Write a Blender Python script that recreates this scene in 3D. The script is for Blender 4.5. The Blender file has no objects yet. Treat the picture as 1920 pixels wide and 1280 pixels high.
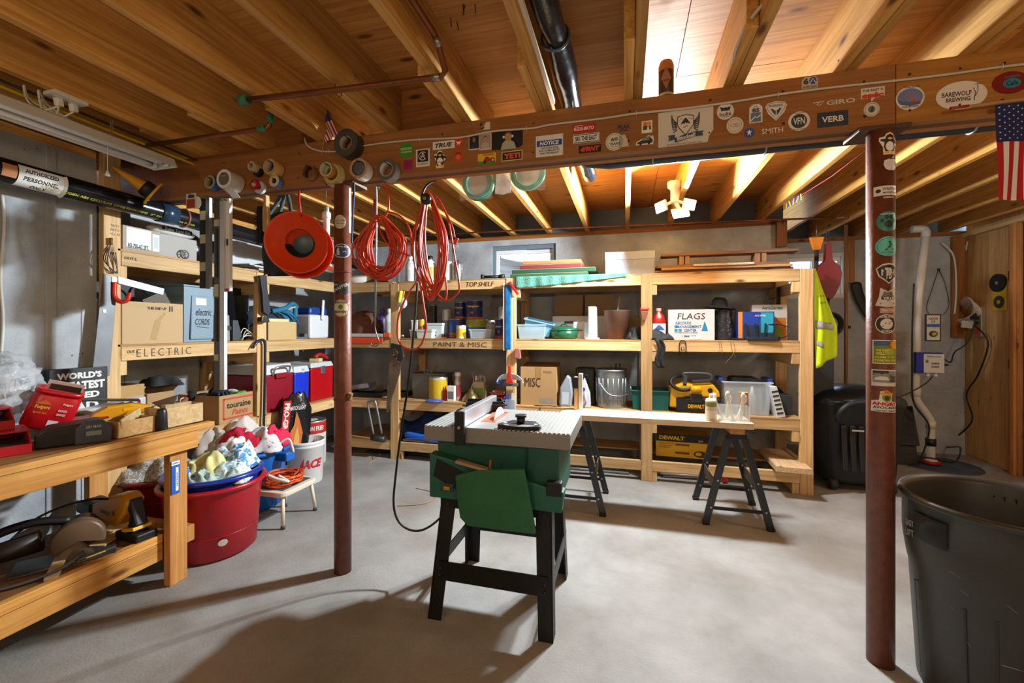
import bpy, math, random
from mathutils import Matrix, Vector, Euler
random.seed(7)
PI = math.pi
SC = bpy.context.scene
COL = SC.collection
# ---------------------------------------------------------------- camera
CAMH, YAW, FPX, HOR = 1.31, 0.2615, 802.0, 617.0
cam = bpy.data.cameras.new('camera'); cam_o = bpy.data.objects.new('camera', cam); COL.objects.link(cam_o)
cam_o.location = (0, 0, CAMH); cam_o.rotation_euler = (PI/2, 0, YAW)
cam.sensor_width = 36; cam.lens = FPX/1920*36; cam.shift_y = (HOR-640)/1920; cam.clip_start = .02
SC.camera = cam_o
# ---------------------------------------------------------------- world, light, exposure
w = bpy.data.worlds.new('sky'); SC.world = w; w.use_nodes = True
bg = w.node_tree.nodes['Background']; bg.inputs[0].default_value = (.55, .75, 1, 1); bg.inputs[1].default_value = 12
SC.view_settings.view_transform = 'Standard'; SC.view_settings.look = 'None'
SC.view_settings.exposure = 0.0; SC.view_settings.gamma = 1; SC.view_settings.use_curve_mapping = False
def lamp(name, loc, power, col, size):
    l = bpy.data.lights.new(name, 'POINT'); l.energy = power; l.color = col; l.shadow_soft_size = size
    o = bpy.data.objects.new(name, l); COL.objects.link(o); o.location = loc; return o
# two warm fill lamps added behind the camera to lift the shadows
lamp('fill_light_behind', (1.3, -.9, 1.95), 51, (1, .76, .48), .2)
lamp('fill_light_behind', (-1.1, -1.2, 1.95), 42, (1, .76, .48), .2)
lamp('fill_light_right', (2.75, 2.55, 2.2), 30, (1, .9, .76), .1)          # added fill lamp, out of view, brightens the far right corner
# ---------------------------------------------------------------- measuring helpers
_s, _c = math.sin(YAW), math.cos(YAW)
def at(px, py, X=None, Y=None, Z=None):
    a = (px-960)/FPX; b = (HOR-py)/FPX
    d = Vector((-_s+a*_c, _c+a*_s, b))
    k = X/d.x if X is not None else Y/d.y if Y is not None else (Z-CAMH)/d.z
    return Vector((0, 0, CAMH))+d*k
def xs(px, Y): return at(px, 600, Y=Y).x
def ys(px, X): return at(px, 600, X=X).y
def zs(px, py, Y=None, X=None): return at(px, py, X=X, Y=Y).z
# ---------------------------------------------------------------- materials
def lin(c):
    if isinstance(c, str):
        c = c.lstrip('#'); c = [int(c[i:i+2], 16)/255 for i in (0, 2, 4)]
    return tuple((x/12.92 if x <= .04045 else ((x+.055)/1.055)**2.4) for x in c[:3])+(1,)
_m = {}
def mat(c, rough=.5, metal=0, name=None, alpha=None, trans=0, bump=0, bscale=40, vary=0, emit=0, spec=.5, sheen=0):
    key = (str(c), rough, metal, alpha, trans, bump, bscale, vary, emit, spec)
    if key in _m: return _m[key]
    m = bpy.data.materials.new(name or 'mat_'+str(c).lstrip('#')); m.use_nodes = True
    nt = m.node_tree; N = nt.nodes; L = nt.links; p = N['Principled BSDF']
    p.inputs['Base Color'].default_value = lin(c); p.inputs['Roughness'].default_value = rough
    p.inputs['Metallic'].default_value = metal; p.inputs['Specular IOR Level'].default_value = spec
    if alpha is not None: p.inputs['Alpha'].default_value = alpha
    if trans: p.inputs['Transmission Weight'].default_value = trans
    if emit: p.inputs['Emission Color'].default_value = lin(c); p.inputs['Emission Strength'].default_value = emit
    if bump or vary:
        tc = N.new('ShaderNodeTexCoord'); no = N.new('ShaderNodeTexNoise'); no.inputs['Scale'].default_value = bscale; no.inputs['Detail'].default_value = 5
        L.new(tc.outputs['Object'], no.inputs['Vector'])
        if bump:
            b = N.new('ShaderNodeBump'); b.inputs['Strength'].default_value = bump; b.inputs['Distance'].default_value = .01
            L.new(no.outputs[0], b.inputs['Height']); L.new(b.outputs[0], p.inputs['Normal'])
        if vary:
            no2 = N.new('ShaderNodeTexNoise'); no2.inputs['Scale'].default_value = bscale*.4; no2.inputs['Detail'].default_value = 6
            L.new(tc.outputs['Object'], no2.inputs['Vector'])
            r = N.new('ShaderNodeValToRGB'); r.color_ramp.elements[0].position = .3; r.color_ramp.elements[1].position = .75
            lc = lin(c); r.color_ramp.elements[0].color = tuple(x*(1-vary) for x in lc[:3])+(1,); r.color_ramp.elements[1].color = tuple(min(1, x*(1+vary*.6)) for x in lc[:3])+(1,)
            L.new(no2.outputs[0], r.inputs[0]); L.new(r.outputs[0], p.inputs['Base Color'])
    _m[key] = m; return m
def wood(axis, c1, c2, knots=True, rough=.6, key=None):
    """sawn timber, grain along world axis 0/1/2, each piece with its own tone"""
    k = ('wood', axis, c1, c2, knots, rough)
    if k in _m: return _m[k]
    m = bpy.data.materials.new('timber'); m.use_nodes = True
    nt = m.node_tree; N = nt.nodes; L = nt.links; p = N['Principled BSDF']; p.inputs['Roughness'].default_value = rough
    p.inputs['Specular IOR Level'].default_value = .3
    tc = N.new('ShaderNodeTexCoord'); oi = N.new('ShaderNodeObjectInfo')
    ad = N.new('ShaderNodeVectorMath'); ad.operation = 'ADD'
    sc = N.new('ShaderNodeVectorMath'); sc.operation = 'SCALE'; sc.inputs[0].default_value = (7, 11, 5); L.new(oi.outputs['Random'], sc.inputs['Scale'])
    L.new(tc.outputs['Object'], ad.inputs[0]); L.new(sc.outputs[0], ad.inputs[1])
    mp = N.new('ShaderNodeMapping'); s = [30, 30, 30]; s[axis] = 1.3; mp.inputs['Scale'].default_value = s; L.new(ad.outputs[0], mp.inputs[0])
    n1 = N.new('ShaderNodeTexNoise'); n1.inputs['Scale'].default_value = 1.6; n1.inputs['Detail'].default_value = 6; n1.inputs['Distortion'].default_value = .8; L.new(mp.outputs[0], n1.inputs['Vector'])
    r = N.new('ShaderNodeValToRGB'); r.color_ramp.elements[0].position = .32; r.color_ramp.elements[1].position = .68
    r.color_ramp.elements[0].color = lin(c1); r.color_ramp.elements[1].color = lin(c2); L.new(n1.outputs[0], r.inputs[0])
    n2 = N.new('ShaderNodeTexNoise'); n2.inputs['Scale'].default_value = 1.7; n2.inputs['Detail'].default_value = 3; L.new(ad.outputs[0], n2.inputs['Vector'])
    hsv = N.new('ShaderNodeHueSaturation'); L.new(r.outputs[0], hsv.inputs['Color'])
    mr = N.new('ShaderNodeMapRange'); mr.inputs['To Min'].default_value = .8; mr.inputs['To Max'].default_value = 1.14; L.new(oi.outputs['Random'], mr.inputs[0])
    mr2 = N.new('ShaderNodeMapRange'); mr2.inputs['From Min'].default_value = .3; mr2.inputs['From Max'].default_value = .7; mr2.inputs['To Min'].default_value = .86; mr2.inputs['To Max'].default_value = 1.1; L.new(n2.outputs[0], mr2.inputs[0])
    mu = N.new('ShaderNodeMath'); mu.operation = 'MULTIPLY'; L.new(mr.outputs[0], mu.inputs[0]); L.new(mr2.outputs[0], mu.inputs[1]); L.new(mu.outputs[0], hsv.inputs['Value'])
    out = hsv.outputs[0]
    if knots:
        mk = N.new('ShaderNodeMapping'); s = [9, 9, 9]; s[axis] = 3.2; mk.inputs['Scale'].default_value = s; L.new(ad.outputs[0], mk.inputs[0])
        vo = N.new('ShaderNodeTexVoronoi'); vo.inputs['Scale'].default_value = 1; L.new(mk.outputs[0], vo.inputs['Vector'])
        kr = N.new('ShaderNodeValToRGB'); kr.color_ramp.elements[0].position = .07; kr.color_ramp.elements[1].position = .17
        kr.color_ramp.elements[0].color = (1, 1, 1, 1); kr.color_ramp.elements[1].color = (0, 0, 0, 1); L.new(vo.outputs['Distance'], kr.inputs[0])
        mx = N.new('ShaderNodeMix'); mx.data_type = 'RGBA'; L.new(kr.outputs[0], mx.inputs['Factor']); L.new(out, mx.inputs['A'])
        dc = lin(c1); mx.inputs['B'].default_value = (dc[0]*.3, dc[1]*.24, dc[2]*.2, 1); out = mx.outputs['Result']
    L.new(out, p.inputs['Base Color'])
    bp = N.new('ShaderNodeBump'); bp.inputs['Strength'].default_value = .25; bp.inputs['Distance'].default_value = .004; L.new(n1.outputs[0], bp.inputs['Height']); L.new(bp.outputs[0], p.inputs['Normal'])
    _m[k] = m; return m
def concrete(c1, c2, name, spots=0, rough=.85, scale=1.2, stain=None):
    m = bpy.data.materials.new(name); m.use_nodes = True
    nt = m.node_tree; N = nt.nodes; L = nt.links; p = N['Principled BSDF']; p.inputs['Roughness'].default_value = rough
    tc = N.new('ShaderNodeTexCoord')
    n1 = N.new('ShaderNodeTexNoise'); n1.inputs['Scale'].default_value = scale; n1.inputs['Detail'].default_value = 9; n1.inputs['Roughness'].default_value = .62; L.new(tc.outputs['Object'], n1.inputs['Vector'])
    r = N.new('ShaderNodeValToRGB'); r.color_ramp.elements[0].position = .33; r.color_ramp.elements[1].position = .66; r.color_ramp.elements[0].color = lin(c1); r.color_ramp.elements[1].color = lin(c2); L.new(n1.outputs[0], r.inputs[0])
    out = r.outputs[0]
    n3 = N.new('ShaderNodeTexNoise'); n3.inputs['Scale'].default_value = 90; n3.inputs['Detail'].default_value = 3; L.new(tc.outputs['Object'], n3.inputs['Vector'])
    if stain:
        n2 = N.new('ShaderNodeTexNoise'); n2.inputs['Scale'].default_value = 1.1; n2.inputs['Detail'].default_value = 7; n2.inputs['Distortion'].default_value = .7; L.new(tc.outputs['Object'], n2.inputs['Vector'])
        r2 = N.new('ShaderNodeValToRGB'); r2.color_ramp.elements[0].position = .5; r2.color_ramp.elements[1].position = .72; L.new(n2.outputs[0], r2.inputs[0])
        mu = N.new('ShaderNodeMath'); mu.operation = 'MULTIPLY'; mu.inputs[1].default_value = .55; L.new(r2.outputs[0], mu.inputs[0])
        mx = N.new('ShaderNodeMix'); mx.data_type = 'RGBA'; L.new(mu.outputs[0], mx.inputs['Factor']); L.new(out, mx.inputs['A']); mx.inputs['B'].default_value = lin(stain); out = mx.outputs['Result']
    if spots:
        vo = N.new('ShaderNodeTexVoronoi'); vo.inputs['Scale'].default_value = 26; L.new(tc.outputs['Object'], vo.inputs['Vector'])
        n4 = N.new('ShaderNodeTexNoise'); n4.inputs['Scale'].default_value = 3; L.new(tc.outputs['Object'], n4.inputs['Vector'])
        su = N.new('ShaderNodeMath'); su.operation = 'MULTIPLY'; L.new(vo.outputs['Distance'], su.inputs[0])
        ra = N.new('ShaderNodeMapRange'); ra.inputs['From Min'].default_value = .35; ra.inputs['From Max'].default_value = .65; ra.inputs['To Min'].default_value = 3; ra.inputs['To Max'].default_value = .8; L.new(n4.outputs[0], ra.inputs[0]); L.new(ra.outputs[0], su.inputs[1])
        kr = N.new('ShaderNodeValToRGB'); kr.color_ramp.elements[0].position = .07; kr.color_ramp.elements[1].position = .12; kr.color_ramp.elements[0].color = (1, 1, 1, 1); kr.color_ramp.elements[1].color = (0, 0, 0, 1); L.new(su.outputs[0], kr.inputs[0])
        mx = N.new('ShaderNodeMix'); mx.data_type = 'RGBA'; L.new(kr.outputs[0], mx.inputs['Factor']); L.new(out, mx.inputs['A']); mx.inputs['B'].default_value = lin('#4a443c'); out = mx.outputs['Result']
    L.new(out, p.inputs['Base Color'])
    bp = N.new('ShaderNodeBump'); bp.inputs['Strength'].default_value = .35; bp.inputs['Distance'].default_value = .006; L.new(n3.outputs[0], bp.inputs['Height']); L.new(bp.outputs[0], p.inputs['Normal'])
    return m
# ---------------------------------------------------------------- mesh building
class B:
    def __init__(s, T=None): s.v = []; s.f = []; s.sm = []; s.T = T or Matrix()
    def add(s, vs, fs, sm=False):
        o = len(s.v); s.v += [tuple(s.T @ Vector(v)) for v in vs]
        s.f += [tuple(i+o for i in f) for f in fs]; s.sm += [sm]*len(fs); return s
    def box(s, x0, x1, y0, y1, z0, z1, taper=1, tx=None, ty=None):
        cx, cy = (x0+x1)/2, (y0+y1)/2; tx = taper if tx is None else tx; ty = taper if ty is None else ty
        t = lambda x, y: (cx+(x-cx)*tx, cy+(y-cy)*ty)
        vs = [(x0, y0, z0), (x1, y0, z0), (x1, y1, z0), (x0, y1, z0)]+[t(x, y)+(z1,) for x, y in ((x0, y0), (x1, y0), (x1, y1), (x0, y1))]
        return s.add(vs, [(3, 2, 1, 0), (4, 5, 6, 7), (0, 1, 5, 4), (1, 2, 6, 5), (2, 3, 7, 6), (3, 0, 4, 7)])
    def bx(s, c, d, r=(0, 0, 0)):
        T = s.T; s.T = T @ Matrix.Translation(c) @ Euler(r).to_matrix().to_4x4()
        s.box(-d[0]/2, d[0]/2, -d[1]/2, d[1]/2, -d[2]/2, d[2]/2); s.T = T; return s
    def bar(s, p, q, w, h, up=(0, 0, 1)):
        p, q = Vector(p), Vector(q); d = (q-p).normalized(); u = Vector(up)
        if abs(d.dot(u)) > .98: u = Vector((0, 1, 0))
        a = d.cross(u).normalized(); u = a.cross(d)
        vs = [tuple(e+a*i*w/2+u*j*h/2) for e in (p, q) for i, j in ((-1, -1), (1, -1), (1, 1), (-1, 1))]
        return s.add(vs, [(0, 1, 2, 3), (7, 6, 5, 4), (0, 4, 5, 1), (1, 5, 6, 2), (2, 6, 7, 3), (3, 7, 4, 0)])
    def tube(s, pts, r, n=8, closed=False, cap=True):
        pts = [Vector(p) for p in pts]; m = len(pts); vs = []; fs = []; u = None
        rr = r if isinstance(r, (list, tuple)) else [r]*m
        for i, p in enumerate(pts):
            if closed: d = pts[(i+1) % m]-pts[i-1]
            else: d = pts[min(i+1, m-1)]-pts[max(i-1, 0)]
            d = d.normalized() if d.length > 1e-9 else Vector((0, 0, 1))
            if u is None: u = d.orthogonal().normalized()
            u = u-d*u.dot(d); u = u.normalized() if u.length > 1e-6 else d.orthogonal().normalized(); v = d.cross(u)
            vs += [tuple(p+(u*math.cos(2*PI*k/n)+v*math.sin(2*PI*k/n))*rr[i]) for k in range(n)]
        for i in range(m if closed else m-1):
            j = (i+1) % m
            fs += [(i*n+k, i*n+(k+1) % n, j*n+(k+1) % n, j*n+k) for k in range(n)]
        s.add(vs, fs, True)
        if cap and not closed: s.add(vs[:n], [tuple(range(n))[::-1]]); s.add(vs[-n:], [tuple(range(n))])
        return s
    def cyl(s, p, q, r, r2=None, n=16): return s.tube([p, q], [r, r if r2 is None else r2], n)
    def lathe(s, prof, n=24, sx=1, sy=1, a0=0, a1=2*PI, pw=2):
        full = abs(a1-a0-2*PI) < 1e-6; k = n if full else n+1; vs = []; fs = []
        def pt(a):
            c, q = math.cos(a), math.sin(a)
            if pw == 2: return c, q
            return math.copysign(abs(c)**(2/pw), c), math.copysign(abs(q)**(2/pw), q)
        for r, z in prof:
            for i in range(k):
                c, q = pt(a0+(a1-a0)*i/n); vs.append((r*c*sx, r*q*sy, z))
        for j in range(len(prof)-1):
            for i in range(n):
                i2 = (i+1) % k
                if prof[j][0] < 1e-6 and prof[j+1][0] < 1e-6: continue
                fs.append((j*k+i, j*k+i2, (j+1)*k+i2, (j+1)*k+i))
        return s.add(vs, fs, True)
    def prism(s, poly, d0, d1, ax=1):
        """extrude a 2-D outline (u,v) along axis ax (1: u=x,v=z; 0: u=y,v=z; 2: u=x,v=y)"""
        f = {1: lambda u, v, d: (u, d, v), 0: lambda u, v, d: (d, u, v), 2: lambda u, v, d: (u, v, d)}[ax]
        n = len(poly); vs = [f(u, v, d0) for u, v in poly]+[f(u, v, d1) for u, v in poly]
        return s.add(vs, [tuple(range(n)), tuple(range(2*n-1, n-1, -1))]+[(i, i+n, (i+1) % n+n, (i+1) % n) for i in range(n)])
    def sph(s, c, r, nu=14, nv=9):
        r = r if isinstance(r, (tuple, list)) else (r, r, r); vs = []; fs = []
        for j in range(nv+1):
            t = PI*j/nv
            for i in range(nu):
                a = 2*PI*i/nu; vs.append((c[0]+r[0]*math.sin(t)*math.cos(a), c[1]+r[1]*math.sin(t)*math.sin(a), c[2]-r[2]*math.cos(t)))
        for j in range(nv):
            for i in range(nu): fs.append((j*nu+i, j*nu+(i+1) % nu, (j+1)*nu+(i+1) % nu, (j+1)*nu+i))
        return s.add(vs, fs, True)
    def grid(s, fn, nu, nv, sm=True, closed=False):
        vs = [fn(i/nu, j/nv) for j in range(nv+1) for i in range(nu+1)]
        return s.add(vs, [(j*(nu+1)+i, j*(nu+1)+i+1, (j+1)*(nu+1)+i+1, (j+1)*(nu+1)+i) for j in range(nv) for i in range(nu)], sm)
    def ring(s, c, R, r, n=28, m=8, nrm=(0, 1, 0), sx=1, sz=1):
        nrm = Vector(nrm).normalized(); a = nrm.orthogonal().normalized() if abs(nrm.y) < .99 else Vector((1, 0, 0)); b = nrm.cross(a)
        return s.tube([Vector(c)+a*math.cos(2*PI*i/n)*R*sx+b*math.sin(2*PI*i/n)*R*sz for i in range(n)], r, m, True)
    def obj(s, name, m, parent=None, bevel=0, solid=0, sub=0):
        me = bpy.data.meshes.new(name); me.from_pydata(s.v, [], s.f)
        me.polygons.foreach_set('use_smooth', s.sm); me.update()
        import bmesh
        bm = bmesh.new(); bm.from_mesh(me); bmesh.ops.remove_doubles(bm, verts=bm.verts, dist=1e-6)
        bmesh.ops.dissolve_degenerate(bm, edges=bm.edges, dist=1e-7); bmesh.ops.recalc_face_normals(bm, faces=bm.faces); bm.to_mesh(me); bm.free()
        me.materials.append(m if not isinstance(m, str) else mat(m))
        o = bpy.data.objects.new(name, me); COL.objects.link(o)
        if parent is not None: o.parent = parent
        if solid: d = o.modifiers.new('s', 'SOLIDIFY'); d.thickness = solid; d.offset = 0
        if sub: d = o.modifiers.new('u', 'SUBSURF'); d.levels = sub; d.render_levels = sub
        if bevel: d = o.modifiers.new('b', 'BEVEL'); d.width = bevel; d.segments = 2; d.limit_method = 'ANGLE'; d.angle_limit = .7
        return o
def tag(o, label, cat, group=None):
    o['label'] = label; o['category'] = cat
    if group: o['group'] = group
    return o
def thing(name, label, cat, loc=(0, 0, 0), rz=0, group=None, rot=None):
    o = bpy.data.objects.new(name, None); COL.objects.link(o); o.empty_display_size = .05
    o.location = loc; o.rotation_euler = rot or (0, 0, rz); return tag(o, label, cat, group)
def struct(o, label=None):
    o['kind'] = 'structure'
    if label: o['label'] = label
    return o
def place(o, loc, rz=0): o.location = loc; o.rotation_euler = (0, 0, rz); return o
# ---------------------------------------------------------------- flat print: outlines and lettering laid on a surface map(u, v, h)
_tx = {}
def text_mesh(t, bold=0, shear=0, space=1):
    k = (t, bold, shear, space)
    if k not in _tx:
        cu = bpy.data.curves.new('t', 'FONT'); cu.body = t; cu.size = 1; cu.align_x = 'CENTER'; cu.align_y = 'CENTER'; cu.resolution_u = 2
        cu.offset = bold; cu.shear = shear; cu.space_character = space
        o = bpy.data.objects.new('t', cu); COL.objects.link(o)
        dg = bpy.context.evaluated_depsgraph_get(); me = o.evaluated_get(dg).to_mesh()
        vs = [tuple(v.co) for v in me.vertices]; fs = [tuple(p.vertices) for p in me.polygons]
        o.evaluated_get(dg).to_mesh_clear(); bpy.data.objects.remove(o); bpy.data.curves.remove(cu)
        x0 = min(v[0] for v in vs); x1 = max(v[0] for v in vs); y0 = min(v[1] for v in vs); y1 = max(v[1] for v in vs)
        _tx[k] = (vs, fs, x0, x1, y0, y1)
    return _tx[k]
def flat_map(o, U, V):
    o, U, V = Vector(o), Vector(U).normalized(), Vector(V).normalized(); Nn = U.cross(V)
    return lambda u, v, h: o+U*u+V*v+Nn*h
def front_map(x, y, z): return flat_map((x, y, z), (1, 0, 0), (0, 0, 1))          # seen from -Y
def side_map(x, y, z): return flat_map((x, y, z), (0, 1, 0), (0, 0, 1))           # seen from +X
def cyl_map(c, r, a0, taper=0):
    """vertical cylinder at c, u runs round it from bearing a0"""
    def f(u, v, h):
        R = r+taper*v; a = a0+u/r
        return Vector((c[0]+(R+h)*math.cos(a), c[1]+(R+h)*math.sin(a), c[2]+v))
    return f
def print_text(mp, t, w, hgt, u, v, m, parent, name='lettering', bold=.02, shear=0, h=.0009, rot=0, space=1):
    """fit the text in a w x hgt box centred at (u, v)"""
    vs, fs, x0, x1, y0, y1 = text_mesh(t, bold, shear, space); sx = w/(x1-x0); sy = hgt/(y1-y0); cr, sr = math.cos(rot), math.sin(rot)
    b = B(); out = []
    for x, y, _ in vs:
        a, c = (x-(x0+x1)/2)*sx, (y-(y0+y1)/2)*sy
        out.append(tuple(mp(u+a*cr-c*sr, v+a*sr+c*cr, h)))
    b.add(out, fs); return b.obj(name, m, parent)
def print_poly(mp, poly, m, parent, name='print', h=.0004, rings=1, n=None):
    """outline (list of (u, v)) star-shaped about its middle"""
    if rings > 1:
        q = []
        for i, a in enumerate(poly):
            b = poly[(i+1) % len(poly)]; k = max(1, int(math.hypot(b[0]-a[0], b[1]-a[1])/.004)); q += [(a[0]+(b[0]-a[0])*j/k, a[1]+(b[1]-a[1])*j/k) for j in range(k)]
        poly = q
    cu = sum(p[0] for p in poly)/len(poly); cv = sum(p[1] for p in poly)/len(poly); k = len(poly); vs = [mp(cu, cv, h)]; fs = []
    for j in range(1, rings+1):
        t = j/rings; vs += [mp(cu+(x-cu)*t, cv+(y-cv)*t, h) for x, y in poly]
    for i in range(k): fs.append((0, 1+i, 1+(i+1) % k))
    for j in range(rings-1):
        for i in range(k): a = 1+j*k+i; b_ = 1+j*k+(i+1) % k; fs.append((a, a+k, b_+k, b_))
    return B().add([tuple(v) for v in vs], fs).obj(name, m, parent)
def disc(u, v, a, b=None, n=28, rot=0):
    b = a if b is None else b; return [(u+a*math.cos(2*PI*i/n)*math.cos(rot)-b*math.sin(2*PI*i/n)*math.sin(rot), v+a*math.cos(2*PI*i/n)*math.sin(rot)+b*math.sin(2*PI*i/n)*math.cos(rot)) for i in range(n)]
def rect(u, v, w, h, k=4, rot=0):
    p = []
    cs = [(-w/2, -h/2), (w/2, -h/2), (w/2, h/2), (-w/2, h/2)]
    for i in range(4):
        a, b = cs[i], cs[(i+1) % 4]
        for j in range(k): t = j/k; p.append((a[0]+(b[0]-a[0])*t, a[1]+(b[1]-a[1])*t))
    return [(u+x*math.cos(rot)-y*math.sin(rot), v+x*math.sin(rot)+y*math.cos(rot)) for x, y in p]
def print_lines(mp, pts, wd, m, parent, name='print', h=.0009, closed=False):
    """a drawn stroke: ribbon of width wd through pts"""
    n = len(pts); vs = []; fs = []
    for i, (x, y) in enumerate(pts):
        a = pts[(i-1) % n] if (closed or i) else pts[i]; b = pts[(i+1) % n] if (closed or i < n-1) else pts[i]
        dx, dy = b[0]-a[0], b[1]-a[1]; l = math.hypot(dx, dy) or 1; nx, ny = -dy/l*wd/2, dx/l*wd/2
        vs += [tuple(mp(x+nx, y+ny, h)), tuple(mp(x-nx, y-ny, h))]
    for i in range(n if closed else n-1): j = (i+1) % n; fs.append((2*i, 2*i+1, 2*j+1, 2*j))
    return B().add(vs, fs).obj(name, m, parent)
def curve(pts, k=6, closed=False):
    """Catmull-Rom through pts"""
    P = [Vector(p) for p in pts]; n = len(P); out = []
    for i in range(n if closed else n-1):
        g = (lambda j: P[j % n]) if closed else (lambda j: P[max(0, min(n-1, j))])
        a, b, c, d = g(i-1), g(i), g(i+1), g(i+2)
        for q in range(k):
            t = q/k; out.append(.5*((2*b)+(c-a)*t+(2*a-5*b+4*c-d)*t*t+(3*b-a-3*c+d)*t**3))
    if not closed: out.append(P[-1])
    return out
# palette of the timber in the room
PINE_X = wood(0, '#c09a64', '#e2c08c'); PINE_Y = wood(1, '#c09a64', '#e2c08c'); PINE_Z = wood(2, '#c09a64', '#e2c08c')
JOIST_Y = wood(1, '#b57e38', '#dba85c'); JOIST_X = wood(0, '#8a5526', '#a56c34'); BEAM_X = wood(0, '#8f5c2e', '#a06a38', knots=False)
PLY = wood(0, '#b87834', '#d99c50', knots=True); PLYZ = wood(2, '#c1945a', '#dab37a'); BENCH_Y = wood(1, '#bd7f38', '#e0a656'); BENCH_Z = wood(2, '#b0743a', '#cf9654')
RED = mat('#c3121f', .4); BLACK = mat('#121314', .5); DARK = mat('#2a2b2c', .6); WHITE = mat('#e6e6e2', .5); GREY = mat('#8f9496', .5)
STEEL = mat('#b9bdc0', .35, .9); ZINC = mat('#9fa8ad', .42, .85, bump=.15, bscale=14, vary=.25); CARD = mat('#b58f62', .85, vary=.12, bscale=8); CARDL = mat('#c9ac80', .85, vary=.1, bscale=8)
YEL = mat('#f2b50c', .4); BLUE = mat('#1646b8', .4); INK = mat('#191919', .7); PAPER = mat('#ecebe6', .8); ORANGE = mat('#e4420f', .45); CABLE_BLK = mat('#0e0e0f', .45)
COPPER = mat('#8a5433', .38, .75, vary=.3, bscale=20)
# ================================================================ the room
XL, XR, YB, YB2, XJ, YF = -3.53, 3.42, 4.53, 5.53, 1.45, -2.6
ZT, ZB, ZSUB, YBM = 2.335, 2.103, 2.57, 1.981
fl = B().box(XL-.2, XR+.2, YF-.2, YB2+.2, -.1, 0).obj('floor', concrete('#7c7a74', '#9f9e9a', 'floor concrete', rough=.75, scale=1.6, stain='#6b5d4c')); struct(fl, 'grey concrete floor with brownish stains')
CW = concrete('#90959a', '#bcc3c6', 'wall concrete', spots=1, scale=2.2)
def wall(name, bb, m, label): return struct(bb.obj(name, m), label)
ZC = 2.29
XLJ, YLJ = -2.97, 1.772
wl = wall('wall_left', B().box(XL-.2, XL, YLJ, YB, 0, ZC).box(XL-.2, XLJ, YF, YLJ, 0, ZC), CW, 'poured concrete wall with vertical form ridges behind the workbench')
for y in (.3, .95, 1.57, 2.3, 3.1, 3.9):
    xw = XLJ if y < YLJ else XL; B().box(xw-.01, xw+.006, y-.022, y+.022, 0, ZC-.01).obj('form_ridge', CW, wl, bevel=.004)
B().box(XLJ-.01, XLJ+.004, YLJ-.07, YLJ, 0, ZC-.01).obj('corner_strip', CW, wl)
W1 = (at(922, 600, Y=YB).x, at(1042, 600, Y=YB).x, 1.66, zs(980, 459, Y=YB))
W2 = (at(1468, 600, Y=YB2).x, at(1590, 600, Y=YB2).x, 1.66, zs(1530, 474, Y=YB2))
def holed(x0, x1, y0, y1, z1, wn):
    b = B(); b.box(x0, wn[0], y0, y1, 0, z1); b.box(wn[1], x1, y0, y1, 0, z1); b.box(wn[0], wn[1], y0, y1, 0, wn[2]); b.box(wn[0], wn[1], y0, y1, wn[3], z1); return b
wb = wall('wall_back', holed(XL-.2, XJ, YB, YB+.25, ZC, W1), CW, 'poured concrete wall behind the long shelving')
for x in (-2.6, -1.9, -.4, .75): B().box(x-.012, x+.012, YB-.004, YB+.01, 0, ZC-.01).obj('form_ridge', CW, wb)
wall('wall_jog', B().box(XJ-.25, XJ, YB+.25, YB2+.25, 0, ZC), CW, 'short concrete return behind the end of the shelving')
wall('wall_back_right', holed(XJ, XR+.2, YB2, YB2+.25, ZC, W2), CW, 'poured concrete wall behind the white drain pipe')
wall('wall_front', B().box(XL-.2, XR+.2, YF-.2, YF, 0, ZC), CW, 'concrete wall behind the viewer')
wr = B().box(XR, XR+.1, YF, YB2, 0, ZSUB).obj('wall_right', PLYZ); struct(wr, 'knotty plywood partition wall on the right')
for i, (y0, y1) in enumerate(((4.96, 5.53), (3.75, 4.84), (2.54, 3.74), (1.33, 2.53), (.12, 1.32), (-1.09, .11))):
    B().box(XR-.012, XR, y0, y1, .02, 2.26).obj('plywood_panel', PLYZ, wr, bevel=.002)
B().box(XR-.05, XR-.012, 4.85, 4.95, 0, 2.26).obj('jamb_board', wood(2, '#9c6a3a', '#b98450'), wr, bevel=.003)
B().box(XR-.075, XR-.05, 4.86, 4.9, 0, 2.26).obj('jamb_stop', wood(2, '#9c6a3a', '#b98450'), wr, bevel=.002)
for z in (.95, 1.75): B().box(XR-.058, XR-.05, 4.9, 4.94, z, z+.09).obj('hinge', mat('#7a4a24', .4, .8), wr)
B().box(XR-.06, XR-.012, 3.7, YB2, 2.26, 2.3).obj('top_plate', PINE_Y, wr, bevel=.003)
# sill plates and rim joists on top of the concrete
t1 = B().box(XL-.15, XL, YLJ, YB, ZC, ZT).box(XL-.15, XLJ, YF, YLJ, ZC, ZT).obj('trim_1', JOIST_Y); struct(t1, 'wooden sill plate on the left concrete wall')
B().box(XL-.15, XL-.11, YLJ, YB, ZT, ZSUB).box(XLJ-.15, XLJ-.11, YF, YLJ, ZT, ZSUB).obj('rim_joist', JOIST_Y, t1)
t2 = B().box(XL-.15, XJ, YB, YB+.15, ZC, ZT).obj('trim_2', JOIST_X); struct(t2, 'wooden sill plate on the back concrete wall')
B().box(XL-.15, XJ, YB+.1, YB+.14, ZT, ZSUB).obj('rim_joist', mat('#6f7f8a', .7, vary=.2, bscale=5), t2)
t3 = B().box(XJ-.2, XR+.1, YB2, YB2+.15, ZC, ZT).obj('trim_3', JOIST_X); struct(t3, 'wooden sill plate over the right end of the back wall')
B().box(XJ-.2, XR+.1, YB2+.1, YB2+.14, ZT, ZSUB).obj('rim_joist', mat('#6f7f8a', .7, vary=.2, bscale=5), t3)
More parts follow.
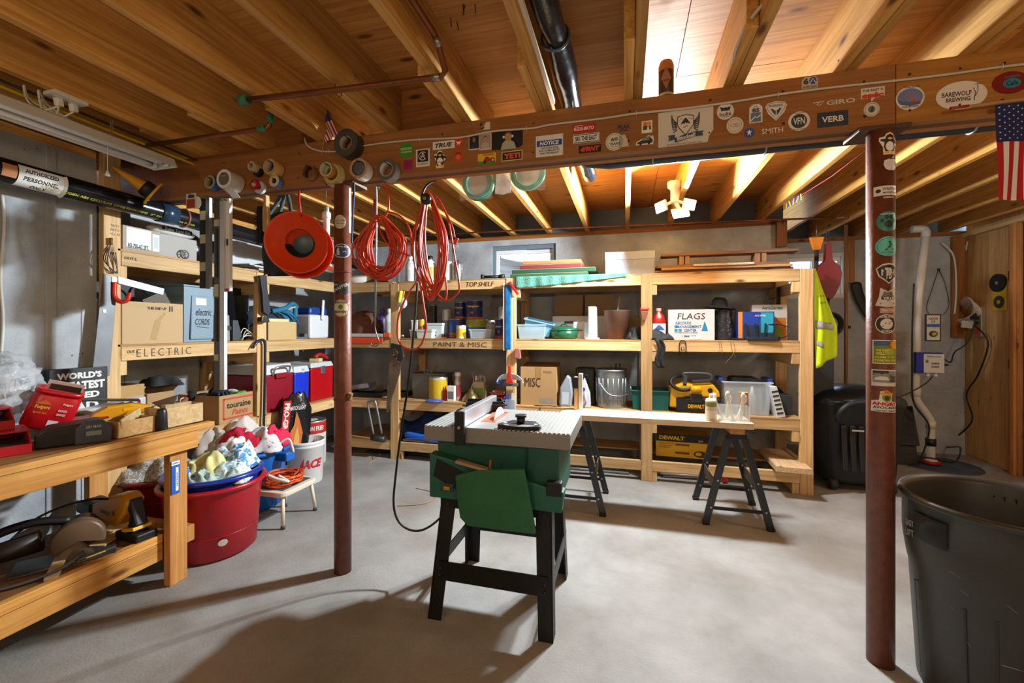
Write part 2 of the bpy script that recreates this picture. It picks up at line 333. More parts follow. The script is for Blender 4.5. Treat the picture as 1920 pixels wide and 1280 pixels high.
struct(B().box(XL, XR, YF-.15, YF, ZC, ZSUB).obj('trim_4', JOIST_X), 'rim joist behind the viewer')
# ceiling: plywood subfloor sheets on joists
ce = B().box(XL-.2, XR+.2, YF-.2, YB2+.3, ZSUB+.016, ZSUB+.035).obj('ceiling', PLY); struct(ce, 'plywood subfloor ceiling carried on wooden joists')
ypl = [-2.6, -1.38, -.16, 1.06, 2.28, 3.5, 4.72, 5.8]
for j in range(7):
    xx = [XL-.15]+[x for x in ((-2.2, .24, 2.68) if j % 2 else (-.98, 1.46)) if XL < x < XR]+[XR+.15]
    for i in range(len(xx)-1): B().box(xx[i]+.002, xx[i+1]-.002, ypl[j]+.002, ypl[j+1]-.002, ZSUB, ZSUB+.016).obj('plywood_sheet', PLY, ce)
JX = [.031+.405*k for k in range(-8, 9)]
for x in JX:
    if x < XL or x+.038 > XR: continue
    B().box(x, x+.038, YF, 2.36, ZT, ZSUB).obj('joist', JOIST_Y, ce, bevel=.002)
    yend = 1.62+random.uniform(-.05, .06); B().box(x-.04, x-.002, yend, YB+.09 if x < XJ else YB2+.09, ZT, ZSUB).obj('joist', JOIST_Y, ce, bevel=.002)
# mid-span blocking seen in a few bays
for k in (0, 2, 3, 5): B().box(JX[k]+.038, JX[k+1]-.04, 2.03, 2.07, ZT, ZSUB-.004).obj('blocking', JOIST_X, ce)
# main beam: three plies, butt joint over the right post
bm_ = thing('support_beam', 'long three-ply wooden beam covered in stickers, resting on two red posts', 'beam', (0, 0, 0))
xj = xs(1680, YBM)
B().box(XL, xj-.001, YBM, YBM+.037, ZB, ZT).obj('ply', BEAM_X, bm_, bevel=.002)
B().box(xj+.001, XR, YBM, YBM+.037, ZB, ZT).obj('ply', wood(0, '#a06a2c', '#b9803a', knots=False), bm_, bevel=.002)
B().box(XL, XR, YBM+.039, YBM+.075, ZB+.003, ZT).obj('ply', wood(0, '#5d4630', '#77593a', knots=False), bm_, bevel=.002)
B().box(XL, XR, YBM+.077, YBM+.114, ZB, ZT).obj('ply', BEAM_X, bm_, bevel=.002)
b = B()
for x in [xs(p, YBM) for p in (300, 420, 560, 700, 830, 1000, 1180, 1330, 1470, 1620, 1705, 1800, 1880)]:
    for z in (ZB+.045, ZT-.05): b.cyl((x+random.uniform(-.01, .01), YBM-.0012, z+random.uniform(-.01, .01)), (x, YBM+.004, z), .005, n=8)
b.obj('nail_heads', mat('#3a2a20', .6), bm_)
# steel lally columns
XP1, XP2, YP = -1.485, .966, 2.002
POSTR = .0445; PM = mat('#733f2b', .45, .05, bump=.15, bscale=60, vary=.3)
def post(name, x, label):
    t = thing('support_post', label, 'post', (x, YP, 0))
    B().lathe([(0, 0), (POSTR, 0), (POSTR, 2.085), (0, 2.085)], 32).obj('column', PM, t)
    B().box(-.085, .085, YBM-.012-YP, YBM+.12-YP, 2.085, 2.102).obj('cap_plate', mat('#57402e', .5, .4), t, bevel=.002)
    return t
post_l = post('p', XP1, 'rust-red steel column with round stickers, beside the hanging red cord coils')
post_r = post('p', XP2, 'red-brown steel column with a tall row of stickers beside the big open barrel')
B().tube([(.0462*math.cos(a*.5), .0462*math.sin(a*.5), .93+.004*math.sin(a*1.7)) for a in range(13)], .004, 6, True).obj('twine_tie', mat('#6b4a2c', .9), post_l)
B().bx((.055, -.012, .955), (.02, .016, .03), (.3, .4, .2)).obj('twine_knot', mat('#8a6a44', .9), post_l)
b = B()                                                            # scraped paint along the lit side
b.grid(lambda u, v: (( POSTR+.0006)*math.cos(-.15+u*.4+.08*math.sin(v*23)*(u-.5)), (POSTR+.0006)*math.sin(-.15+u*.4), 1.83+v*.24), 3, 9); b.obj('bare_scrape', mat('#b7a79c', .5, .4, vary=.4, bscale=60), post_l)
B().ring((0, 0, 1.617), POSTR+.002, .003, 28, 6, (0, 0, 1)).obj('band', mat('#6e3322', .4), post_l)
# windows
def window(n, wn, y, label):
    x0, x1, z0, z1 = wn; WF = mat('#e9eef2', .4)
    w_ = thing('window_%d' % n, label, 'window'); w_['kind'] = 'structure'; del w_['category']
    b = B(); d0, d1 = y+.03, y+.14
    for a in ((x0, x1, z1-.045, z1), (x0, x1, z0, z0+.045), (x0, x0+.04, z0+.045, z1-.045), (x1-.04, x1, z0+.045, z1-.045)): b.box(a[0], a[1], d0, d1, a[2], a[3])
    b.obj('frame', mat('#71818d' if n == 1 else '#d8d6d0', .6), w_, bevel=.002)
    xm = (x0+x1)/2
    for a, c, dy in ((x0+.04, xm+.02, .045), (xm-.02, x1-.04, .075)):
        b = B()
        for q in ((a, c, z1-.085, z1-.045), (a, c, z0+.045, z0+.085), (a, a+.035, z0+.085, z1-.085), (c-.035, c, z0+.085, z1-.085)): b.box(q[0], q[1], y+dy, y+dy+.025, q[2], q[3])
        s_ = b.obj('sash', WF, w_, bevel=.002)
        B().box(a+.035, c-.035, y+dy+.01, y+dy+.014, z0+.085, z1-.085).obj('pane', mat('#dfeefa', .05, 0, trans=1, alpha=.25), s_)
    return w_
window(1, W1, YB, 'white sliding basement window above the shelving, ribbed well outside')
window(2, W2, YB2, 'white basement window at the right behind the hanging shovel')
def well(wn, y, label):
    x0, x1, z0, z1 = wn; cx = (x0+x1)/2; R = (x1-x0)/2+.12
    b = B(); b.grid(lambda u, v: (cx+R*math.cos(PI*u)*(1+.04*math.cos(v*2*PI*9)), y+.26+(.55+.03*math.cos(v*2*PI*9))*math.sin(PI*u), z0-.1+v*(z1-z0+.1)), 24, 54)
    o = b.obj('window_well', mat('#dce8f2' if y == YB else '#f0f3f5', .6)); tag(o, label, 'window well')
    g = B().box(cx-R, cx+R, y+.25, y+.9, z0-.14, z0-.1).obj('gravel_bed', mat('#9a948a', .95, bump=1, bscale=50)); tag(g, 'gravel at the bottom of the well outside '+('the left window' if y == YB else 'the right window'), 'gravel')
well(W1, YB, 'corrugated steel window well outside the left window')
well(W2, YB2, 'corrugated steel window well outside the right window')
# ================================================================ shelving
SX0, SXL = -2.918, [-2.26, -1.045, .168, 1.375]; YS = 3.866; ZTOP, ZMID, ZLOW, ZBOT = 1.79, 1.218, .60, .186
sh = thing('shelving_unit', 'long pine shelving with four tiers along the back concrete wall', 'shelving', (0, 0, 0))
pw = .092
for i, x in enumerate(SXL):
    B().box(x-pw/2, x+pw/2, YS-.004, YS+.036, 0, ZTOP-.002 if i else ZTOP-.02).obj('post', PINE_Z, sh, bevel=.003)
    B().box(x-.045, x+.045, YS+.58, YS+.62, 0, ZTOP+(0 if i < 3 else 0)).obj('post', PINE_Z, sh, bevel=.003)
    for z in (ZTOP, ZMID, ZLOW, ZBOT): B().box(x+.0 if i < 3 else x-.085, x+.038 if i < 3 else x-.047, YS+.04, YS+.66, z-.195, z-.105).obj('cleat', PINE_Y, sh, bevel=.003)
    for z in (ZTOP, ZMID, ZLOW, ZBOT): B().box(x-.1 if i == 3 else x+.046, x-.046 if i == 3 else x+.085, YS+.004, YS+.04, z-.185, z-.1).obj('block', PINE_Z, sh, bevel=.003)
B().box(SX0-.045, SX0+.045, YS+.04, YS+.08, 0, ZTOP-.012).obj('post', PINE_Z, sh, bevel=.003)
xe = [SX0+.005]+SXL
for i in range(4):
    a = xe[i]+(pw/2 if i else .05); c = xe[i+1]-pw/2
    for z in (ZTOP, ZMID, ZLOW, ZBOT):
        B().box(a, c, YS, YS+.038, z-.098, z-.0125).obj('rail', PINE_X, sh, bevel=.003)
        B().box(a, c, YS+.62, YS+.655, z-.098, z-.0125).obj('rail', PINE_X, sh, bevel=.003)
        if z == ZBOT and i >= 1: continue
        B().box(a-.02 if i else a, c+.02, YS-.0 if z == ZTOP else YS-.002, YS+.655, z-.012, z).obj('shelf_board', wood(0, '#a98250', '#c9a36c'), sh)
# bottom tier: loose boards
for i, (a, c, y0, y1) in enumerate(((-2.2, -1.1, 3.92, 4.4), (-.99, .1, 4.18, 4.44), (.23, 1.2, 4.12, 4.46))): B().box(a, c, y0, y1, ZBOT-.012, ZBOT+.003).obj('shelf_board', wood(0, '#a98250', '#c9a36c'), sh)
shl = thing('shelving_unit', 'pine shelving with coolers and boxes along the left concrete wall', 'shelving')
LX = SX0; LYP = [1.776, 2.845]
for y, wd in ((1.776, .088), (2.84, .092)):
    B().box(LX-.04, LX+.002, y, y+wd, 0, ZTOP-.012 if y > 2 else ZT-.002).obj('post', PINE_Z, shl, bevel=.003)
    if y > 2: B().box(XL+.01, XL+.05, y, y+wd, 0, ZTOP).obj('post', PINE_Z, shl, bevel=.003)
    for z in (ZTOP, ZMID, ZLOW): B().box(XL+.052, LX-.042, y+.02, y+.058, z-.195, z-.105).obj('cleat', PINE_X, shl, bevel=.003); B().box(LX-.04, LX-.002, y+wd, y+wd+.035, z-.185, z-.1).obj('block', PINE_Z, shl, bevel=.003)
yy = [1.868, 2.836, 2.936, YS+.03]
for a, c in ((1.868, 2.836), (2.936, YS+.03)):
    for z in (ZTOP, ZMID, ZLOW):
        B().box(LX-.038, LX, a, c, z-.098, z-.0125).obj('rail', PINE_Y, shl, bevel=.003)
        B().box(XL+.012, XL+.05, a, c, z-.098, z-.0125).obj('rail', PINE_Y, shl, bevel=.003)
        B().box(XL+.052, LX+.002, a-.02, min(c+.02, YS-.01) if c > 3.5 else c+.02, z-.012, z).obj('shelf_board', wood(1, '#a98250', '#c9a36c'), shl)
# ================================================================ workbench
BX = -2.2; BZ = .80
wbn = thing('workbench', 'pine workbench with a lower tool shelf along the left wall', 'workbench')
B().box(BX-.04, BX, -.6, 1.765, BZ-.115, BZ-.025).obj('front_rail', BENCH_Y, wbn, bevel=.003)
B().box(BX-.04, BX+.006, -.6, 1.855, BZ-.024, BZ+.004).obj('edge_strip', BENCH_Y, wbn, bevel=.002)
B().box(XLJ+.003, BX-.041, -.6, 1.765, BZ-.024, BZ).obj('top_board', wood(1, '#7a5229', '#96683a'), wbn)
for x, y in ((BX-.083, 1.65), (BX-.083, -.4), (BX-.66, 1.65), (BX-.66, -.4)): B().box(x, x+.042, y, y+.09, 0, BZ-.026).obj('leg', BENCH_Z, wbn, bevel=.003)
for y in (1.60, -.3): B().box(BX-.66, BX-.09, y, y+.04, BZ-.105, BZ-.026).obj('cross_rail', BENCH_Z, wbn, bevel=.003)
B().box(BX-.124, BX-.085, -.6, 1.648, .135, .222).obj('shelf_rail', BENCH_Y, wbn, bevel=.003)
B().box(BX-.124, BX-.085, -.6, 1.648, .224, .266).obj('shelf_edge', BENCH_Y, wbn, bevel=.003)
B().box(BX-.62, BX-.045, 1.742, 1.782, .18, .265).obj('cross_rail', BENCH_Z, wbn, bevel=.003)
B().box(BX-.66, BX-.125, -.6, 1.70, .245, .26).obj('shelf_board', wood(1, '#6e4a28', '#8a6038'), wbn)
# ================================================================ the lit bulb fixture between the joists
LB = at(1265, 388, Y=3.45)
lf = thing('led_ceiling_lamp', 'lit three-headed white lamp hanging under the joists at the back', 'lamp', (LB.x, LB.y, LB.z))
B().lathe([(0, .19), (.052, .19), (.052, .15), (.03, .13), (.03, .045), (.038, .03), (.0, .02)], 20).obj('base', mat('#cfd4d8', .4), lf)
for k, (dx, dy, dz) in enumerate(((-.105, -.03, .0), (.105, -.02, .005), (.03, -.09, -.075))):
    q_ = Vector(((-1, -.62, -.25), (.75, -.8, -.35), (-.25, -.6, -.9))[k]).to_track_quat('-Z', 'Y').to_matrix().to_4x4(); T_ = Matrix.Translation((dx, dy, dz)) @ q_
    h_ = B(T_).box(-.06, .06, -.04, .04, 0, .018).obj('lamp_head', mat('#cfd4d8', .4), lf, bevel=.004)
    B().bar((0, 0, .05), T_ @ Vector((0, 0, .014)), .02, .02).obj('arm', mat('#cfd4d8', .4), h_)
    B(T_).box(-.054, .054, -.034, .034, -.004, -.0005).obj('light_panel', mat('#f2f8ff', .5, emit=25), h_)
    ld = bpy.data.lights.new('lamp_light', 'AREA'); ld.shape = 'RECTANGLE'; ld.size = .11; ld.size_y = .07; ld.energy = (150, 62, 46)[k]; ld.color = (.84, .93, 1)
    l = bpy.data.objects.new('lamp_light', ld); COL.objects.link(l); l.parent = lf; l.location = T_ @ Vector((0, 0, -.008))
    l.rotation_euler = Vector(((-1, -.62, -.25), (.75, -.8, -.35), (-.25, -.6, -.9))[k]).to_track_quat('-Z', 'Y').to_euler()
# ================================================================ stickers on the beam
def sticker(label, px, py, w, h, bg, items=(), shape='r', cat='sticker', name=None, mp=None, su=None, sv=None, group='stickers on the beam', rings=1, rough=.45):
    """w, h in photograph pixels at the beam face; items drawn in the same units about the middle"""
    if mp is None:
        c = at(px, py, Y=YBM); su = (at(px+10, py, Y=YBM).x-at(px-10, py, Y=YBM).x)/20; sv = (at(px, py-10, Y=YBM).z-at(px, py+10, Y=YBM).z)/20
        mp = front_map(c.x, c.y-.0006, c.z)
    if shape == 'r': poly = rect(0, 0, w*su, h*sv)
    elif shape == 'o': poly = disc(0, 0, w*su/2, h*sv/2, 32)
    else: poly = [(x*w*su/2, y*h*sv/2) for x, y in shape]
    name = name or 'sticker'
    if bg: o = print_poly(mp, poly, mat(bg, rough), None, name, h=.0005, rings=rings); tag(o, label, cat, group)
    else: o = thing(name, label, cat, group=group)
    for k, it in enumerate(items):
        hh = .0008+.0002*k
        if it[0] == 't':
            _, s_, col, u, v, tw, th = it[:7]; kw = it[7] if len(it) > 7 else {}
            print_text(mp, s_, tw*su, th*sv, u*su, v*sv, mat(col, .5), o, h=hh, **kw)
        elif it[0] == 'p': print_poly(mp, [(x*su, y*sv) for x, y in it[1]], mat(it[2], .5), o, h=hh, rings=rings)
        elif it[0] == 'l': print_lines(mp, [(x*su, y*sv) for x, y in it[1]], it[3]*su, mat(it[2], .5), o, h=hh, closed=(len(it) > 4))
    return o
def penguin(s):
    """pieces of a plain penguin drawing, height 2 s"""
    bo = [(-.38, -.75), (.38, -.75), (.5, -.3), (.45, .2), (.85, .05), (.8, .25), (.38, .5), (.33, .8), (.0, 1), (-.33, .8), (-.38, .5), (-.7, .55), (-.8, .4), (-.45, .2), (-.5, -.3)]
    return [('p', [(x*s*.98, y*s*.98) for x, y in bo], '#17181a'), ('p', disc(0, -.25*s, .36*s, .48*s, 18), '#efeee8'), ('p', disc(0, .52*s, .2*s, .13*s, 12), '#f2b61c'),
            ('p', disc(-.3*s, -.86*s, .26*s, .12*s, 10), '#f2b61c'), ('p', disc(.3*s, -.86*s, .26*s, .12*s, 10), '#f2b61c')]
PENG = [(-.6, -1), (.6, -1), (.62, -.3), (1, 0), (.95, .3), (.5, .6), (.35, .95), (0, 1.08), (-.35, .95), (-.5, .7), (-.95, .65), (-.95, .35), (-.62, -.3)]
G = '#4a3a2c'; LT = '#d9d2c6'
sticker('green round sticker with white lettering, left end of the beam row', 762, 282, 26, 27, '#2f8f1c', [('t', 'DEXCOM', LT, 0, 3, 20, 4.5), ('t', 'WARRIORS', LT, 0, -3, 20, 3)], 'o')
sticker('small magenta square sticker just right of the grey tape roll', 765, 309, 17, 19, '#9c1a63', [('t', 'THIS ONE', '#5a0d3c', 0, 4, 12, 2.5), ('t', 'GOES UP', '#5a0d3c', 0, 0, 12, 2.5), ('t', 'TO 11', '#5a0d3c', 0, -4, 10, 2.5)])
arc = lambda r, a0, a1, n=14: [(r*math.cos(a0+(a1-a0)*i/n), r*math.sin(a0+(a1-a0)*i/n)) for i in range(n+1)]
sh_ = lambda pts, dx, dy: [(x+dx, y+dy) for x, y in pts]
sticker('white card sticker with a walking figure inside a black square', 793, 296, 26, 33, '#d8d4cb', [('p', rect(0, 3.5, 20, 22), '#14171a'), ('l', sh_(arc(7.5, .8, 5.5), 0, 3.5), LT, 1.3), ('p', disc(0, 8, 1.7, 1.7, 10), LT), ('l', [(-4, -1.5), (0, 4), (4, -1.5)], LT, 1.6), ('l', [(-4, 2.5), (0, 6.5), (4, 2.5)], LT, 1.3), ('t', 'BE CONNECTED', G, 0, -11.5, 19, 2.2)])
sticker('white rectangular sticker with bold black slanted word', 832, 272, 41, 15, '#dedbd3', [('t', 'TRUE', '#151515', 0, 0, 33, 8.5, dict(bold=.04, shear=.25))])
sticker('small red sticker with a white running dog', 860, 268, 13, 15, '#d5301f', [('p', [(-4, 1), (-1, 2.4), (3, 2), (5, 4), (5, 2), (3, .5), (2, -4), (.8, -1), (-3, -4), (-2.5, -.6)], '#efe8e0'), ('l', [(-5, 3), (-2, 1)], '#efe8e0', 1)])
sticker('penguin sticker on the beam under the bold word sticker', 825, 299, 22, 32, '#e4dfd3', penguin(15)+[('t', 'KINCO', '#333333', 0, -5, 8, 2)], PENG)
sticker('orange-red round sticker with a hand print', 859.5, 292.5, 18, 24, '#c4441c', [('l', [(x, y) for x, y in arc(5.5, .3, 2.6)], '#6b1d0c', 2.2), ('p', disc(0, -2, 4, 5, 12), '#e06a35')], 'o')
def photo(label, px, py, w, h, bgc, shirt, skin, hair, extra=()):
    return sticker(label, px, py, w, h, '#d9d0c4', [('p', rect(0, .5, w-2, h-3), bgc), ('p', [(-w*.36, -h*.42), (w*.36, -h*.42), (w*.27, -h*.12), (w*.08, -h*.02), (-w*.08, -h*.02), (-w*.27, -h*.12)], shirt), ('p', disc(0, h*.2, w*.15, h*.19, 14), hair), ('p', disc(0, h*.15, w*.13, h*.16, 14), skin)]+list(extra), cat='photo', name='photograph', group='family photographs on the beam')
photo('dark portrait snapshot, leftmost of the three photographs', 889, 267, 20, 28, '#14140f', '#22282a', '#8a6a4c', '#3a2c20')
photo('pale portrait snapshot of a person in a light jacket, middle photograph', 910, 266, 23, 30, '#a08c7a', '#b5a79a', '#b98f70', '#4d2f1c')
sticker('wide snapshot of a child in a pale jumper against black', 951, 263, 58, 36, '#0f1012', [('p', [(-12, -17), (17, -17), (13, -5), (6, 0), (-3, 0), (-9, -5)], '#a9ab9c'), ('p', disc(2, 8, 8, 8, 16), '#5a3a22'), ('p', disc(2, 5.5, 6.4, 7.5, 16), '#b88559'), ('p', disc(-6.5, 6.5, 2, 2.4, 10), '#e9e3d8'), ('p', disc(10, 6.5, 2, 2.4, 10), '#e9e3d8')], [(-1, -.85), (.2, -1), (.8, -.85), (1, -.6), (1, 1), (-1, 1)], 'photo', 'photograph', group='family photographs on the beam')
sticker('scrap of torn white paper tucked above the cable', 908, 238, 22, 17, '#cfc6ba', [('p', [(-8, 8), (-8, 0), (-2, 8)], '#1b1b1d')], [(-1, -.6), (-.2, -.5), (0, .3), (.3, 1), (1, 1), (1, -.7)], 'paper', 'paper_scrap', group='papers on the beam')
sticker('yellow and green sticker with a red tractor', 913, 298, 34, 21, '#e3b21a', [('p', [(-17, -10.5), (17, -10.5), (17, -6), (0, -5), (-17, -3)], '#3d8a26'), ('p', [(-6, -5), (12, -5), (12, 1), (4, 1), (3, 4), (-3, 4), (-4, 0), (-6, 0)], '#a5161c'), ('p', disc(11, -3, 3.6, 5, 14), '#7d1016'), ('p', disc(11, -3, 1.8, 2.6, 10), '#d8cfc4'), ('p', disc(-4, -6, 3, 3.6, 12), '#5d0d12'), ('t', 'SWEETWATER', '#a5161c', 3, 7.5, 20, 3)])
sticker('black sticker with orange capitals and a pale green rim', 960, 292, 39, 18, '#c9cf9a', [('p', rect(0, 0, 36, 15), '#17201e'), ('t', 'YETI', '#e8512a', 0, 0, 31, 10, dict(bold=.05))])
sticker('white notice card with blue banner about complaints', 1030, 273, 51, 40, '#dcd9d3', [('p', rect(0, 5, 47, 11), '#1b3f9c'), ('t', 'NOTICE', '#eeeeea', 0, 5, 36, 7.5, dict(bold=.03, shear=.15)), ('t', 'THE DEADLINE', '#3a3a3a', 0, -4, 34, 3.4), ('t', 'FOR COMPLAINTS', '#3a3a3a', 0, -9, 38, 3.4), ('t', 'WAS YESTERDAY', '#3a3a3a', 0, -14, 36, 3.4)])
sticker('red rectangular sticker with white outlined capitals', 1095, 240, 43, 16, '#bf1a26', [('t', 'REDS-BKYD', '#f0e6df', 0, -1, 37, 6.5), ('l', [(-18, 4), (-6, 6), (-2, 4)], '#f0e6df', .8)])
sticker('white sticker with tall condensed black capitals', 1099, 259, 49, 17, '#e6e3db', [('l', [(-23, -7), (23, -7), (23, 7), (-23, 7)], '#15151a', 1.4, 1), ('t', 'SKI THE EAST', '#15151a', 0, 0, 41, 9, dict(bold=.03))])
sticker('black sticker with red slanted capitals near the lower edge', 1106, 279, 42, 14, '#17171a', [('t', '4FRNT', '#e0402e', 0, 0, 37, 9, dict(bold=.05, shear=.3))])
sticker('dark blue cut-out lettering beside the round anniversary sticker', 1170, 240, 25, 14, None, [('t', 'PEAK', '#1d3550', 0, 2, 24, 8, dict(bold=.03)), ('t', 'PARK', '#1d3550', 0, -5, 15, 3.5)])
sticker('torn white sticker remains behind the round anniversary sticker', 1170, 264, 20, 24, '#cbb9a6', (), [(-1, -1), (.9, -.9), (.6, .2), (.1, 1), (-1, .8)])
sticker('round cream anniversary sticker with a green ring', 1152, 266, 33, 33, '#d9d5c4', [('l', disc(0, 0, 14, 14, 28), '#9aa58c', 1.5, 1), ('t', '60', '#333333', 0, 5, 13, 7, dict(bold=.03)), ('t', 'YEARS', '#333333', 0, -3.5, 20, 5), ('t', 'SKI CLUB', '#333333', 0, -9, 12, 1.8)], 'o')
sticker('small white-edged sticker with a pine tree and orange sky', 1213, 238, 20, 23, '#e4e0d6', [('p', rect(0, 2, 15, 15), '#d98a3a'), ('p', [(-7.5, -5.5), (7.5, -5.5), (7.5, 2), (3, 0), (-3, 3), (-7.5, 1)], '#33502e'), ('p', [(-1, -8), (5, -8), (2, 4)], '#e8e4da'), ('p', disc(-3, 6, 1.8, 1.8, 10), '#c8452a')])
sticker('white-edged cut-out of a dark green estate car', 1209, 264, 34, 19, '#dcd8cc', [('p', [(-14, -5), (13, -5), (15, -1), (14, 2), (9, 6), (-2, 4), (-8, 0), (-14, -2)], '#24362e'), ('p', disc(-8, -5, 2.4, 2.8, 12), '#111111'), ('p', disc(8, -5, 2.4, 2.8, 12), '#111111'), ('p', [(-5, 0), (9, 1), (8, 4), (-1, 3)], '#7d9290'), ('l', [(-6, 5), (13, 8)], '#111111', 1.2)], [(-1, -.75), (.9, -.85), (1, .1), (.9, .9), (.4, 1), (-.4, .35), (-.95, -.1)])
wing = []
for sd in (-1, 1):
    for k in range(7): a = .35+k*.26; wing.append(('l', [(sd*16, -4+k*2), (sd*(19+6*math.sin(a)), -8+k*4.2), (sd*(22+4*math.sin(a)), -7+k*5.2)], '#1d2c38', 2))
sticker('large creased white sheet with a winged mountain shield and banner', 1285, 238, 103, 70, '#cbc4ba', wing+[('p', [(-15, 20), (0, 23), (15, 20), (15, 2), (0, -16), (-15, 2)], '#1d2c38'), ('p', [(-13.8, 18.5), (0, 21.5), (13.8, 18.5), (13.8, 2.5), (0, -14), (-13.8, 2.5)], '#d3ccc2'), ('p', [(-10, 4), (-3, 14), (0, 17), (4, 13), (10, 4), (5, 8), (2, 5), (0, 9), (-3, 4), (-5, 8)], '#1d2c38'), ('l', [(-12, 12), (-8, 16), (-5, 13)], '#1d2c38', .8), ('l', [(5, 14), (8, 16), (12, 12)], '#1d2c38', .8), ('l', [(-5, -2), (5, 2)], '#1d2c38', 1.2),
        ('p', [(-33, -24), (-20, -22), (-20, -13), (-33, -14), (-30, -19)], '#2b4758'), ('p', [(33, -20), (20, -20), (20, -11), (34, -11), (31, -15)], '#2b4758'), ('p', [(-20, -28), (22, -19), (22, -10), (-20, -19)], '#22384a'), ('t', 'Blitzschnell!', '#e8e3da', 1, -19, 36, 7.5, dict(shear=.2, rot=.18)), ('t', 'BLITZSCHNELL SKI CLUB, EST. 1965', '#3a3a40', -2, -31.5, 64, 3, dict(bold=0))], [(-1, -.98), (.8, -.93), (.85, -.6), (1, -.3), (1, 1), (-1, .9)], name='club_poster', cat='poster', group='papers on the beam')
sticker('round white sticker with a blue crown', 1360, 209, 32, 31, '#d6cfc6', [('p', [(-10, 9), (-6, 5.5), (0, 8), (6, 5.5), (10, 9), (8, 1), (-8, 1)], '#24344a'), ('t', 'bollé', '#24344a', 0, -5, 22, 7), ('t', 'EYEWEAR', '#24344a', 0, -10.5, 14, 1.6)], 'o')
sticker('round pale sticker with a thin handshake drawing', 1378, 235, 32, 31, '#cfc3b6', [('l', disc(0, 0, 12.5, 12, 28), '#8a7c70', .7, 1), ('l', [(-9, 1), (-4, 3), (0, 2), (5, 3), (9, 0), (4, -3), (0, -2), (-4, -3)], '#7d7064', .9, 1), ('l', [(-3, 3), (3, -3)], '#7d7064', .7), ('l', [(0, 3), (5, -2)], '#7d7064', .7)], 'o')
sticker('small blue disc sticker with a white jumping figure', 1404.5, 249, 20, 18, '#24499a', [('p', [(-1, 5), (1, 5), (1.5, 2), (6, 3), (2, -1), (4, -6), (0, -2), (-3, -5), (-2, 0), (-5, 2), (-1.5, 2)], '#e9e6e0')], 'o')
sticker('arched white sticker with a blue number over ski slopes', 1417, 213, 25, 35, '#d3cdc6', [('p', rect(0, -7, 19, 17), '#5b6f86'), ('t', '85', '#1f3d66', 0, 6, 14, 8, dict(bold=.04)), ('l', [(-9, -13), (-2, -6), (3, -8), (9, -3)], '#d8dde2', 2.2), ('l', [(-4, 12), (0, 14), (4, 12)], '#1f3d66', 1)], [(-1, -1), (1, -1), (1, .65), (.5, 1), (-.5, 1), (-1, .65)])
sticker('white shield sticker with a blue rooster', 1455, 208, 41, 37, '#d8d2ca', [('l', [(0, -16), (-16, 4), (-18, 13), (0, 16), (18, 13), (16, 4)], '#2b3a4e', .9, 1), ('t', 'ROSSIGNOL', '#2b3a4e', 0, 10, 27, 4.6), ('p', [(-1, -9), (-7, -1), (-10, 5), (-6, 4), (-3, 0), (-1, 1)], '#26384e'), ('p', [(1.2, -9), (6, -3), (10, 5), (6, 5), (3, 1), (1.2, 2)], '#26384e')], [(0, -1), (-.75, -.2), (-1, .5), (-.85, .8), (0, 1), (.85, .8), (1, .5), (.75, -.2)])
sticker('dark and white cut-out numeral with a hill emblem near the beam top', 1518, 155, 30, 22, '#b9aca4', [('t', '6', '#22303f', -7, 3, 10, 12, dict(bold=.05)), ('p', disc(6, 3, 7, 7, 18), '#2b4a8a'), ('l', [(1, -1), (6, 8), (8, 3), (11, -1)], '#dfe3ea', 1.2), ('t', 'ATTITASH', '#22303f', 0, -8, 26, 4)], [(-1, -1), (1, -1), (1, .5), (.7, 1), (-.6, 1), (-1, .5)])
sticker('pale cut-out lettering with a swept emblem at right of the beam', 1563, 192, 80, 12, None, [('t', 'GIRO', '#cbbfb2', 13, 0, 54, 9, dict(bold=.03)), ('l', [(-39, 3), (-18, 4), (-26, -3), (-32, -1), (-28, 3)], '#cbbfb2', 2.2)])
sticker('pale cut-out capitals low on the beam', 1448, 245, 41, 11, None, [('t', 'SMITH', '#d6cdc2', 0, 0, 40, 10, dict(bold=.01))])
sticker('round navy and white monogram sticker', 1498, 227, 41, 36, '#d6d0c8', [('p', disc(0, 0, 15, 13.3, 26), '#263240'), ('t', 'VFN', '#dcd6cd', 0, 0, 22, 13), ('t', 'WORLD CUP FLEET', '#4a4a50', 0, 15.2, 22, 2), ('t', 'KITTERY, MAINE', '#4a4a50', 0, -15.2, 22, 2)], 'o')
sticker('navy rectangular sticker with pale capitals', 1561, 223, 58, 28, '#232f42', [('t', 'VERB', '#ded9d2', 0, 0, 41, 11, dict(bold=.025))])
sticker('white-edged red lettering sticker at the right of the beam', 1636, 177, 45, 26, '#d9cec2', [('t', 'THE EAST IS', '#2b211c', 0, 8, 40, 4.6, dict(bold=.03)), ('t', 'epic', '#cf3a24', 0, -3, 42, 13, dict(bold=.07))], [(-1, -.5), (-.2, -.55), (-.1, -1), (.2, -.55), (1, -.4), (1, 1), (-1, 1)])
sticker('small round cream seal sticker with a dark middle', 1634, 205, 30, 27, '#d5ccc0', [('l', disc(0, 0, 12.5, 11.2, 24), '#4a4038', .8, 1), ('p', disc(0, 0, 7, 6.5, 16), '#6a6a62'), ('p', [(-3, -5), (2, -5), (4, 4), (0, 5)], '#2d3530')], 'o')
rays = []
for k in range(9): a = .2+k*.34; rays.append(('l', [(4, -8), (4+20*math.cos(a), -8+22*math.sin(a))], '#c9a0a0', .6))
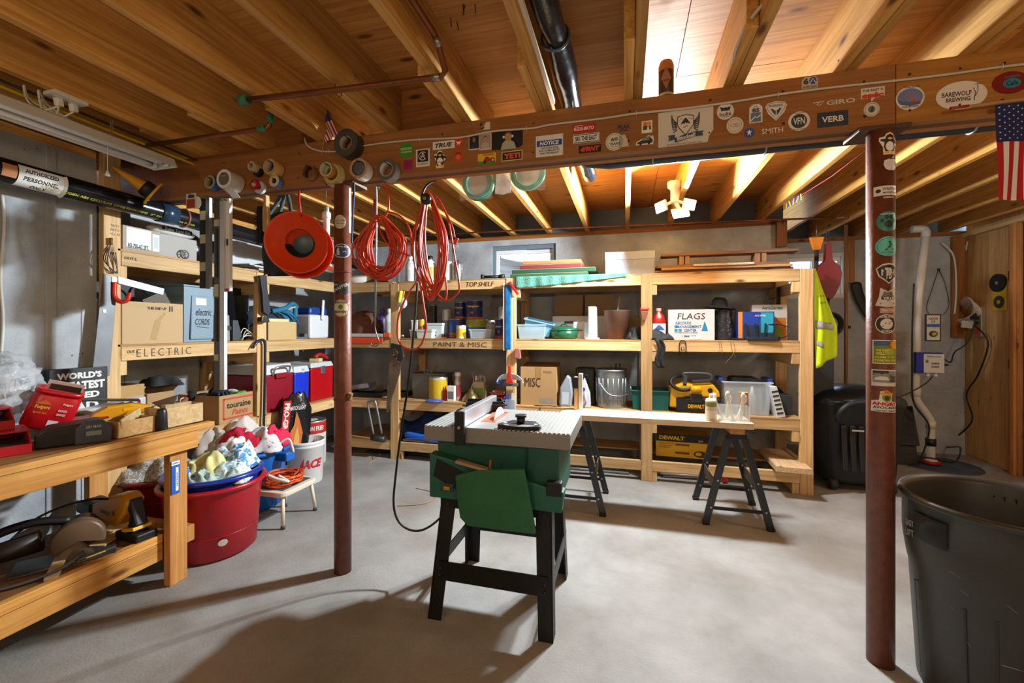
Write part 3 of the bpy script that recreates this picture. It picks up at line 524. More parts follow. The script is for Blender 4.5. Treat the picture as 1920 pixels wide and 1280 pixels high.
sticker('oval sticker with a purple sunburst over water', 1706, 184, 54, 45, '#dcd6cc', [('p', [(x, max(y, -10)) for x, y in disc(0, 1, 24, 17, 30)], '#6b78a8')]+rays+[('p', [(-24, -3), (-10, -6), (0, -8), (20, -9), (18, -13), (0, -15), (-18, -11)], '#55608c'), ('p', [(x, max(y, -8)) for x, y in disc(6, -8, 5, 5, 14)], '#d4453c'), ('t', 'WORK ALL DAY', '#2b2b30', 3, 20, 30, 3), ('t', 'TUCK ALL NIGHT', '#2b2b30', 0, -16.5, 32, 3)], 'o')
sticker('large white oval sticker with black brewing lettering', 1802, 179, 97, 53, '#e2dad0', [('t', 'BAREWOLF', '#2b2624', -9, 3.5, 56, 9), ('t', 'BREWING', '#2b2624', -6, -7, 46, 8), ('l', [(24, -12), (26, 4), (22, 12)], '#2b2624', 1.2), ('l', [(26, -4), (31, 6), (30, 17)], '#2b2624', 1.2), ('l', [(24, 17), (30, 19), (36, 17)], '#2b2624', 1.2)], 'o')
sticker('dark red oval sticker with turquoise script', 1894, 155, 70, 42, '#7d1016', [('p', disc(3, -1, 17, 9, 20), '#2a7f98'), ('t', 'Cafe', '#0d2630', 3, -1, 22, 9, dict(shear=.2)), ('t', 'BLUEBERRY', '#2a7f98', 4, 11, 30, 4)], 'o')
# scribbled knot marks and white cable stapled along the beam
cb = [(571, 258), (577, 273), (600, 283), (640, 283), (690, 272), (780, 262), (860, 258), (925, 246), (1000, 240), (1030, 234), (1130, 222), (1190, 213), (1270, 205), (1340, 196), (1400, 187), (1460, 177), (1560, 164), (1680, 151), (1780, 139), (1880, 125), (1960, 116), (2100, 100)]
wc = thing('white_cable', 'white electric cable stapled along the face of the beam', 'cable')
B().tube(curve([at(x, y, Y=YBM-.006) for x, y in cb], 4), .0048, 6).obj('cable', mat('#c8bfae', .5), wc)
for x, y in ((618, 284), (787, 261), (988, 241), (1193, 212), (1458, 178), (1878, 125)):
    p = at(x, y, Y=YBM-.006); B().tube([p+Vector((0, .005, .012)), p+Vector((0, -.007, .008)), p+Vector((0, -.007, -.008)), p+Vector((0, .005, -.012))], .0014, 5).obj('staple', mat('#d8d8d0', .4), wc)
# ---------------------------------------------------------------- sticker rows on the posts
def post_map(xp, py, pxc, half):
    z = CAMH+(HOR-py)/FPX*(-xp*_s+YP*_c-.045); a0 = math.atan2(-YP, -xp)
    return z, a0
def psticker(label, xp, pxc, half, x0, x1, y0, y1, bg, items=(), shape='r', grp='stickers on the right post'):
    fw = -xp*_s+YP*_c-.04; k = fw/FPX; zc = CAMH+(HOR-(y0+y1)/2)*k; a0 = math.atan2(-YP, -xp)
    f = lambda p: math.asin(max(-.995, min(.995, (p-pxc)/half)))
    u0, u1 = f(x0)*POSTR, f(x1)*POSTR; w, h = x1-x0, y1-y0
    cm = cyl_map((xp, YP, zc), POSTR, a0)
    mp = lambda u, v, hh: cm(u+(u0+u1)/2, v, hh+.0002)
    sticker(label, 0, 0, w, h, bg, items, shape, mp=mp, su=(u1-u0)/w, sv=k, group=grp, rings=5)
R_ = lambda lab, x0, x1, y0, y1, bg, it=(), shp='r': psticker(lab, XP2, 1656, 28.5, x0, x1, y0, y1, bg, it, shp)
R_('penguin sticker at the top of the right post', 1652, 1686, 250, 290, '#e4dfd3', penguin(19), PENG)
app = [(0, 9), (-4, 10), (-10, 7), (-11, -1), (-8, -9), (-3, -12), (0, -11), (3, -12), (8, -9), (10, -3), (6, 1), (7, 6), (10, 7.5), (5, 10)]
R_('white cut-out apple logo sticker on the right post', 1661, 1684, 294, 322, None, [('p', app, '#ddd8d4'), ('p', [(0, 11), (5, 16), (6, 14), (3, 11)], '#ddd8d4')])
R_('narrow white strip sticker with paw and small capitals', 1643, 1685, 348, 366, '#ddd8ce', [('p', disc(-14, 0, 4, 3.5, 12), '#202020'), ('t', 'WILDCAT', '#202020', 5, 3, 26, 5), ('t', 'MOUNTAIN', '#202020', 5, -4, 24, 3.5)])
R_('tiny white lettering below the strip sticker', 1660, 1681, 368, 372, None, [('t', 'GIRO', '#cfc4bb', 0, 0, 20, 3.6, dict(bold=.05))])
paw = [('p', disc(0, -5, 8, 7, 14), '#16302f')]+[('p', disc(x, y, 3.4, 4.2, 10), '#16302f') for x, y in ((-10, 2), (-4, 8), (4, 8), (10, 2))]
R_('teal oval sticker with a black paw print', 1648, 1686, 396, 434, '#1f7f74', paw+[('t', 'WILDCAT MOUNTAIN', '#dfe8e2', 0, 14, 26, 2.6)], 'o')
R_('turquoise oval sticker with a dark letter A', 1646, 1685, 443, 480, '#58bfb4', [('l', disc(0, 0, 16.5, 15.5, 26), '#25635f', .7, 1), ('t', 'A', '#22454a', 2, 1, 16, 17, dict(bold=.05)), ('t', 'ARAPAHOE', '#25635f', 0, -11, 20, 2.2)], 'o')
R_('black arrowhead sticker with white interlaced letters', 1647, 1685, 493, 532, '#d9d3ca', [('p', [(0, -17), (-13, -4), (-17, 9), (-9, 15), (0, 16.5), (9, 15), (17, 9), (13, -4)], '#191919'), ('t', 'NH', '#d9d3ca', 0, 2, 22, 12), ('t', 'TD', '#d9d3ca', 0, 0, 12, 21)], [(0, -1), (-.8, -.25), (-1, .5), (-.5, .9), (0, 1), (.5, .9), (1, .5), (.8, -.25)])
R_('white horned creature sticker with small black capitals', 1646, 1684, 539, 576, '#cfc9c0', [('p', [(-10, 0), (10, 0), (6, 12), (0, 9), (-6, 12)], '#6b665f'), ('p', rect(0, -1, 20, 6), '#191919'), ('t', 'YETI', '#e8e4dc', 0, -1, 16, 4.4, dict(bold=.04)), ('l', [(-12, -12), (0, -5), (12, -12)], '#6b665f', 2)], [(-1, -.8), (0, -1), (1, -.8), (.7, .1), (.6, 1), (0, .6), (-.6, 1), (-.7, .1)])
R_('small pinkish worn script sticker', 1655, 1683, 577, 587, '#b98d80', [('t', 'Darn Tough', '#e6d8d0', 0, 0, 22, 5)])
R_('round black and white museum sticker with a skier', 1646, 1683, 589, 625, '#e2ddd5', [('p', disc(0, 0, 17, 16.5, 26), '#1b1b1d'), ('p', disc(0, 0, 10.5, 10, 22), '#ddd8cf'), ('l', [(-7, -5), (-2, 2), (3, 0), (7, 5)], '#2a2a2a', 2), ('t', 'SKI MUSEUM', '#e2ddd5', 0, 13.2, 22, 4), ('t', 'OF MAINE', '#e2ddd5', 0, -13.2, 18, 4)], 'o')
R_('square card sticker with a tree, sun rays and yellow words', 1641, 1688, 637, 682, '#e0dccd', [('p', rect(0, 0, 43, 41), '#7a8a2c'), ('p', rect(-8, 16, 26, 9), '#3f5a9a'), ('p', disc(14, 13, 8, 8, 16), '#e0a628'), ('l', sh_(arc(11, 2, 5), 15, 13), '#c5502c', 2), ('p', disc(4, 0, 9, 7, 14), '#a5b83a'), ('l', [(4, -6), (4, -16)], '#6a5a24', 2), ('t', 'THE SUN', '#ecd94a', -9, 3, 18, 4, dict(bold=.04)), ('t', 'WILL', '#ecd94a', -11, -3, 14, 5, dict(bold=.04)), ('t', 'COME OUT', '#ecd94a', -3, -10, 32, 4, dict(bold=.04)), ('t', 'TOMORROW', '#ecd94a', -2, -16, 36, 4, dict(bold=.04))])
R_('black and white landscape card sticker', 1639, 1684, 693, 724, '#d8d3c6', [('p', rect(0, 2, 41, 22), '#8a8a82'), ('p', rect(-8, 11, 24, 5), '#2d2d2d'), ('p', [(-18, -4), (6, -4), (2, 2), (-8, 3), (-16, 0)], '#dcd8ce'), ('t', 'TERRA', '#2d2d2d', 13, 1, 14, 6), ('t', 'FIRMA', '#2d2d2d', 13, -5, 14, 5), ('l', [(-20, 6), (-6, 8), (8, 5)], '#2d2d2d', 1.4)])
R_('avocado sticker with a straw hat and red capitals', 1638, 1684, 730, 774, None, [('p', [(-23, -20), (22, -21), (23, -2), (10, 0), (11, 13), (3, 21), (-8, 18), (-10, 2), (-22, 0)], '#e3dfd2'), ('p', disc(2, 7, 7.5, 8, 16), '#6f9a33'), ('p', disc(2, 6, 4, 4.6, 12), '#4a2f1a'), ('p', disc(2, 14, 11, 3, 16), '#e0a53a'), ('p', disc(2, 17, 5, 3.4, 12), '#cf7a2c'), ('t', 'ANGRY', '#c8262c', 0, -5, 42, 7, dict(bold=.05)), ('t', 'AVOCADO', '#2e2a26', 1, -12, 40, 5, dict(bold=.03)), ('t', 'myrtle beach', '#2e2a26', 2, -18, 36, 4)])
L_ = lambda lab, x0, x1, y0, y1, bg, it=(), shp='r': psticker(lab, XP1, 643, 17, x0, x1, y0, y1, bg, it, shp, 'stickers on the left post')
L_('round tan sticker with green lettering, top of the left post', 628, 649, 403, 429, '#bfae94', [('t', 'DEXCOM', '#5d6b4a', 0, 2.5, 17, 3.4), ('t', 'WARRIORS', '#5d6b4a', 0, -3, 17, 2.6)], 'o')
L_('navy oval sticker with a white statue', 627, 657, 457, 483, '#d8d5cf', [('p', disc(0, 0, 14, 12, 24), '#1e2854'), ('p', [(-8, -8), (-3, -8), (-4, 4), (-6, 6), (-8, 2)], '#b9bcc4'), ('t', 'Loose Ends', '#d8d5cf', 2, 8, 18, 3), ('t', 'VT', '#d8d5cf', 4, -2, 6, 3)], 'o')
L_('black square sticker with slanted white brush lettering', 626, 656, 528, 551, '#1b1a19', [('t', 'SNAPPER', '#cfc9c0', 0, 1, 26, 6, dict(rot=.45)), ('t', 'NEW', '#cfc9c0', -7, 6, 8, 3), ('l', [(-12, -9), (12, -9)], '#cfc9c0', 1)])
L_('round cream sticker with a green hop', 627, 654, 561, 594, '#c9b99b', [('l', disc(0, 0, 13, 15.6, 26), '#4a3a26', .8, 1), ('p', [(0, -3), (-4, 1), (-3, 5), (0, 7), (3, 5), (4, 1)], '#3f7a34'), ('t', 'MUDDY ROAD', '#3a2d1f', 0, 10.5, 20, 3.6, dict(bold=.04)), ('t', 'BREWERY', '#3a2d1f', 0, -7, 21, 4.6, dict(bold=.04))], 'o')
# ================================================================ tape rolls on nails in the beam
def roll(label, px, py, Ro, Ri, L, c_side, c_face, c_core, extra=None):
    yf = YBM-L-.006; c = at(px, py, Y=yf); k = (-c.x*_s+c.y*_c)/FPX; ro, ri = Ro*k, Ri*k
    t = thing('tape_roll', label, 'tape', c, group='tape rolls on the beam', rot=(-PI/2, 0, 0))
    B().lathe([(ri, 0), (ri, L), (ro, L), (ro, 0)], 32).obj('tape', mat(c_side, .35), t, bevel=.0008)
    B().lathe([(ri+.0004, -.0006), (ro-.0008, -.0006)], 32).obj('edge_face', mat(c_face, .6), t)
    B().lathe([(ri-.0022, -.001), (ri-.0022, L), (ri-.0002, L), (ri-.0002, -.001), (ri-.0022, -.001)], 28).obj('core', mat(c_core, .7), t)
    B().tube([(0, -ri+.0045, L+.03), (0, -ri+.0045, -.012), (0, -ri-.001, -.016)], .002, 6).obj('nail', mat('#3b322c', .5, .6), t)
    return t, ri, ro
roll('dark grey roll of duct tape at the top of the beam', 648, 267, 26, 13, .055, '#3b3935', '#413f3b', '#9c9184')
roll('small narrow cream tape roll, upper left', 471, 311, 9, 4.5, .05, '#cbbfa0', '#b5a783', '#8f8678')
roll('small black tape roll behind the narrow cream roll', 481, 321, 9, 4, .02, '#151515', '#1b1b1b', '#3a3a3a')
roll('wide yellowish masking tape roll, upper left', 505, 312, 15, 11, .06, '#d8b56f', '#b2935a', '#a89886')
roll('blue painter tape roll at the far left of the row', 393, 341, 13, 9, .04, '#1b57b5', '#a89a6a', '#8f8660')
t, ri, ro = roll('large white roll with a bear badge and a loose end', 420, 335, 18, 9, .085, '#d8d0c0', '#e4e0da', '#c8c2b6')
B().lathe([(0, -.002), (ri+.01, -.002)], 24).obj('badge', mat('#6d675f', .6), t)
print_text(flat_map((0, -.014, -.003), (1, 0, 0), (0, -1, 0)), 'SCRAP', .03, .01, 0, .001, mat('#e2b92a'), t, 'badge_lettering', h=.0006)
B().grid(lambda u, v: (-ro*.55+u*ro*1.1, ro*.75+v*.045, .002+v*.075+.01*math.sin(v*3)), 4, 8).obj('loose_end', mat('#d3d3d6', .5), t, solid=.001)
roll('red electrical tape roll with a white wrapper', 476, 345, 10, 4.5, .03, '#c41421', '#a8101c', '#c9c2b8')
roll('silver tape roll behind the red one', 486, 351, 12, 5, .016, '#c9ccd0', '#b8bbc0', '#9a9a9a')
roll('blue and white striped tape roll under the masking tape', 514, 339, 11.5, 5, .03, '#4a79b8', '#c8b79a', '#5a4a38')
roll('clear brown packing tape roll, middle of the row', 577, 322, 13.5, 11.5, .035, '#8b6a45', '#7a5a38', '#5a3a22')
roll('amber tape roll with a printed green core', 611, 317, 14, 11.5, .055, '#c88a1e', '#b9b69a', '#a7aa86')
roll('pale yellow tape roll behind the amber one', 622, 325, 19, 13, .025, '#dcc98d', '#b7a06a', '#8f7d50')
roll('widest pale yellow tape roll, rearmost of its stack', 627, 329, 22, 16, .01, '#d8cf9f', '#a99a66', '#8f7d50')
t, ri, ro = roll('white packing tape roll with a plastic-wrapped core', 672, 315, 19, 14, .055, '#e2dccd', '#b08e6a', '#2a2c2e')
B().lathe([(0, .004), (ri*.5, .002), (ri-.003, .006)], 20).obj('core_wrap', mat('#5a6066', .25, .2, bump=.8, bscale=90), t)
roll('silver-sided grey duct tape roll, right end of the row', 724, 317, 20, 13.5, .05, '#8f979d', '#56544f', '#c4bdb1')
# ================================================================ flags
def flag(label, org, U, V, w, h, wave, name='flag'):
    """stars-and-stripes cloth: U runs along the stripes, V across them (canton at the origin)"""
    org, U, V = Vector(org), Vector(U), Vector(V); Nn = U.cross(V).normalized()
    S = lambda u, v, e=0: org+U*(u*w)+V*(v*h)+Nn*(wave(u, v)+e)
    t = thing(name, label, 'flag')
    for k in range(13):
        b = B(); b.grid(lambda u, v: tuple(S(u, (k+v)/13)), 24, 2); b.obj('stripe', mat('#b3121f' if k % 2 == 0 else '#e3e3e3', .8), t)
    for e in (.0012, -.0012):
        b = B(); b.grid(lambda u, v: tuple(S(u*.4, v*7/13, e)), 12, 6); b.obj('canton', mat('#16235c', .8), t)
        b = B()
        for r in range(9):
            for q in range(6 if r % 2 == 0 else 5):
                cu, cv = .4*((q+.5 if r % 2 == 0 else q+1)/6), 7/13*(r+.7)/9.4
                pts = []
                for i in range(10):
                    R = (.0155 if i % 2 == 0 else .0062)*1.0; a = PI/2+i*PI/5; pts.append(tuple(S(cu+R*math.cos(a)*h/w*1.0, cv+R*math.sin(a), e*1.7)))
                c_ = tuple(S(cu, cv, e*1.7)); b.add([c_]+pts, [(0, 1+i, 1+(i+1) % 10) for i in range(10)])
        b.obj('stars', mat('#e8e8e8', .8), t)
    return t
p = at(1866, 197, Y=YBM-.035)
flag('large stars and stripes flag hanging from the right end of the beam', p, (0, 0, -1), (1, 0, 0), .345, .23, lambda u, v: .012*math.sin(v*9+u*2)*(.3+u), 'hanging_flag')
st = B().cyl((p.x-.13, p.y-.004, p.z+.004), (p.x+.36, p.y+.004, p.z+.02), .005, n=8).obj('flag_stick', mat('#b08a55', .6)); tag(st, 'thin wooden stick the large flag hangs from', 'stick')
B().cyl((p.x-.135, p.y-.0045, p.z+.0038), (p.x-.08, p.y-.003, p.z+.006), .0056, n=8).obj('red_tip', mat('#a3251a', .5), st)
p = at(613, 204, Y=YBM-.03)
fs = flag('tiny stars and stripes flag on a stick behind the tape rolls', p+Vector((.003, 0, -.002)), Vector((.45, .0, -.9)).normalized(), Vector((-.9, 0, -.45)).normalized(), .155, .095, lambda u, v: .006*math.sin(v*14), 'small_flag')
B().cyl(p+Vector((.0, -.002, .003)), at(604, 292, Y=YBM-.012), .0017, n=6).obj('stick', mat('#b79a6a', .6), fs)
# drinks can standing on the beam between the joists
c = at(1249, 178, Y=YBM+.05); cn = thing('drink_can', 'tall brown drinks can with a diamond label standing on the beam', 'can', (c.x, YBM+.05, ZT))
B().lathe([(0, 0), (.025, 0), (.033, .012), (.033, .15), (.027, .168), (.025, .172), (.025, .168), (0, .166)], 24).obj('body', mat('#3a2722', .4, .2), cn)
B().lathe([(.0333, .012), (.0333, .02), (.0333, .022)], 24).obj('lower_rim', mat('#b9bcc0', .3, .9), cn)
B().lathe([(.0334, .125), (.0334, .15), (.0275, .1675)], 24).obj('upper_band', mat('#b0703f', .4), cn)
mp = cyl_map((0, 0, .085), .0335, math.atan2(-c.y, -c.x)); print_poly(mp, [(0, -.05), (.022, 0), (0, .05), (-.022, 0)], mat('#9a6a55'), cn, 'label', rings=4); print_text(mp, 'PORTER', .03, .008, 0, -.012, mat('#2a1a16'), cn)
# ================================================================ things under the ceiling
# fluorescent batten hanging over the bench (switched off)
fx, fz = -2.44, 2.19
fl_ = thing('fluorescent_light', 'white two-tube strip light hanging on chains above the workbench', 'light fixture')
FW = mat('#d9dad4', .4)
prof = [(-.085, 0), (-.06, .045), (-.03, .06), (.03, .06), (.06, .045), (.085, 0), (.08, 0), (.055, .035), (-.055, .035), (-.08, 0)]
B(Matrix.Translation((fx, 0, fz))).prism(prof, .55, 1.77, 1).obj('reflector', FW, fl_)
B(Matrix.Translation((fx, 0, fz))).prism([(-.085, -.002), (-.06, .045), (-.03, .06), (.03, .06), (.06, .045), (.085, -.002)], 1.765, 1.775, 1).obj('end_cap', FW, fl_)
B().box(fx-.02, fx+.02, .56, 1.76, fz+.018, fz+.036).obj('ballast_cover', FW, fl_)
for d in (-.042, .042):
    B().cyl((fx+d, .6, fz+.012), (fx+d, 1.73, fz+.012), .0125, n=14).obj('tube', mat('#f0f0ee', .25), fl_)
    B().cyl((fx+d, 1.70, fz+.012), (fx+d, 1.732, fz+.012), .0128, n=14).obj('tube_cap', STEEL, fl_)
    B().box(fx+d-.012, fx+d+.012, 1.733, 1.75, fz-.002, fz+.036).obj('lamp_holder', WHITE, fl_)
print_text(flat_map((fx+.042, 1.6, fz-.001), (0, 1, 0), (1, 0, 0)), 'F40CW/SS', .06, .008, 0, 0, mat('#8d8d86'), fl_, 'tube_print', h=.0004)
for y in (.8, 1.52):
    b = B()
    for k in range(7): b.ring((fx, y, fz+.066+k*.0125), .0075, .0016, 12, 5, (1, 0, 0) if k % 2 else (0, 1, 0))
    b.obj('chain', mat('#b8a878', .35, .8), fl_)
pc = at(213, 300, X=fx+.07); b = B(); b.cyl((fx+.03, pc.y, fz+.03), (fx+.03, pc.y, fz-.12), .0016, n=6); b.obj('pull_cord', mat('#cfcabd', .6), fl_)
B(Matrix.Translation((fx+.03, pc.y, fz-.145))).lathe([(0, 0), (.011, .002), (.009, .01), (.005, .022), (.003, .028), (0, .028)], 12).obj('pull_knob', mat('#dfe6ea', .2), fl_)
# ceiling outlet with plugs on the joist
ox = -2.44+.012; c = at(118, 190, X=-2.41)
ob = thing('outlet_box', 'white double outlet on the joist edge with white plugs', 'outlet', (-2.39, c.y, ZT-.008))
B().box(-.035, .04, -.06, .06, -.008, .008).obj('plate', mat('#dcd9cf', .4), ob, bevel=.002)
for dy in (-.026, .026):
    B().cyl((0, dy, -.012), (0, dy, -.0085), .018, n=16).obj('socket', mat('#cfcbc0', .4), ob)
    B().bx((0, dy, -.028), (.022, .026, .034), (.2, 0, .2)).obj('plug', mat('#e4e1da', .4), ob, bevel=.004)
for k, q in enumerate(((-.09, -.03, .02), (-.07, .01, .05), (-.11, .03, .0))):
    B().tube(curve([(0, -.026 if k < 2 else .026, -.045), (q[0]*.4, q[1]-.03, -.075), (q[0], q[1]-.05, -.02-q[2]), (q[0]*.6, q[1]-.08, .006), (q[0]*1.1, q[1]-.03, -.03), (-.05, .05, -.07), (-.04, .09+.01*k, -.105)], 5), .0042, 6).obj('cord', mat('#d8d4ca', .5), ob)
# yellow and black house cables along the joist
def cable(label, pts, r, m, name='cable', cat='cable', k=5, grp=None): return tag(B().tube(curve(pts, k), r, 7).obj(name, m), label, cat, grp)
cable('yellow cable running along the joist over the strip light', [(-2.49, .3, 2.322), (-2.492, .9, 2.316), (-2.50, 1.5, 2.305), (-2.50, 1.85, 2.30), (-2.52, 2.2, 2.295), (-2.56, 2.6, 2.31)], .0065, mat('#d9b81c', .45), 'yellow_cable')
cable('brown-black cable beside the yellow cable on the joist', [(-2.465, .3, 2.328), (-2.468, 1.0, 2.327), (-2.475, 1.7, 2.322), (-2.49, 2.3, 2.318)], .0065, mat('#3c302a', .5), 'dark_cable')
# copper water pipes
def pipe(label, pts, r, m, name, fit=(), cat='pipe'):
    t = thing(name, label, cat)
    B().tube(pts, r, 12).obj('pipe', m, t)
    for p, q, rr, mm in fit: B().tube([p, q], rr, 12).obj('fitting', mm, t)
    return t
GRN = mat('#3f8a6c', .7, .2, vary=.4, bscale=60); SOLD = mat('#9a9284', .35, .8)
pa, pb, pcx = at(455, 188, Z=2.31), at(832, 143, Z=2.3), at(812, 105, Z=2.42)
top = Vector((pcx.x, pcx.y-.95, 2.40))
e1 = pb+Vector((-.01, 0, 0)); 
pipe('copper pipe crossing under the joists with an elbow, left of the black duct', [pa, pa.lerp(pb, .5)+Vector((0, 0, -.004)), e1, pb+Vector((.012, -.012, .012)), pb+Vector((-.0, -.06, .1)), pb+Vector((-.005, -.09, .118)), Vector((pb.x-.01, pb.y-1.0, 2.43))], .0125, COPPER, 'copper_pipe',
     [(pa+Vector((-.012, .0, 0)), pa+Vector((.03, 0, 0)), .021, GRN), (pb+Vector((-.05, 0, 0)), pb+Vector((-.015, 0, 0)), .0148, SOLD), (pb+Vector((.003, -.05, .083)), pb+Vector((0, -.07, .105)), .0148, SOLD)])
qa, qb = at(238, 278, Z=2.30), at(500, 240, Z=2.30)
pipe('lower copper pipe with a green elbow above the tape rolls', [qa, qb, qb+Vector((.012, .006, .012)), qb+Vector((.014, .01, .09))], .0115, COPPER, 'copper_pipe',
     [(qb+Vector((-.05, 0, 0)), qb+Vector((-.005, 0, 0)), .0145, GRN), (qb+Vector((.013, .008, .025)), qb+Vector((.014, .01, .07)), .0145, GRN)])
b_ = at(612, 105, X=-.805)
for k, (px, py) in enumerate(((634, 172),)):
    t = thing('wire_hanger', 'bent wire hanger holding the copper pipe to a joist', 'hanger'); p = at(px, py, Z=2.305)
    B().tube([p+Vector((-.02, 0, .15)), p+Vector((-.002, -.014, -.012)), p+Vector((.003, 0, -.02)), p+Vector((.006, .014, -.01)), p+Vector((.008, 0, .13))], .0018, 5).obj('wire', mat('#3a2f26', .5, .5), t)
# flexible duct strapped along a joist
d0, d1 = at(990, 0, Z=2.42), at(1045, 200, Z=2.38)
xd = .5*(d0.x+d1.x)
dk = thing('insulated_pipe', 'shiny black insulated pipe strapped along a joist above the beam', 'pipe')
n = 40; B().tube([Vector((-.262+.012*math.sin(i*.5), -1.2+i*(3.1+1.2)/n, 2.43+.006*math.sin(i*1.7)-.02*(i/n))) for i in range(n+1)], [.046+.003*math.sin(i*2.1)+.002*math.sin(i*5) for i in range(n+1)], 16).obj('sleeve', mat('#16181b', .18, .1, bump=.4, bscale=12), dk)
for y in (.3, 1.23, 1.62): B().ring((-.262, y, 2.425), .052, .006, 24, 8, (0, 1, 0)).obj('tape_band', mat('#55606a', .3, .3), dk)
B().box(-.335, -.322, .0, 1.98, 2.36, 2.38).obj('furring_strip', mat('#d8ccb4', .7), dk)
# black drain pipe behind the beam
bp = thing('drain_pipe', 'black plastic drain pipe running along just behind the beam', 'pipe')
ya = YBM+.114+.06; n = 30
zp0, zp1 = zs(1400, 291, Y=ya), zs(1650, 266, Y=ya); xp0, xp1 = xs(1400, ya), xs(1650, ya)
def bpz(x): return zp0+.037+(zp1-zp0)*(x-xp0)/(xp1-xp0)
B().tube([(-.27, ya+.12, 2.28), (-.24, ya+.05, 2.2), (-.18, ya+.01, bpz(-.1)+.02), (-.08, ya, bpz(-.08))]+[(x, ya, bpz(x)) for x in (.2, .8, 1.5, 2.4, 3.4)], .037, 18).obj('pipe', mat('#202830', .35, bump=.1, bscale=30), bp)
for x in (.12, .6, 1.35, 2.0): B().ring((x, ya, bpz(x)), .039, .004, 20, 6, (1, 0, .02)).obj('strap', mat('#a7adb0', .4, .5), bp); B().box(x-.01, x+.01, ya-.004, ya+.004, bpz(x)+.038, ZT).obj('hanger_strap', mat('#a7adb0', .4, .5), bp)
# thin copper pipe below the back joists
pipe('thin copper pipe running below the joists along the back wall', [(-2.75, 4.12, 2.31), (-1, 4.2, 2.31), (1, 4.34, 2.305), (1.86, 4.42, 2.3)], .0085, COPPER, 'copper_pipe', [((1.8, 4.415, 2.3), (1.9, 4.425, 2.3), .013, mat('#8a5a3a', .4, .6))])
# big black drain pipe over the bench with stickers
XD, ZD, RD = -2.79, 2.045, .056
dp = thing('drain_pipe', 'thick black plastic drain pipe with a warning label over the left shelving', 'pipe')
PB = mat('#101318', .2, .0)
B().cyl((XD, -.4, ZD+.03), (XD, YB, ZD-.05), RD, n=28).obj('pipe', PB, dp)
def zd(y): return ZD+.03-(y+.4)*.08/4.93
for y in (2.03, 3.0): B().cyl((XD, y-.05, zd(y)), (XD, y+.05, zd(y)), RD+.006, n=28).obj('coupling', mat('#20384e', .25), dp)
B().ring((XD, 2.14, zd(2.14)), RD+.002, .006, 28, 6, (0, 1, 0)).obj('band', mat('#9a5a3c', .5), dp)
def pipe_map(y0, a0): return lambda u, v, h: Vector((XD+(RD+h)*math.cos(a0+v/RD), y0+u, zd(y0+u)+(RD+h)*math.sin(a0+v/RD)))
mp = pipe_map(ys(65, XD), -.5)
lb = print_poly(mp, rect(0, 0, .165, .125, 8), mat('#e3e3de', .5), dp, 'warning_label', rings=8, h=.001)
for i, (t_, w_, v_) in enumerate((('AUTHORIZED', .125, .038), ('PERSONNEL', .13, .002), ('ONLY', .06, -.036))): print_text(mp, t_, w_, .02, 0, v_, INK, lb, bold=.04, h=.0016, shear=.1)
B(Matrix()).grid(lambda u, v: tuple(mp(.082+.012*u*u, -.06+.12*v, .001+.01*u*u)), 3, 6).obj('curled_corner', mat('#dcdcd6', .5), lb)
print_text(pipe_map(ys(165, XD), -.78), 'COLPIPE COEX ABS CELLULAR CORE DWV', .42, .014, 0, 0, mat('#b3b53a'), dp, 'pipe_print', h=.0012, bold=.04)
print_text(pipe_map(ys(290, XD), -.78), 'COLPIPE  3\" DWV  ASTM F-628', .4, .013, .02, 0, mat('#9a9d3c'), dp, 'pipe_print', h=.0012, bold=.04)
print_poly(pipe_map(ys(4, XD), -.15), rect(0, 0, .05, .06, 6), mat('#c98a5a', .5), dp, 'peach_label', rings=4, h=.001)
# ================================================================ things hanging from the beam
def hookpt(px, py, Y): return at(px, py, Y=Y)
# yellow funnel with a black collar, stuck on a wood stub at the left end of the beam
c = at(272, 352, Y=YBM-.12); ax = (at(232, 326, Y=YBM-.2)-c).normalized()
fn = thing('cone_funnel', 'yellow cone with a black collar and ring handle at the left end of the beam', 'cone', c, rot=ax.to_track_quat('Z', 'Y').to_euler())
B().lathe([(.042, -.01), (.038, .0), (.005, .16), (0, .165)], 24).obj('cone', mat('#e0a21a', .4, bump=.3, bscale=120), fn)
B().lathe([(.045, -.05), (.047, .0), (.043, .012), (.034, .012), (.034, -.05), (.045, -.05)], 24).obj('collar', mat('#17181a', .5), fn)
B().tube([(.06*math.cos(a*.3-2.6)*1.05, .075*math.sin(a*.3-2.6), -.045) for a in range(16)], .007, 8).obj('handle_ring', mat('#e8ab1e', .4), fn)
B().bx((.02, -.03, -.03), (.03, .002, .03), (0, 0, .5)).obj('tag', WHITE, fn)
# spirit levels hung in a bunch
def level(label, px0, px1, pyt, pyb, Y, m, parts=()):
    a, c_ = at(px0, pyt, Y=Y), at(px1, pyb, Y=Y); t = thing('spirit_level', label, 'level', (0, 0, 0), group='levels hanging from the beam')
    B().box(a.x, c_.x, Y, Y+.022, c_.z, a.z).obj('body', m, t, bevel=.002)
    for x0, x1, y0, y1, mm, nm in parts:
        p, q = at(x0, y0, Y=Y), at(x1, y1, Y=Y); B().box(p.x, q.x, Y-.004, Y+.004, q.z, p.z).obj(nm, mm, t, bevel=.001)
    B().cyl(((a.x+c_.x)/2, Y+.03, a.z-.012), ((a.x+c_.x)/2, Y-.02, a.z-.012), .003, n=8).obj('hang_nail', mat('#55504a', .4, .7), t)
    return t
VIA = mat('#b9b48e', .2); ALU = mat('#b5b9bb', .35, .7); 
YH = YBM-.03
level('short black torpedo level with pale vials, left of the bunch', 374, 384, 372, 540, YH+.035, mat('#151515', .5), ((376, 386, 396, 412, VIA, 'vial'), (376, 386, 440, 456, VIA, 'vial'), (376, 386, 492, 508, VIA, 'vial')))
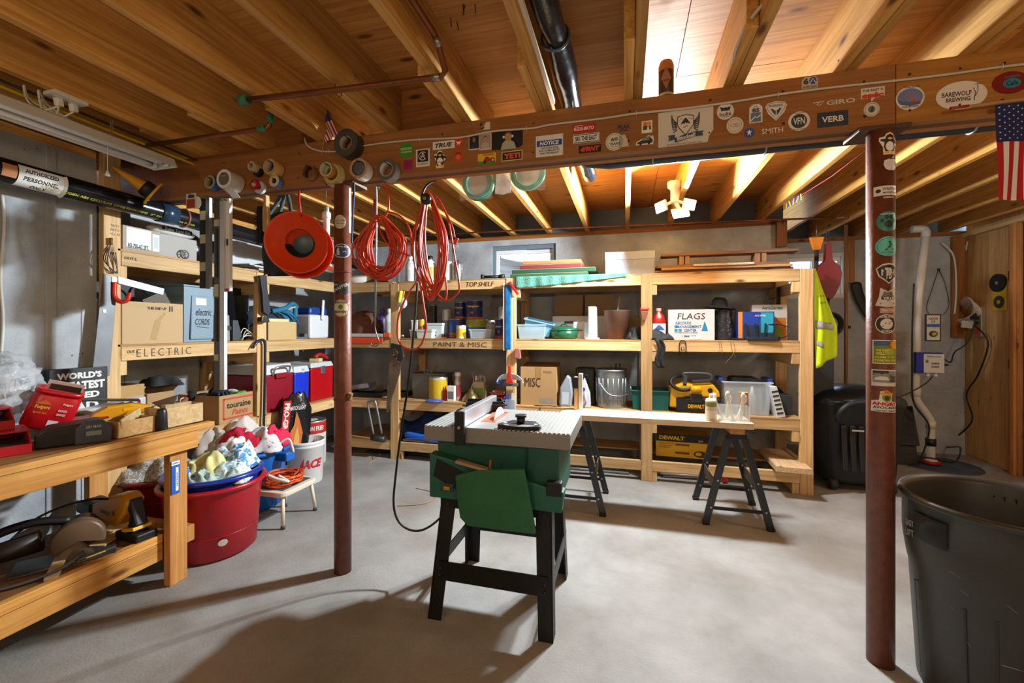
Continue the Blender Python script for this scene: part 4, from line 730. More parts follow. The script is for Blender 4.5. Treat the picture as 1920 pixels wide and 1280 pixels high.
level('narrow grey metal level beside the black one', 385, 392, 370, 541, YH+.03, mat('#7d7f7f', .35, .6))
level('long dark grey level reaching down to the lower box', 401, 411, 372, 731, YH-.01, mat('#5d5a55', .4, .4), ((402, 411, 412, 424, VIA, 'vial'), (402, 410, 533, 556, VIA, 'vial'), (402, 410, 664, 676, VIA, 'vial'), (405, 409, 560, 640, mat('#2b2a28', .6), 'slot'), (405, 409, 430, 520, mat('#2b2a28', .6), 'slot')))
level('long bright aluminium level, longest of the bunch', 411.5, 420, 372, 731, YH-.012, mat('#d3d6d8', .35, .5))
level('white metal straightedge with a red end', 421, 430, 372, 545, YH+.0, mat('#e4e4e2', .4), ((421, 430, 541, 546, mat('#b3244a', .4), 'end_cap'), (425, 428, 448, 460, mat('#3a3a3a', .5), 'hang_slot')))
# packet with blades left of the levels
c = at(362, 378, Y=YBM-.06); t = thing('blade_packet', 'hanging red and white blister packet with a round white disc', 'packet', c)
B().box(-.05, .02, -.002, .002, -.04, .05).obj('card', mat('#d5cfc4', .6), t, bevel=.001); B().box(-.043, .016, -.0035, -.0021, -.036, .015).obj('red_panel', mat('#a33a24', .6), t)
B().cyl((.018, .004, -.005), (.018, .008, -.005), .036, n=24).obj('disc', mat('#e9e9e4', .5), t); B().box(-.033, .012, -.0035, -.0021, .022, .04).obj('header', mat('#3b3b3b', .6), t)
B().cyl((-.01, -.03, .042), (-.01, .056, .042), .002, n=6).obj('hang_nail', mat('#55504a', .4, .7), t)
# counter brush
c = at(499, 366, Y=YBM-.005); t = thing('counter_brush', 'counter brush with black bristles and a pale wooden handle', 'brush', c)
k = .0028
B().prism([(-.008, .0), (.01, .0), (.012, -.03), (.01, -.055), (.018, -.085), (.018, -.2), (.008, -.225), (-.014, -.2), (-.014, -.08), (-.006, -.05)], -.014, .014, 1).obj('handle', wood(2, '#b58a52', '#cfa76c', knots=False), t, bevel=.004)
b = B()
rb = random.Random(3)
for i in range(260):
    z = -.075-rb.random()*.185; x0 = -.012; l = .05+rb.uniform(-.012, .012); b.cyl((x0, rb.uniform(-.018, .018), z), (x0-l, rb.uniform(-.026, .026), z-rb.uniform(.0, .03)), .0016, .0008, n=3)
o = b.obj('bristles', mat('#151313', .8), t); o['kind'] = 'stuff'
B().box(-.055, -.016, -.016, .02, -.27, -.06).obj('bristle_core', mat('#111010', .9), t, bevel=.01)
# canvas bag behind the orange funnels
c = at(530, 365, Y=YBM+.14); t = thing('tool_bag', 'dark grey cloth bag hanging behind the orange funnels', 'bag', c)
B().grid(lambda u, v: (-.14+.28*u+.01*math.sin(v*9), .035*math.sin(PI*u)*-1+.01*math.sin(u*11+v*6), -.12-.36*v+.008*math.sin(u*14)), 14, 14).obj('front_panel', mat('#23292c', .85, bump=.5, bscale=20), t, solid=.004)
B().grid(lambda u, v: (-.14+.28*u, .03+.02*math.sin(PI*u), -.11-.37*v), 8, 8).obj('back_panel', mat('#1d2224', .85), t, solid=.004)
for dx in (-.08, .0, .09): B().tube(curve([(dx, -.03, -.13), (dx*.55, 0, -.05), (dx*.3, .01, .0)], 5), .011, 6).obj('strap', mat('#2c4048', .8), t)
# orange funnels
c = at(557, 455, Y=YBM-.05); cz = (at(557, 455-10, Y=YBM-.05).z-c.z)/10
t = thing('orange_funnel', 'front orange funnel of two nested ones hanging by a red strap', 'funnel', c, rot=(PI/2+.16, 0, .4))
R = 56*cz
def fun(t, dz, m, s=1):
    B().lathe([(R*s, .015+dz), (R*s+.004, .01+dz), (R*s, .0+dz), (R*.52*s, -.05+dz), (R*.47*s, -.055+dz), (R*.45*s, -.1+dz), (R*.44*s, -.1+dz), (R*.46*s, -.052+dz), (R*.51*s, -.045+dz), (R*s-.006, .005+dz), (R*s, .015+dz)], 40).obj('cone', m, t)
fun(t, 0, mat('#e0430e', .4)); B().ring((0, 0, -.047), R*.5, .004, 36, 6, (0, 0, 1)).obj('inner_ring', mat('#c2380c', .4), t)
B().lathe([(R*.34, -.094), (R*.47, -.046), (R*.49, -.04)], 24, a0=PI+.1, a1=2*PI+.15).obj('black_insert', mat('#1c1f22', .5), t)
B().lathe([(0, -.082), (R*.25, -.086), (R*.43, -.098)], 24).obj('filter', mat('#4a5963', .4, .3), t)
B().tube([(.03, R-.02, .0), (.03, R-.01, .01), (.02, R+.06, -.005), (.012, R+.115, -.04)], .006, 6).obj('strap', mat('#b81f22', .5), t)
t2 = thing('orange_funnel', 'rear orange funnel showing below the front one', 'funnel', c+Vector((.0, .045, -.024)), rot=(PI/2+.16, 0, .4)); fun(t2, 0, mat('#c93c0e', .4), .99)
# white plastic trap pipe
c = at(612, 410, Y=YBM+.16); t = thing('trap_pipe', 'white plastic P-trap pipe hanging between the funnels and the post', 'pipe', c)
B().tube(curve([(0, 0, .04), (0, 0, -.05), (0, 0, -.24), (.02, 0, -.285), (.06, 0, -.3), (.1, 0, -.275)], 6), .019, 14).obj('pipe', mat('#d6d8d6', .35), t); B().cyl((0, 0, .035), (0, 0, .0), .024, n=16).obj('nut', mat('#dfe1df', .35), t); B().cyl((0, 0, .07), (0, 0, .035), .015, n=14).obj('grey_end', mat('#85888a', .5), t); B().cyl((0, 0, -.2), (0, 0, -.235), .023, n=16).obj('nut', mat('#dfe1df', .35), t)
B().tube([(0, 0, .068), (.002, 0, .3)], .0012, 5).obj('hang_wire', mat('#777777', .5, .5), t)
# blue strap hanging by the left post
c = at(664, 352, Y=YBM-.02); t = thing('bungee_strap', 'dark blue strap hanging beside the left post', 'strap', c)
B().box(-.008, .004, -.004, .004, -.05, .03).obj('clip', mat('#2b3340', .5), t, bevel=.003); B().bar((-.002, 0, -.04), (-.016, .0, -.29), .009, .003, up=(0, 1, 0)).obj('strap', mat('#3a5aa0', .7), t)
# steel rod with hook ends
c0, c1 = at(707, 352, Y=YBM-.03), at(703, 612, Y=YBM-.03); t = thing('hook_rod', 'long thin steel rod with hooked ends through the left cord coil', 'rod')
B().tube([c0+Vector((.01, 0, -.01)), c0+Vector((.008, .0, .01)), c0+Vector((0, 0, .014)), c0+Vector((-.006, 0, .005)), c0+Vector((-.004, 0, -.05)), c0.lerp(c1, .5), c1], .005, 8).obj('rod', mat('#8b98a0', .35, .7), t)
B().tube(curve([c1, c1+Vector((.006, 0, -.03)), c1+Vector((.022, 0, -.075)), c1+Vector((.012, 0, -.1)), c1+Vector((-.016, 0, -.098)), c1+Vector((-.022, -.004, -.085))], 5), .003, 7).obj('hook', mat('#6d7478', .35, .7), t)
B().tube([c0+Vector((-.012, 0, -.06)), c0+Vector((-.012, 0, -.2))], .009, 8).obj('red_sleeve', mat('#a83226', .5), t)
# coiled orange extension cords
CORD = mat('#c53a1c', .38)
def coil(label, cx, cy, ax_, az, loops, Y, seed, up=.0, lean=.0, extra=None, r=.0048):
    rr = random.Random(seed); c = at(cx, cy, Y=Y); k = (at(cx, cy-10, Y=Y).z-c.z)/10; pts = []
    for l in range(loops):
        a, b2 = ax_*k*rr.uniform(.38, 1.04), az*k*rr.uniform(.84, 1.05); ox_, oy = rr.uniform(-.16, .16)*ax_*k, rr.uniform(-.02, .02); tw = rr.uniform(-.25, .25)
        for i in range(22):
            th = PI/2+2*PI*i/22; s_ = (1-math.sin(th))/2                      # bundle pinched at the top
            x = a*math.cos(th)*(.25+.75*min(1, s_*1.6+.25))+ox_*s_+lean*k*s_; z = b2*math.sin(th)+(az*k-b2)*(.98)
            pts.append(c+Vector((x*math.cos(tw*s_), oy*s_+x*math.sin(tw*s_)+.012*math.sin(l*1.7)+rr.uniform(-.003, .003), z)))
    t = thing('extension_cord', label, 'cord')
    B().tube(curve(pts, 3), r, 6).obj('cord', CORD, t)
    for e in extra or (): B().tube(curve([at(x, y, Y=Y+d) for x, y, d in e], 6), r, 7).obj('loose_loop', CORD, t)
    return t, c, k
t, c, k = coil('round coil of red extension cord, left of the two, on a hooked rod', 712, 462, 52, 58, 22, YBM-.03, 5, lean=4, extra=([(722, 342, 0), (729, 375, 0), (726, 400, -.01), (712, 412, -.02), (700, 418, -.02)], [(708, 410, -.03), (716, 440, -.035), (735, 465, -.035), (770, 480, -.03)], [(728, 397, -.01), (750, 405, -.01), (768, 430, -.01), (772, 480, -.02)]))
B().tube([c+Vector((-.02, -.02, 57*k)), c+Vector((.01, -.03, 52*k)), c+Vector((.03, -.01, 54*k))], .005, 6).obj('tie_wrap', CORD, t)
t, c, k = coil('long looped red extension cord hung over a black hook, right of the two', 803, 458, 34, 96, 9, YBM-.05, 11, lean=10, extra=(
    [(822, 372, 0), (846, 420, 0), (852, 445, 0)], [(815, 365, 0), (838, 405, 0), (852, 480, 0), (861, 535, 0), (855, 553, 0), (835, 563, 0), (815, 545, 0), (800, 520, 0)], [(782, 527, 0), (760, 560, 0), (746, 600, 0), (748, 640, 0), (770, 655, 0), (790, 645, 0), (799, 610, 0), (794, 570, 0), (788, 530, 0)],
    [(826, 440, -.01), (820, 500, -.01), (812, 545, -.01), (800, 556, -.01), (792, 540, -.01)], [(820, 450, .01), (835, 520, .01), (836, 560, .01), (822, 562, .01)]))
p = at(855, 452, Y=YBM-.05); B().bx(p, (.016, .014, .034), (0, .4, 0)).obj('plug', mat('#d0241f', .4), t, bevel=.004)
for d in (-.004, .004): B().bx(p+Vector((.008+d, 0, -.026)), (.0015, .006, .016), (0, .4, 0)).obj('prong', STEEL, t)
h = at(796, 340, Y=YBM-.04); t = thing('beam_hook', 'black steel hook under the beam holding the long cord loops and a cap', 'hook')
B().tube(curve([h+Vector((.022, .08, .025)), h+Vector((.014, .03, .0)), h+Vector((.004, .0, -.03)), h+Vector((-.004, -.02, -.075)), h+Vector((.006, -.035, -.098)), h+Vector((.02, -.03, -.085))], 5), .0055, 8).obj('hook', mat('#24282b', .35, .5), t)
q = at(797, 372, Y=YBM-.1); B(Matrix.Translation(q) @ Matrix.Rotation(PI/2, 4, 'X')).lathe([(.008, .002), (.02, .004), (.026, .0), (.026, -.02), (.02, -.024), (.008, -.006), (.008, .002)], 22).obj('rubber_cap', mat('#161718', .45), t); B(Matrix.Translation(q) @ Matrix.Rotation(PI/2, 4, 'X')).lathe([(0, .003), (.0085, .003)], 14).obj('brass_centre', mat('#b59a4a', .3, .8), t)
# power cable of the saw dropping from the ceiling
cable('black power cable dropping from the beam to the table saw', [at(794, 362, Y=YBM+.02), at(786, 450, Y=YBM+.02), at(782, 540, Y=YBM+.0), at(774, 640, Y=YBM+.0), at(764, 730, Y=YBM+.02), at(753, 800, Y=YBM+.05), at(742, 890, Y=YBM+.06), at(738, 945, Y=YBM+.06), at(748, 978, Y=YBM+.06), at(772, 994, Y=YBM+.07), at(800, 990, Y=YBM+.09), at(834, 962, Y=YBM+.12), (-.74, 2.05, .56)], .006, CABLE_BLK, 'power_cable')
# packaged hoses behind the beam
def hose(label, px, py, R, Y):
    c = at(px, py, Y=Y); k = (at(px, py-10, Y=Y).z-c.z)/10; t = thing('packaged_hose', label, 'hose', c, group='packaged hoses behind the beam'); rr = random.Random(px)
    b = B()
    for l in range(9): b.ring((rr.uniform(-.004, .004), rr.uniform(-.02, .02), rr.uniform(-.004, .004)), R*k*(.78+.022*l), .0055, 34, 6, (0, 1, .05*rr.uniform(-1, 1)))
    b.obj('hose', mat('#129a86', .35), t)
    B().lathe([(0, .0), (R*k*.4, .004), (R*k*.72, .0)], 24).obj('card_disc', mat('#aebcbf', .6), t).rotation_euler = (PI/2, 0, 0)
    B().grid(lambda u, v: ((-1.08+2.16*u)*R*k, -.034+.008*math.sin(u*23+v*5)+.006*math.sin(v*31), (-1.12+2.2*v)*R*k), 26, 26).obj('plastic_wrap', mat('#eaf4f6', .12, alpha=.22, bump=.6, bscale=30), t)
    B().tube([(0, 0, R*k*.75), (0, .01, R*k+.12)], .002, 5).obj('hang_wire', mat('#777777', .5, .5), t)
hose('teal hose coil in clear plastic, left of the two under the joists', 896, 344, 30, YBM+.3)
hose('teal hose coil in clear plastic, right of the two under the joists', 990, 325, 33, YBM+.3)
c = at(944, 340, Y=YBM+.32); tag(B(Matrix.Translation(c)).grid(lambda u, v: (-.045+.09*u, .012*math.sin(u*7+v*5), .07-.14*v), 8, 8).obj('plastic_bag', mat('#d3cdc6', .3, alpha=.7, bump=.7, bscale=30), solid=.002), 'crumpled pale plastic bag between the two hose packs', 'plastic bag')
# ceiling cables right of centre
cable('grey cable pair climbing a joist edge above the crown sticker', [at(1438, 2, Z=2.40), at(1420, 20, Z=2.38), at(1396, 55, Z=2.36), at(1375, 110, Z=2.34), (.45, YBM-.02, 2.37)], .006, mat('#cfc8bb', .5), 'grey_cable')
cable('blue cable along the joist above the lettering stickers', [at(1672, 0, Z=2.40), at(1630, 55, Z=2.38), at(1595, 105, Z=2.36), (.80, YBM-.03, 2.36)], .0045, mat('#27508e', .5), 'blue_cable')
cable('thin white cable beside the blue one', [at(1692, 8, Z=2.40), at(1650, 45, Z=2.37), at(1604, 105, Z=2.355), (.82, YBM-.02, 2.355)], .004, mat('#d6d2c8', .5), 'white_cable')
b = B()                                                                   # nails through the subfloor
for x, y in ((868, 20), (872, 22), (890, 20), (845, 45), (856, 52), (119, 11)):
    p = at(x, y, Z=2.545); b.cyl(p+Vector((0, 0, .03)), p+Vector((random.uniform(-.01, .01), 0, -.012)), .002, n=5)
b.obj('nail_points', mat('#3c2c22', .6), ce)
# clothes pegs on a red line
l0, l1 = at(1440, 405, Z=2.345), at(1560, 330, Y=3.0)
t = thing('peg_line', 'red string with coloured plastic pegs near the back right joists', 'string')
B().tube([l0, l1, at(1625, 280, Y=2.6)], .0018, 5).obj('string', mat('#b03a35', .7), t)
for i in range(9): p = l0.lerp(l1, .38+.03*i); B().bx(p+Vector((0, 0, -.012)), (.006, .008, .045), (0, .3*math.sin(i*2.3), 0)).obj('peg', mat(('#d8c22a', '#2e4fb0', '#d8c22a', '#5a62b8')[i % 4], .4), t)
# ================================================================ table saw
ts = thing('table_saw', 'green table saw with a grey ribbed table on black splayed legs', 'table saw', (-.565, 2.035, 0))
GRN_ = mat('#1d5a4a', .5, vary=.2, bscale=9); GRN2 = mat('#2b6a44', .6, vary=.25, bscale=14); LEG = mat('#1b1916', .45, .3, vary=.35, bscale=20); TAB = mat('#b4b7b6', .4, .5)
x0, x1, y0, y1 = -.336, .337, -.238, .241
tb = B().box(x0, x1, y0, y1, .80, .866).obj('table', mat('#8d8a83', .5, .4), ts, bevel=.004)
sx0, sx1 = -.115, .03                                                       # smooth middle with the blade slot
for i in range(34):
    x = x0+.008+i*(x1-x0-.016)/33
    if -.125 < x < -.0: continue
    B().box(x-.006, x+.006, y0+.004, y1-.004, .866, .8695).obj('rib', TAB, tb)
B().box(-.122, -.002, y0+.004, y1-.004, .866, .869).obj('smooth_plate', TAB, tb)
B().box(-.11, -.035, -.1, .16, .869, .8705).obj('throat_insert', mat('#d9623f', .5), tb, bevel=.001)
B().box(-.058, -.05, -.09, .15, .8704, .8708).obj('blade_slot', BLACK, tb)
B().cyl((-.055, .03, .80), (-.053, .03, .80), .118, n=40).obj('blade', mat('#b9bcbe', .3, .9), ts)
fe = B().box(-.168, -.135, y0-.01, y1+.01, .872, .942).obj('fence', mat('#aeb3b6', .4, .6), ts, bevel=.003)
B().box(-.174, -.128, y0-.03, y0-.012, .795, .945).obj('fence_clamp', BLACK, fe, bevel=.004)
B().cyl((-.15, y0-.036, .875), (-.15, y0-.03, .875), .007, n=10).obj('clamp_bolt', mat('#c9b45a', .3, .8), fe)
mg = B().prism([(-.095, 0), (.095, 0), (.1, .02), (.055, .11), (-.055, .11), (-.1, .02)], .871, .886, 2).obj('miter_gauge', BLACK, ts, bevel=.002); mg.location = (.105, -.21, 0)
B().cyl((0, .05, .886), (0, .05, .915), .019, n=16).cyl((0, .05, .915), (0, .05, .925), .026, n=16).obj('knob', BLACK, mg)
B().prism([(.075*math.cos(a), .015-.035*math.sin(a)) for a in [i*PI/10 for i in range(11)]], .886, .8875, 2).obj('scale_plate', mat('#c4c9cc', .35, .6), mg)
for dx in (-.07, .07): B().cyl((dx, .04, .886), (dx, .04, .888), .008, n=10).obj('screw', WHITE, mg)
# body
b = B(); b.box(-.29, .27, -.17, .19, .56, .8, tx=1.04); b.obj('housing', GRN_, ts, bevel=.006)
B().box(.14, .285, -.205, .19, .55, .795, tx=.98).obj('motor_housing', mat('#1a4f42', .5), ts, bevel=.01)
B().prism([(-.31, .54), (.3, .53), (.31, .62), (.12, .66), (-.1, .70), (-.31, .74)], -.235, -.172, 1).obj('lower_shroud', mat('#22614e', .5, vary=.2, bscale=9), ts, bevel=.006)
B().prism([(-.29, .64), (-.12, .56), (-.09, .6), (-.12, .66), (-.27, .72)], -.238, -.2345, 1).obj('dust_opening', mat('#0d1714', .7), ts)
B().box(-.255, -.19, -.24, -.234, .575, .61).obj('switch_plate', mat('#1e4d40', .5), ts, bevel=.002); B().box(-.235, -.205, -.247, -.24, .583, .6).obj('switch', mat('#b98a2e', .4), ts, bevel=.002)
B().box(.235, .3, -.24, -.2, .60, .66).obj('crank_box', BLACK, ts, bevel=.004)
# green blade-guard panel hung on the front and a scrap of wood on the crank
gp = B(Matrix.Translation((.01, -.275, .60)) @ Matrix.Rotation(.1, 4, 'X')).prism([(-.17, .07), (-.06, .105), (.14, .125), (.155, .05), (.185, -.155), (-.12, -.155), (-.155, -.12), (-.165, -.03)], -.012, .012, 1).obj('guard_panel', GRN2, ts, bevel=.006)
B().bar((-.16, -.27, .728), (.03, -.28, .695), .03, .012).obj('push_stick', mat('#a08a6c', .7), ts)
B().cyl((-.005, -.275, .70), (-.002, -.275, .745), .005, n=8).obj('pencil', mat('#b0452c', .5), ts)
# splayed legs of angle steel with rails
tp = {(-1, -1): (-.265, -.19), (1, -1): (.25, -.19), (-1, 1): (-.265, .17), (1, 1): (.25, .17)}; bt = {(-1, -1): (-.305, -.262), (1, -1): (.27, -.27), (-1, 1): (-.30, .25), (1, 1): (.262, .255)}
for (sx, sy), (tx, ty) in tp.items():
    qx, qy = bt[(sx, sy)]; w = .085; b = B()
    inn = -sx*w; iy = -sy*.075; th = .006
    b.add([(tx, ty, .56), (tx+inn*.85, ty, .56), (qx+inn*.75, qy, 0), (qx, qy, 0), (tx, ty+sy*-th, .56), (tx+inn*.85, ty-sy*th, .56), (qx+inn*.75, qy-sy*th, 0), (qx, qy-sy*th, 0)], [(0, 1, 2, 3), (7, 6, 5, 4), (0, 4, 5, 1), (1, 5, 6, 2), (2, 6, 7, 3), (3, 7, 4, 0)])
    b.add([(tx, ty, .56), (tx, ty+iy, .56), (qx, qy+iy*.8, 0), (qx, qy, 0), (tx-sx*th, ty, .56), (tx-sx*th, ty+iy, .56), (qx-sx*th, qy+iy*.8, 0), (qx-sx*th, qy, 0)], [(3, 2, 1, 0), (4, 5, 6, 7), (1, 5, 4, 0), (2, 6, 5, 1), (3, 7, 6, 2), (0, 4, 7, 3)])
    lg = b.obj('leg', LEG, ts)
    for z, f in ((.50, .1), (.22, .6), (.19, .66)):
        px = tx+(qx-tx)*f+inn*.4; py = ty+(qy-ty)*f; B().sph((px, py+sy*.002, z), (.008, .005, .008), 8, 5).obj('bolt', mat('#3a352f', .4, .6), lg)
def rail(a, c_, z0, z1, name): 
    n = Vector((c_[0]-a[0], c_[1]-a[1], 0)); B().bar((a[0], a[1], (z0+z1)/2), (c_[0], c_[1], (z0+z1)/2), .006, z1-z0).obj(name, LEG, ts)
rail((-.26, -.235), (.24, -.238), .17, .255, 'cross_rail'); rail((-.26, .225), (.24, .225), .19, .25, 'cross_rail'); rail((-.282, -.23), (-.282, .22), .19, .25, 'cross_rail'); rail((.258, -.235), (.255, .22), .19, .25, 'cross_rail')
rail((-.27, -.196), (.25, -.196), .485, .562, 'apron'); rail((-.27, .176), (.25, .176), .49, .562, 'apron')
# black tray behind the fence
c = (-.76, 2.25, .868); t = thing('black_tray', 'open black plastic tray tilted on the back of the saw table', 'tray', c, rz=.35)
b = B(); b.box(-.1, .1, -.06, .06, .002, .008); b.box(-.1, -.094, -.06, .06, .008, .05); b.box(.094, .1, -.06, .06, .008, .05); b.box(-.094, .094, -.06, -.054, .008, .05); b.box(-.094, .094, .054, .06, .008, .05); b.obj('tray', mat('#1b1e20', .5), t); B().box(-.12, .12, -.08, -.061, .03, .036).obj('lip', mat('#1b1e20', .5), t)
B().prism([(-.13, -.05), (.08, -.06), (.1, .06), (-.12, .07)], -.0, .0015, 2).obj('dark_offcut', mat('#5a4632', .7), t).location = (-.03, -.09, .0)
# ================================================================ sawhorses and plank
def sawhorse(label, cx, ya, yb, top, half):
    t = thing('sawhorse', label, 'sawhorse', (cx, (ya+yb)/2, 0), group='sawhorses under the white plank'); d = (yb-ya)/2
    SM = mat('#3f4244', .4, .55)
    B().box(-.045, .045, -d-.03, d+.03, top-.042, top).obj('top_rail', wood(1, '#b07c46', '#cf9c5f'), t, bevel=.003)
    for sy in (-1, 1):
        B().box(-.06, .06, sy*d-.03, sy*d+.03, top-.075, top-.043).obj('bracket', mat('#26282a', .4, .4), t, bevel=.004)
        for sx in (-1, 1):
            lg = B().bar((sx*.05, sy*d, top-.07), (sx*half, sy*(d+.03), .012), .045, .022, up=(0, 1, 0)).obj('leg', SM, t, bevel=.003)
            B().bx((sx*half, sy*(d+.03), .012), (.045, .045, .022)).obj('rubber_foot', BLACK, lg, bevel=.004)
            for z in (.12, .3): f = 1-z/(top-.07); B().cyl((sx*(.05+(half-.05)*f), sy*(d+.03*f)-.026, z), (sx*(.05+(half-.05)*f), sy*(d+.03*f)-.02, z), .006, n=8).obj('rivet', STEEL, lg)
    f = .62; x = .05+(half-.05)*f
    for sx in (-1, 1): B().bar((sx*x*.98, -d, .255), (sx*x*.98, d, .255), .008, .07).obj('side_brace', mat('#55483a', .5, .2), t)
    for sy in (-1, 1): B().bar((-half*.86, sy*(d+.02), .11), (half*.86, sy*(d+.02), .11), .01, .02).obj('spreader', mat('#1d1f20', .4, .3), t)
    return t
sawhorse('metal sawhorse under the right end of the white plank', .71, 3.15, 3.52, .655, .195)
sawhorse('metal sawhorse under the left end of the plank, behind the saw', -.355, 3.10, 3.47, .655, .195)
tag(B().box(-.47, .80, 3.08, 3.34, .657, .697).obj('plank', wood(0, '#c9ad88', '#e2cdb0'), bevel=.003), 'pale wooden plank laid across the two sawhorses', 'plank')
tag(B().box(-.385, -.36, 3.27, 3.34, .699, .945).obj('upright_board', wood(2, '#b48a58', '#d3ab77')), 'narrow upright board with a black clamp end standing on the plank', 'board')
tag(B().box(-.355, -.325, 3.285, 3.345, .699, .97).obj('aluminium_channel', mat('#c9cdd0', .4, .5), bevel=.003), 'white aluminium guide bar standing beside the upright board', 'guide bar')
tag(B().box(-.392, -.353, 3.255, 3.268, .86, .945).obj('small_clamp', BLACK, bevel=.003), 'black clamp head at the top of the upright board', 'clamp')
tag(B().box(.78, .835, 3.36, 3.4, .657, .86).obj('wood_offcut', wood(2, '#9c7040', '#bd9158')), 'upright wooden offcut with a black clip at the right end of the plank', 'offcut')
# clear box of white brushes and a spray can on the plank
c = (.69, 3.17, .697); t = thing('clear_box', 'small clear plastic box of white tools at the right end of the plank', 'box', c)
b = B(); w, d, h = .095, .05, .1
for q in ((-w, w, -d, d, 0, .003), (-w, w, -d, -d+.002, .003, h), (-w, w, d-.002, d, .003, h), (-w, -w+.002, -d, d, .003, h), (w-.002, w, -d, d, .003, h)): b.box(*q)
b.obj('box', mat('#e6f0f2', .08, alpha=.28), t)
for i, (x, y, l, a) in enumerate(((-.06, 0, .15, -.35), (-.03, .02, .13, .1), (.0, -.01, .16, -.2), (.03, .015, .14, .35), (.05, 0, .15, .1))):
    p, q = Vector((x, y, .01)), Vector((x+l*math.sin(a), y, .01+l*math.cos(a))); tl = B().bar(p, q, .02, .01).obj('brush_handle', WHITE, t, bevel=.004); B().sph(q, (.016, .009, .03), 10, 6).obj('handle_end', WHITE, tl)
c = (.55, 3.13, .697); t = thing('spray_can', 'cream and green spray can standing on the plank', 'spray can', c)
B().lathe([(0, 0), (.035, 0), (.036, .004), (.036, .13), (.03, .145), (.015, .15), (0, .15)], 20).obj('body', mat('#cfcbb5', .4), t); B().lathe([(.0363, .095), (.0363, .125)], 20).obj('green_band', mat('#8a8f4a', .4), t); B().lathe([(.012, .15), (.012, .17), (.008, .178), (0, .178)], 12).obj('nozzle', mat('#d6d6d6', .4), t); B().lathe([(.0363, .02), (.0363, .07)], 20).obj('label_band', mat('#e8e6da', .5), t)
# ================================================================ big open barrel
c = (1.285, 1.885, 0); BR = mat('#37352f', .42, vary=.3, bscale=7, bump=.15)
t = thing('waste_barrel', 'large open dark grey plastic barrel in the right foreground', 'barrel', c)
B().lathe([(0, .004), (.225, .004), (.235, .02), (.258, .44), (.262, .45), (.272, .52), (.276, .56), (.276, .685), (.286, .69), (.29, .7), (.285, .712), (.274, .712), (.264, .69), (.262, .5), (.25, .42), (.225, .03), (0, .03)], 56).obj('shell', BR, t)
a0 = math.atan2(-1.885, -1.285)
for a in (a0-.72, a0+.25, a0+1.2):
    mp = cyl_map((0, 0, .25), .248, a, .055)
    print_lines(mp, [(-.085, -.2), (-.085, .14), (.085, .14), (.085, -.2)], .006, mat('#2a2825', .5), t, 'moulded_panel', h=.003)
mp = cyl_map((0, 0, .61), .277, a0-.72)
g = B().grid(lambda u, v: tuple(mp(-.06+.12*u, -.045+.09*v, .004+.012*math.sin(PI*u)*math.sin(PI*v))), 8, 6).obj('handle_recess', mat('#171614', .6), t)
mp = cyl_map((0, 0, .57), .277, a0-1.0)
for i, s_ in enumerate(('EASY', 'LIFT')): print_text(mp, s_, .05, .022, 0, .03-.035*i, mat('#a8a290'), t, 'moulded_lettering', h=.006, rot=.2)
mp = cyl_map((0, 0, .6), -.262, a0+.0)
B().grid(lambda u, v: tuple(Vector((.2635*math.cos(a0+PI-.35+.5*u), .2635*math.sin(a0+PI-.35+.5*u), .57+.085*v))*1.0-Vector((0, 0, 0))), 8, 3).obj('inner_handle_opening', mat('#0e0d0c', .7), t)
for i in range(26):
    mp = cyl_map((0, 0, .3+random.uniform(-.25, .27)), .258, a0+random.uniform(-.6, .9), .055); l = random.uniform(.01, .05); an = random.uniform(-.8, .2)
    if i < 14: print_lines(mp, [(0, 0), (l*math.cos(an), l*math.sin(an))], .0011, mat('#8d887a', .6), t, 'scratch', h=.0185 if mp(0, 0, 0).z > .45 else .004)
# ================================================================ far wheeled bin with domed lid
c = (1.83, 4.27, 0); t = thing('wheeled_bin', 'black wheeled storage bin with a domed blue-black lid beside the shelving', 'bin', c)
BK = mat('#17191b', .45)
B().lathe([(0, .06), (.26, .06), (.28, .09), (.325, .68), (.335, .69), (.335, .715), (0, .715)], 40, sx=.95, sy=.85, pw=4.5).obj('body', BK, t)
B().lathe([(.345, .70), (.352, .72), (.34, .75), (.27, .80), (.15, .835), (0, .845)], 40, sx=.95, sy=.85, pw=4).obj('lid', mat('#14202b', .25), t)
for i in range(6): B().bx((-.15+.06*i, -.285, .36), (.04, .02, .36), (-.1, 0, 0)).obj('rib', BK, t, bevel=.008)
B().tube(curve([(-.2, -.3, .58), (-.2, -.34, .66), (-.12, -.345, .73), (.02, -.345, .74), (.12, -.345, .71), (.16, -.3, .6)], 5), .02, 8).obj('handle', mat('#202326', .5), t)
for x in (-.2, .2): B().cyl((x-.025, -.2, .05), (x+.025, -.2, .05), .05, n=18).obj('wheel', mat('#2b2d2e', .6), t)
B().box(-.1, -.02, -.296, -.288, .50, .512).obj('white_mark', mat('#c9cbcb', .5), t)
# solar panel behind the post
c = at(1700, 873, Z=0); t = thing('solar_panel', 'small solar panel leaning on a grey base behind the right post', 'solar panel', (c.x-.03, c.y+.1, 0))
T_ = Matrix.Translation((0, 0, .34)) @ Matrix.Rotation(-.3, 4, 'X')
B(T_).box(-.16, .16, -.012, .012, -.16, .22).obj('frame', mat('#2b2f33', .4, .3), t, bevel=.003)
for i in range(4):
    for j in range(5): B(T_).box(-.145+i*.074, -.145+i*.074+.068, -.0145, -.012, -.145+j*.071, -.145+j*.071+.066).obj('cell', mat('#1b2430', .15, .3), t)
B().box(-.15, .15, -.07, .1, 0, .2, ty=.4).obj('base', mat('#2c2f31', .6), t, bevel=.01)
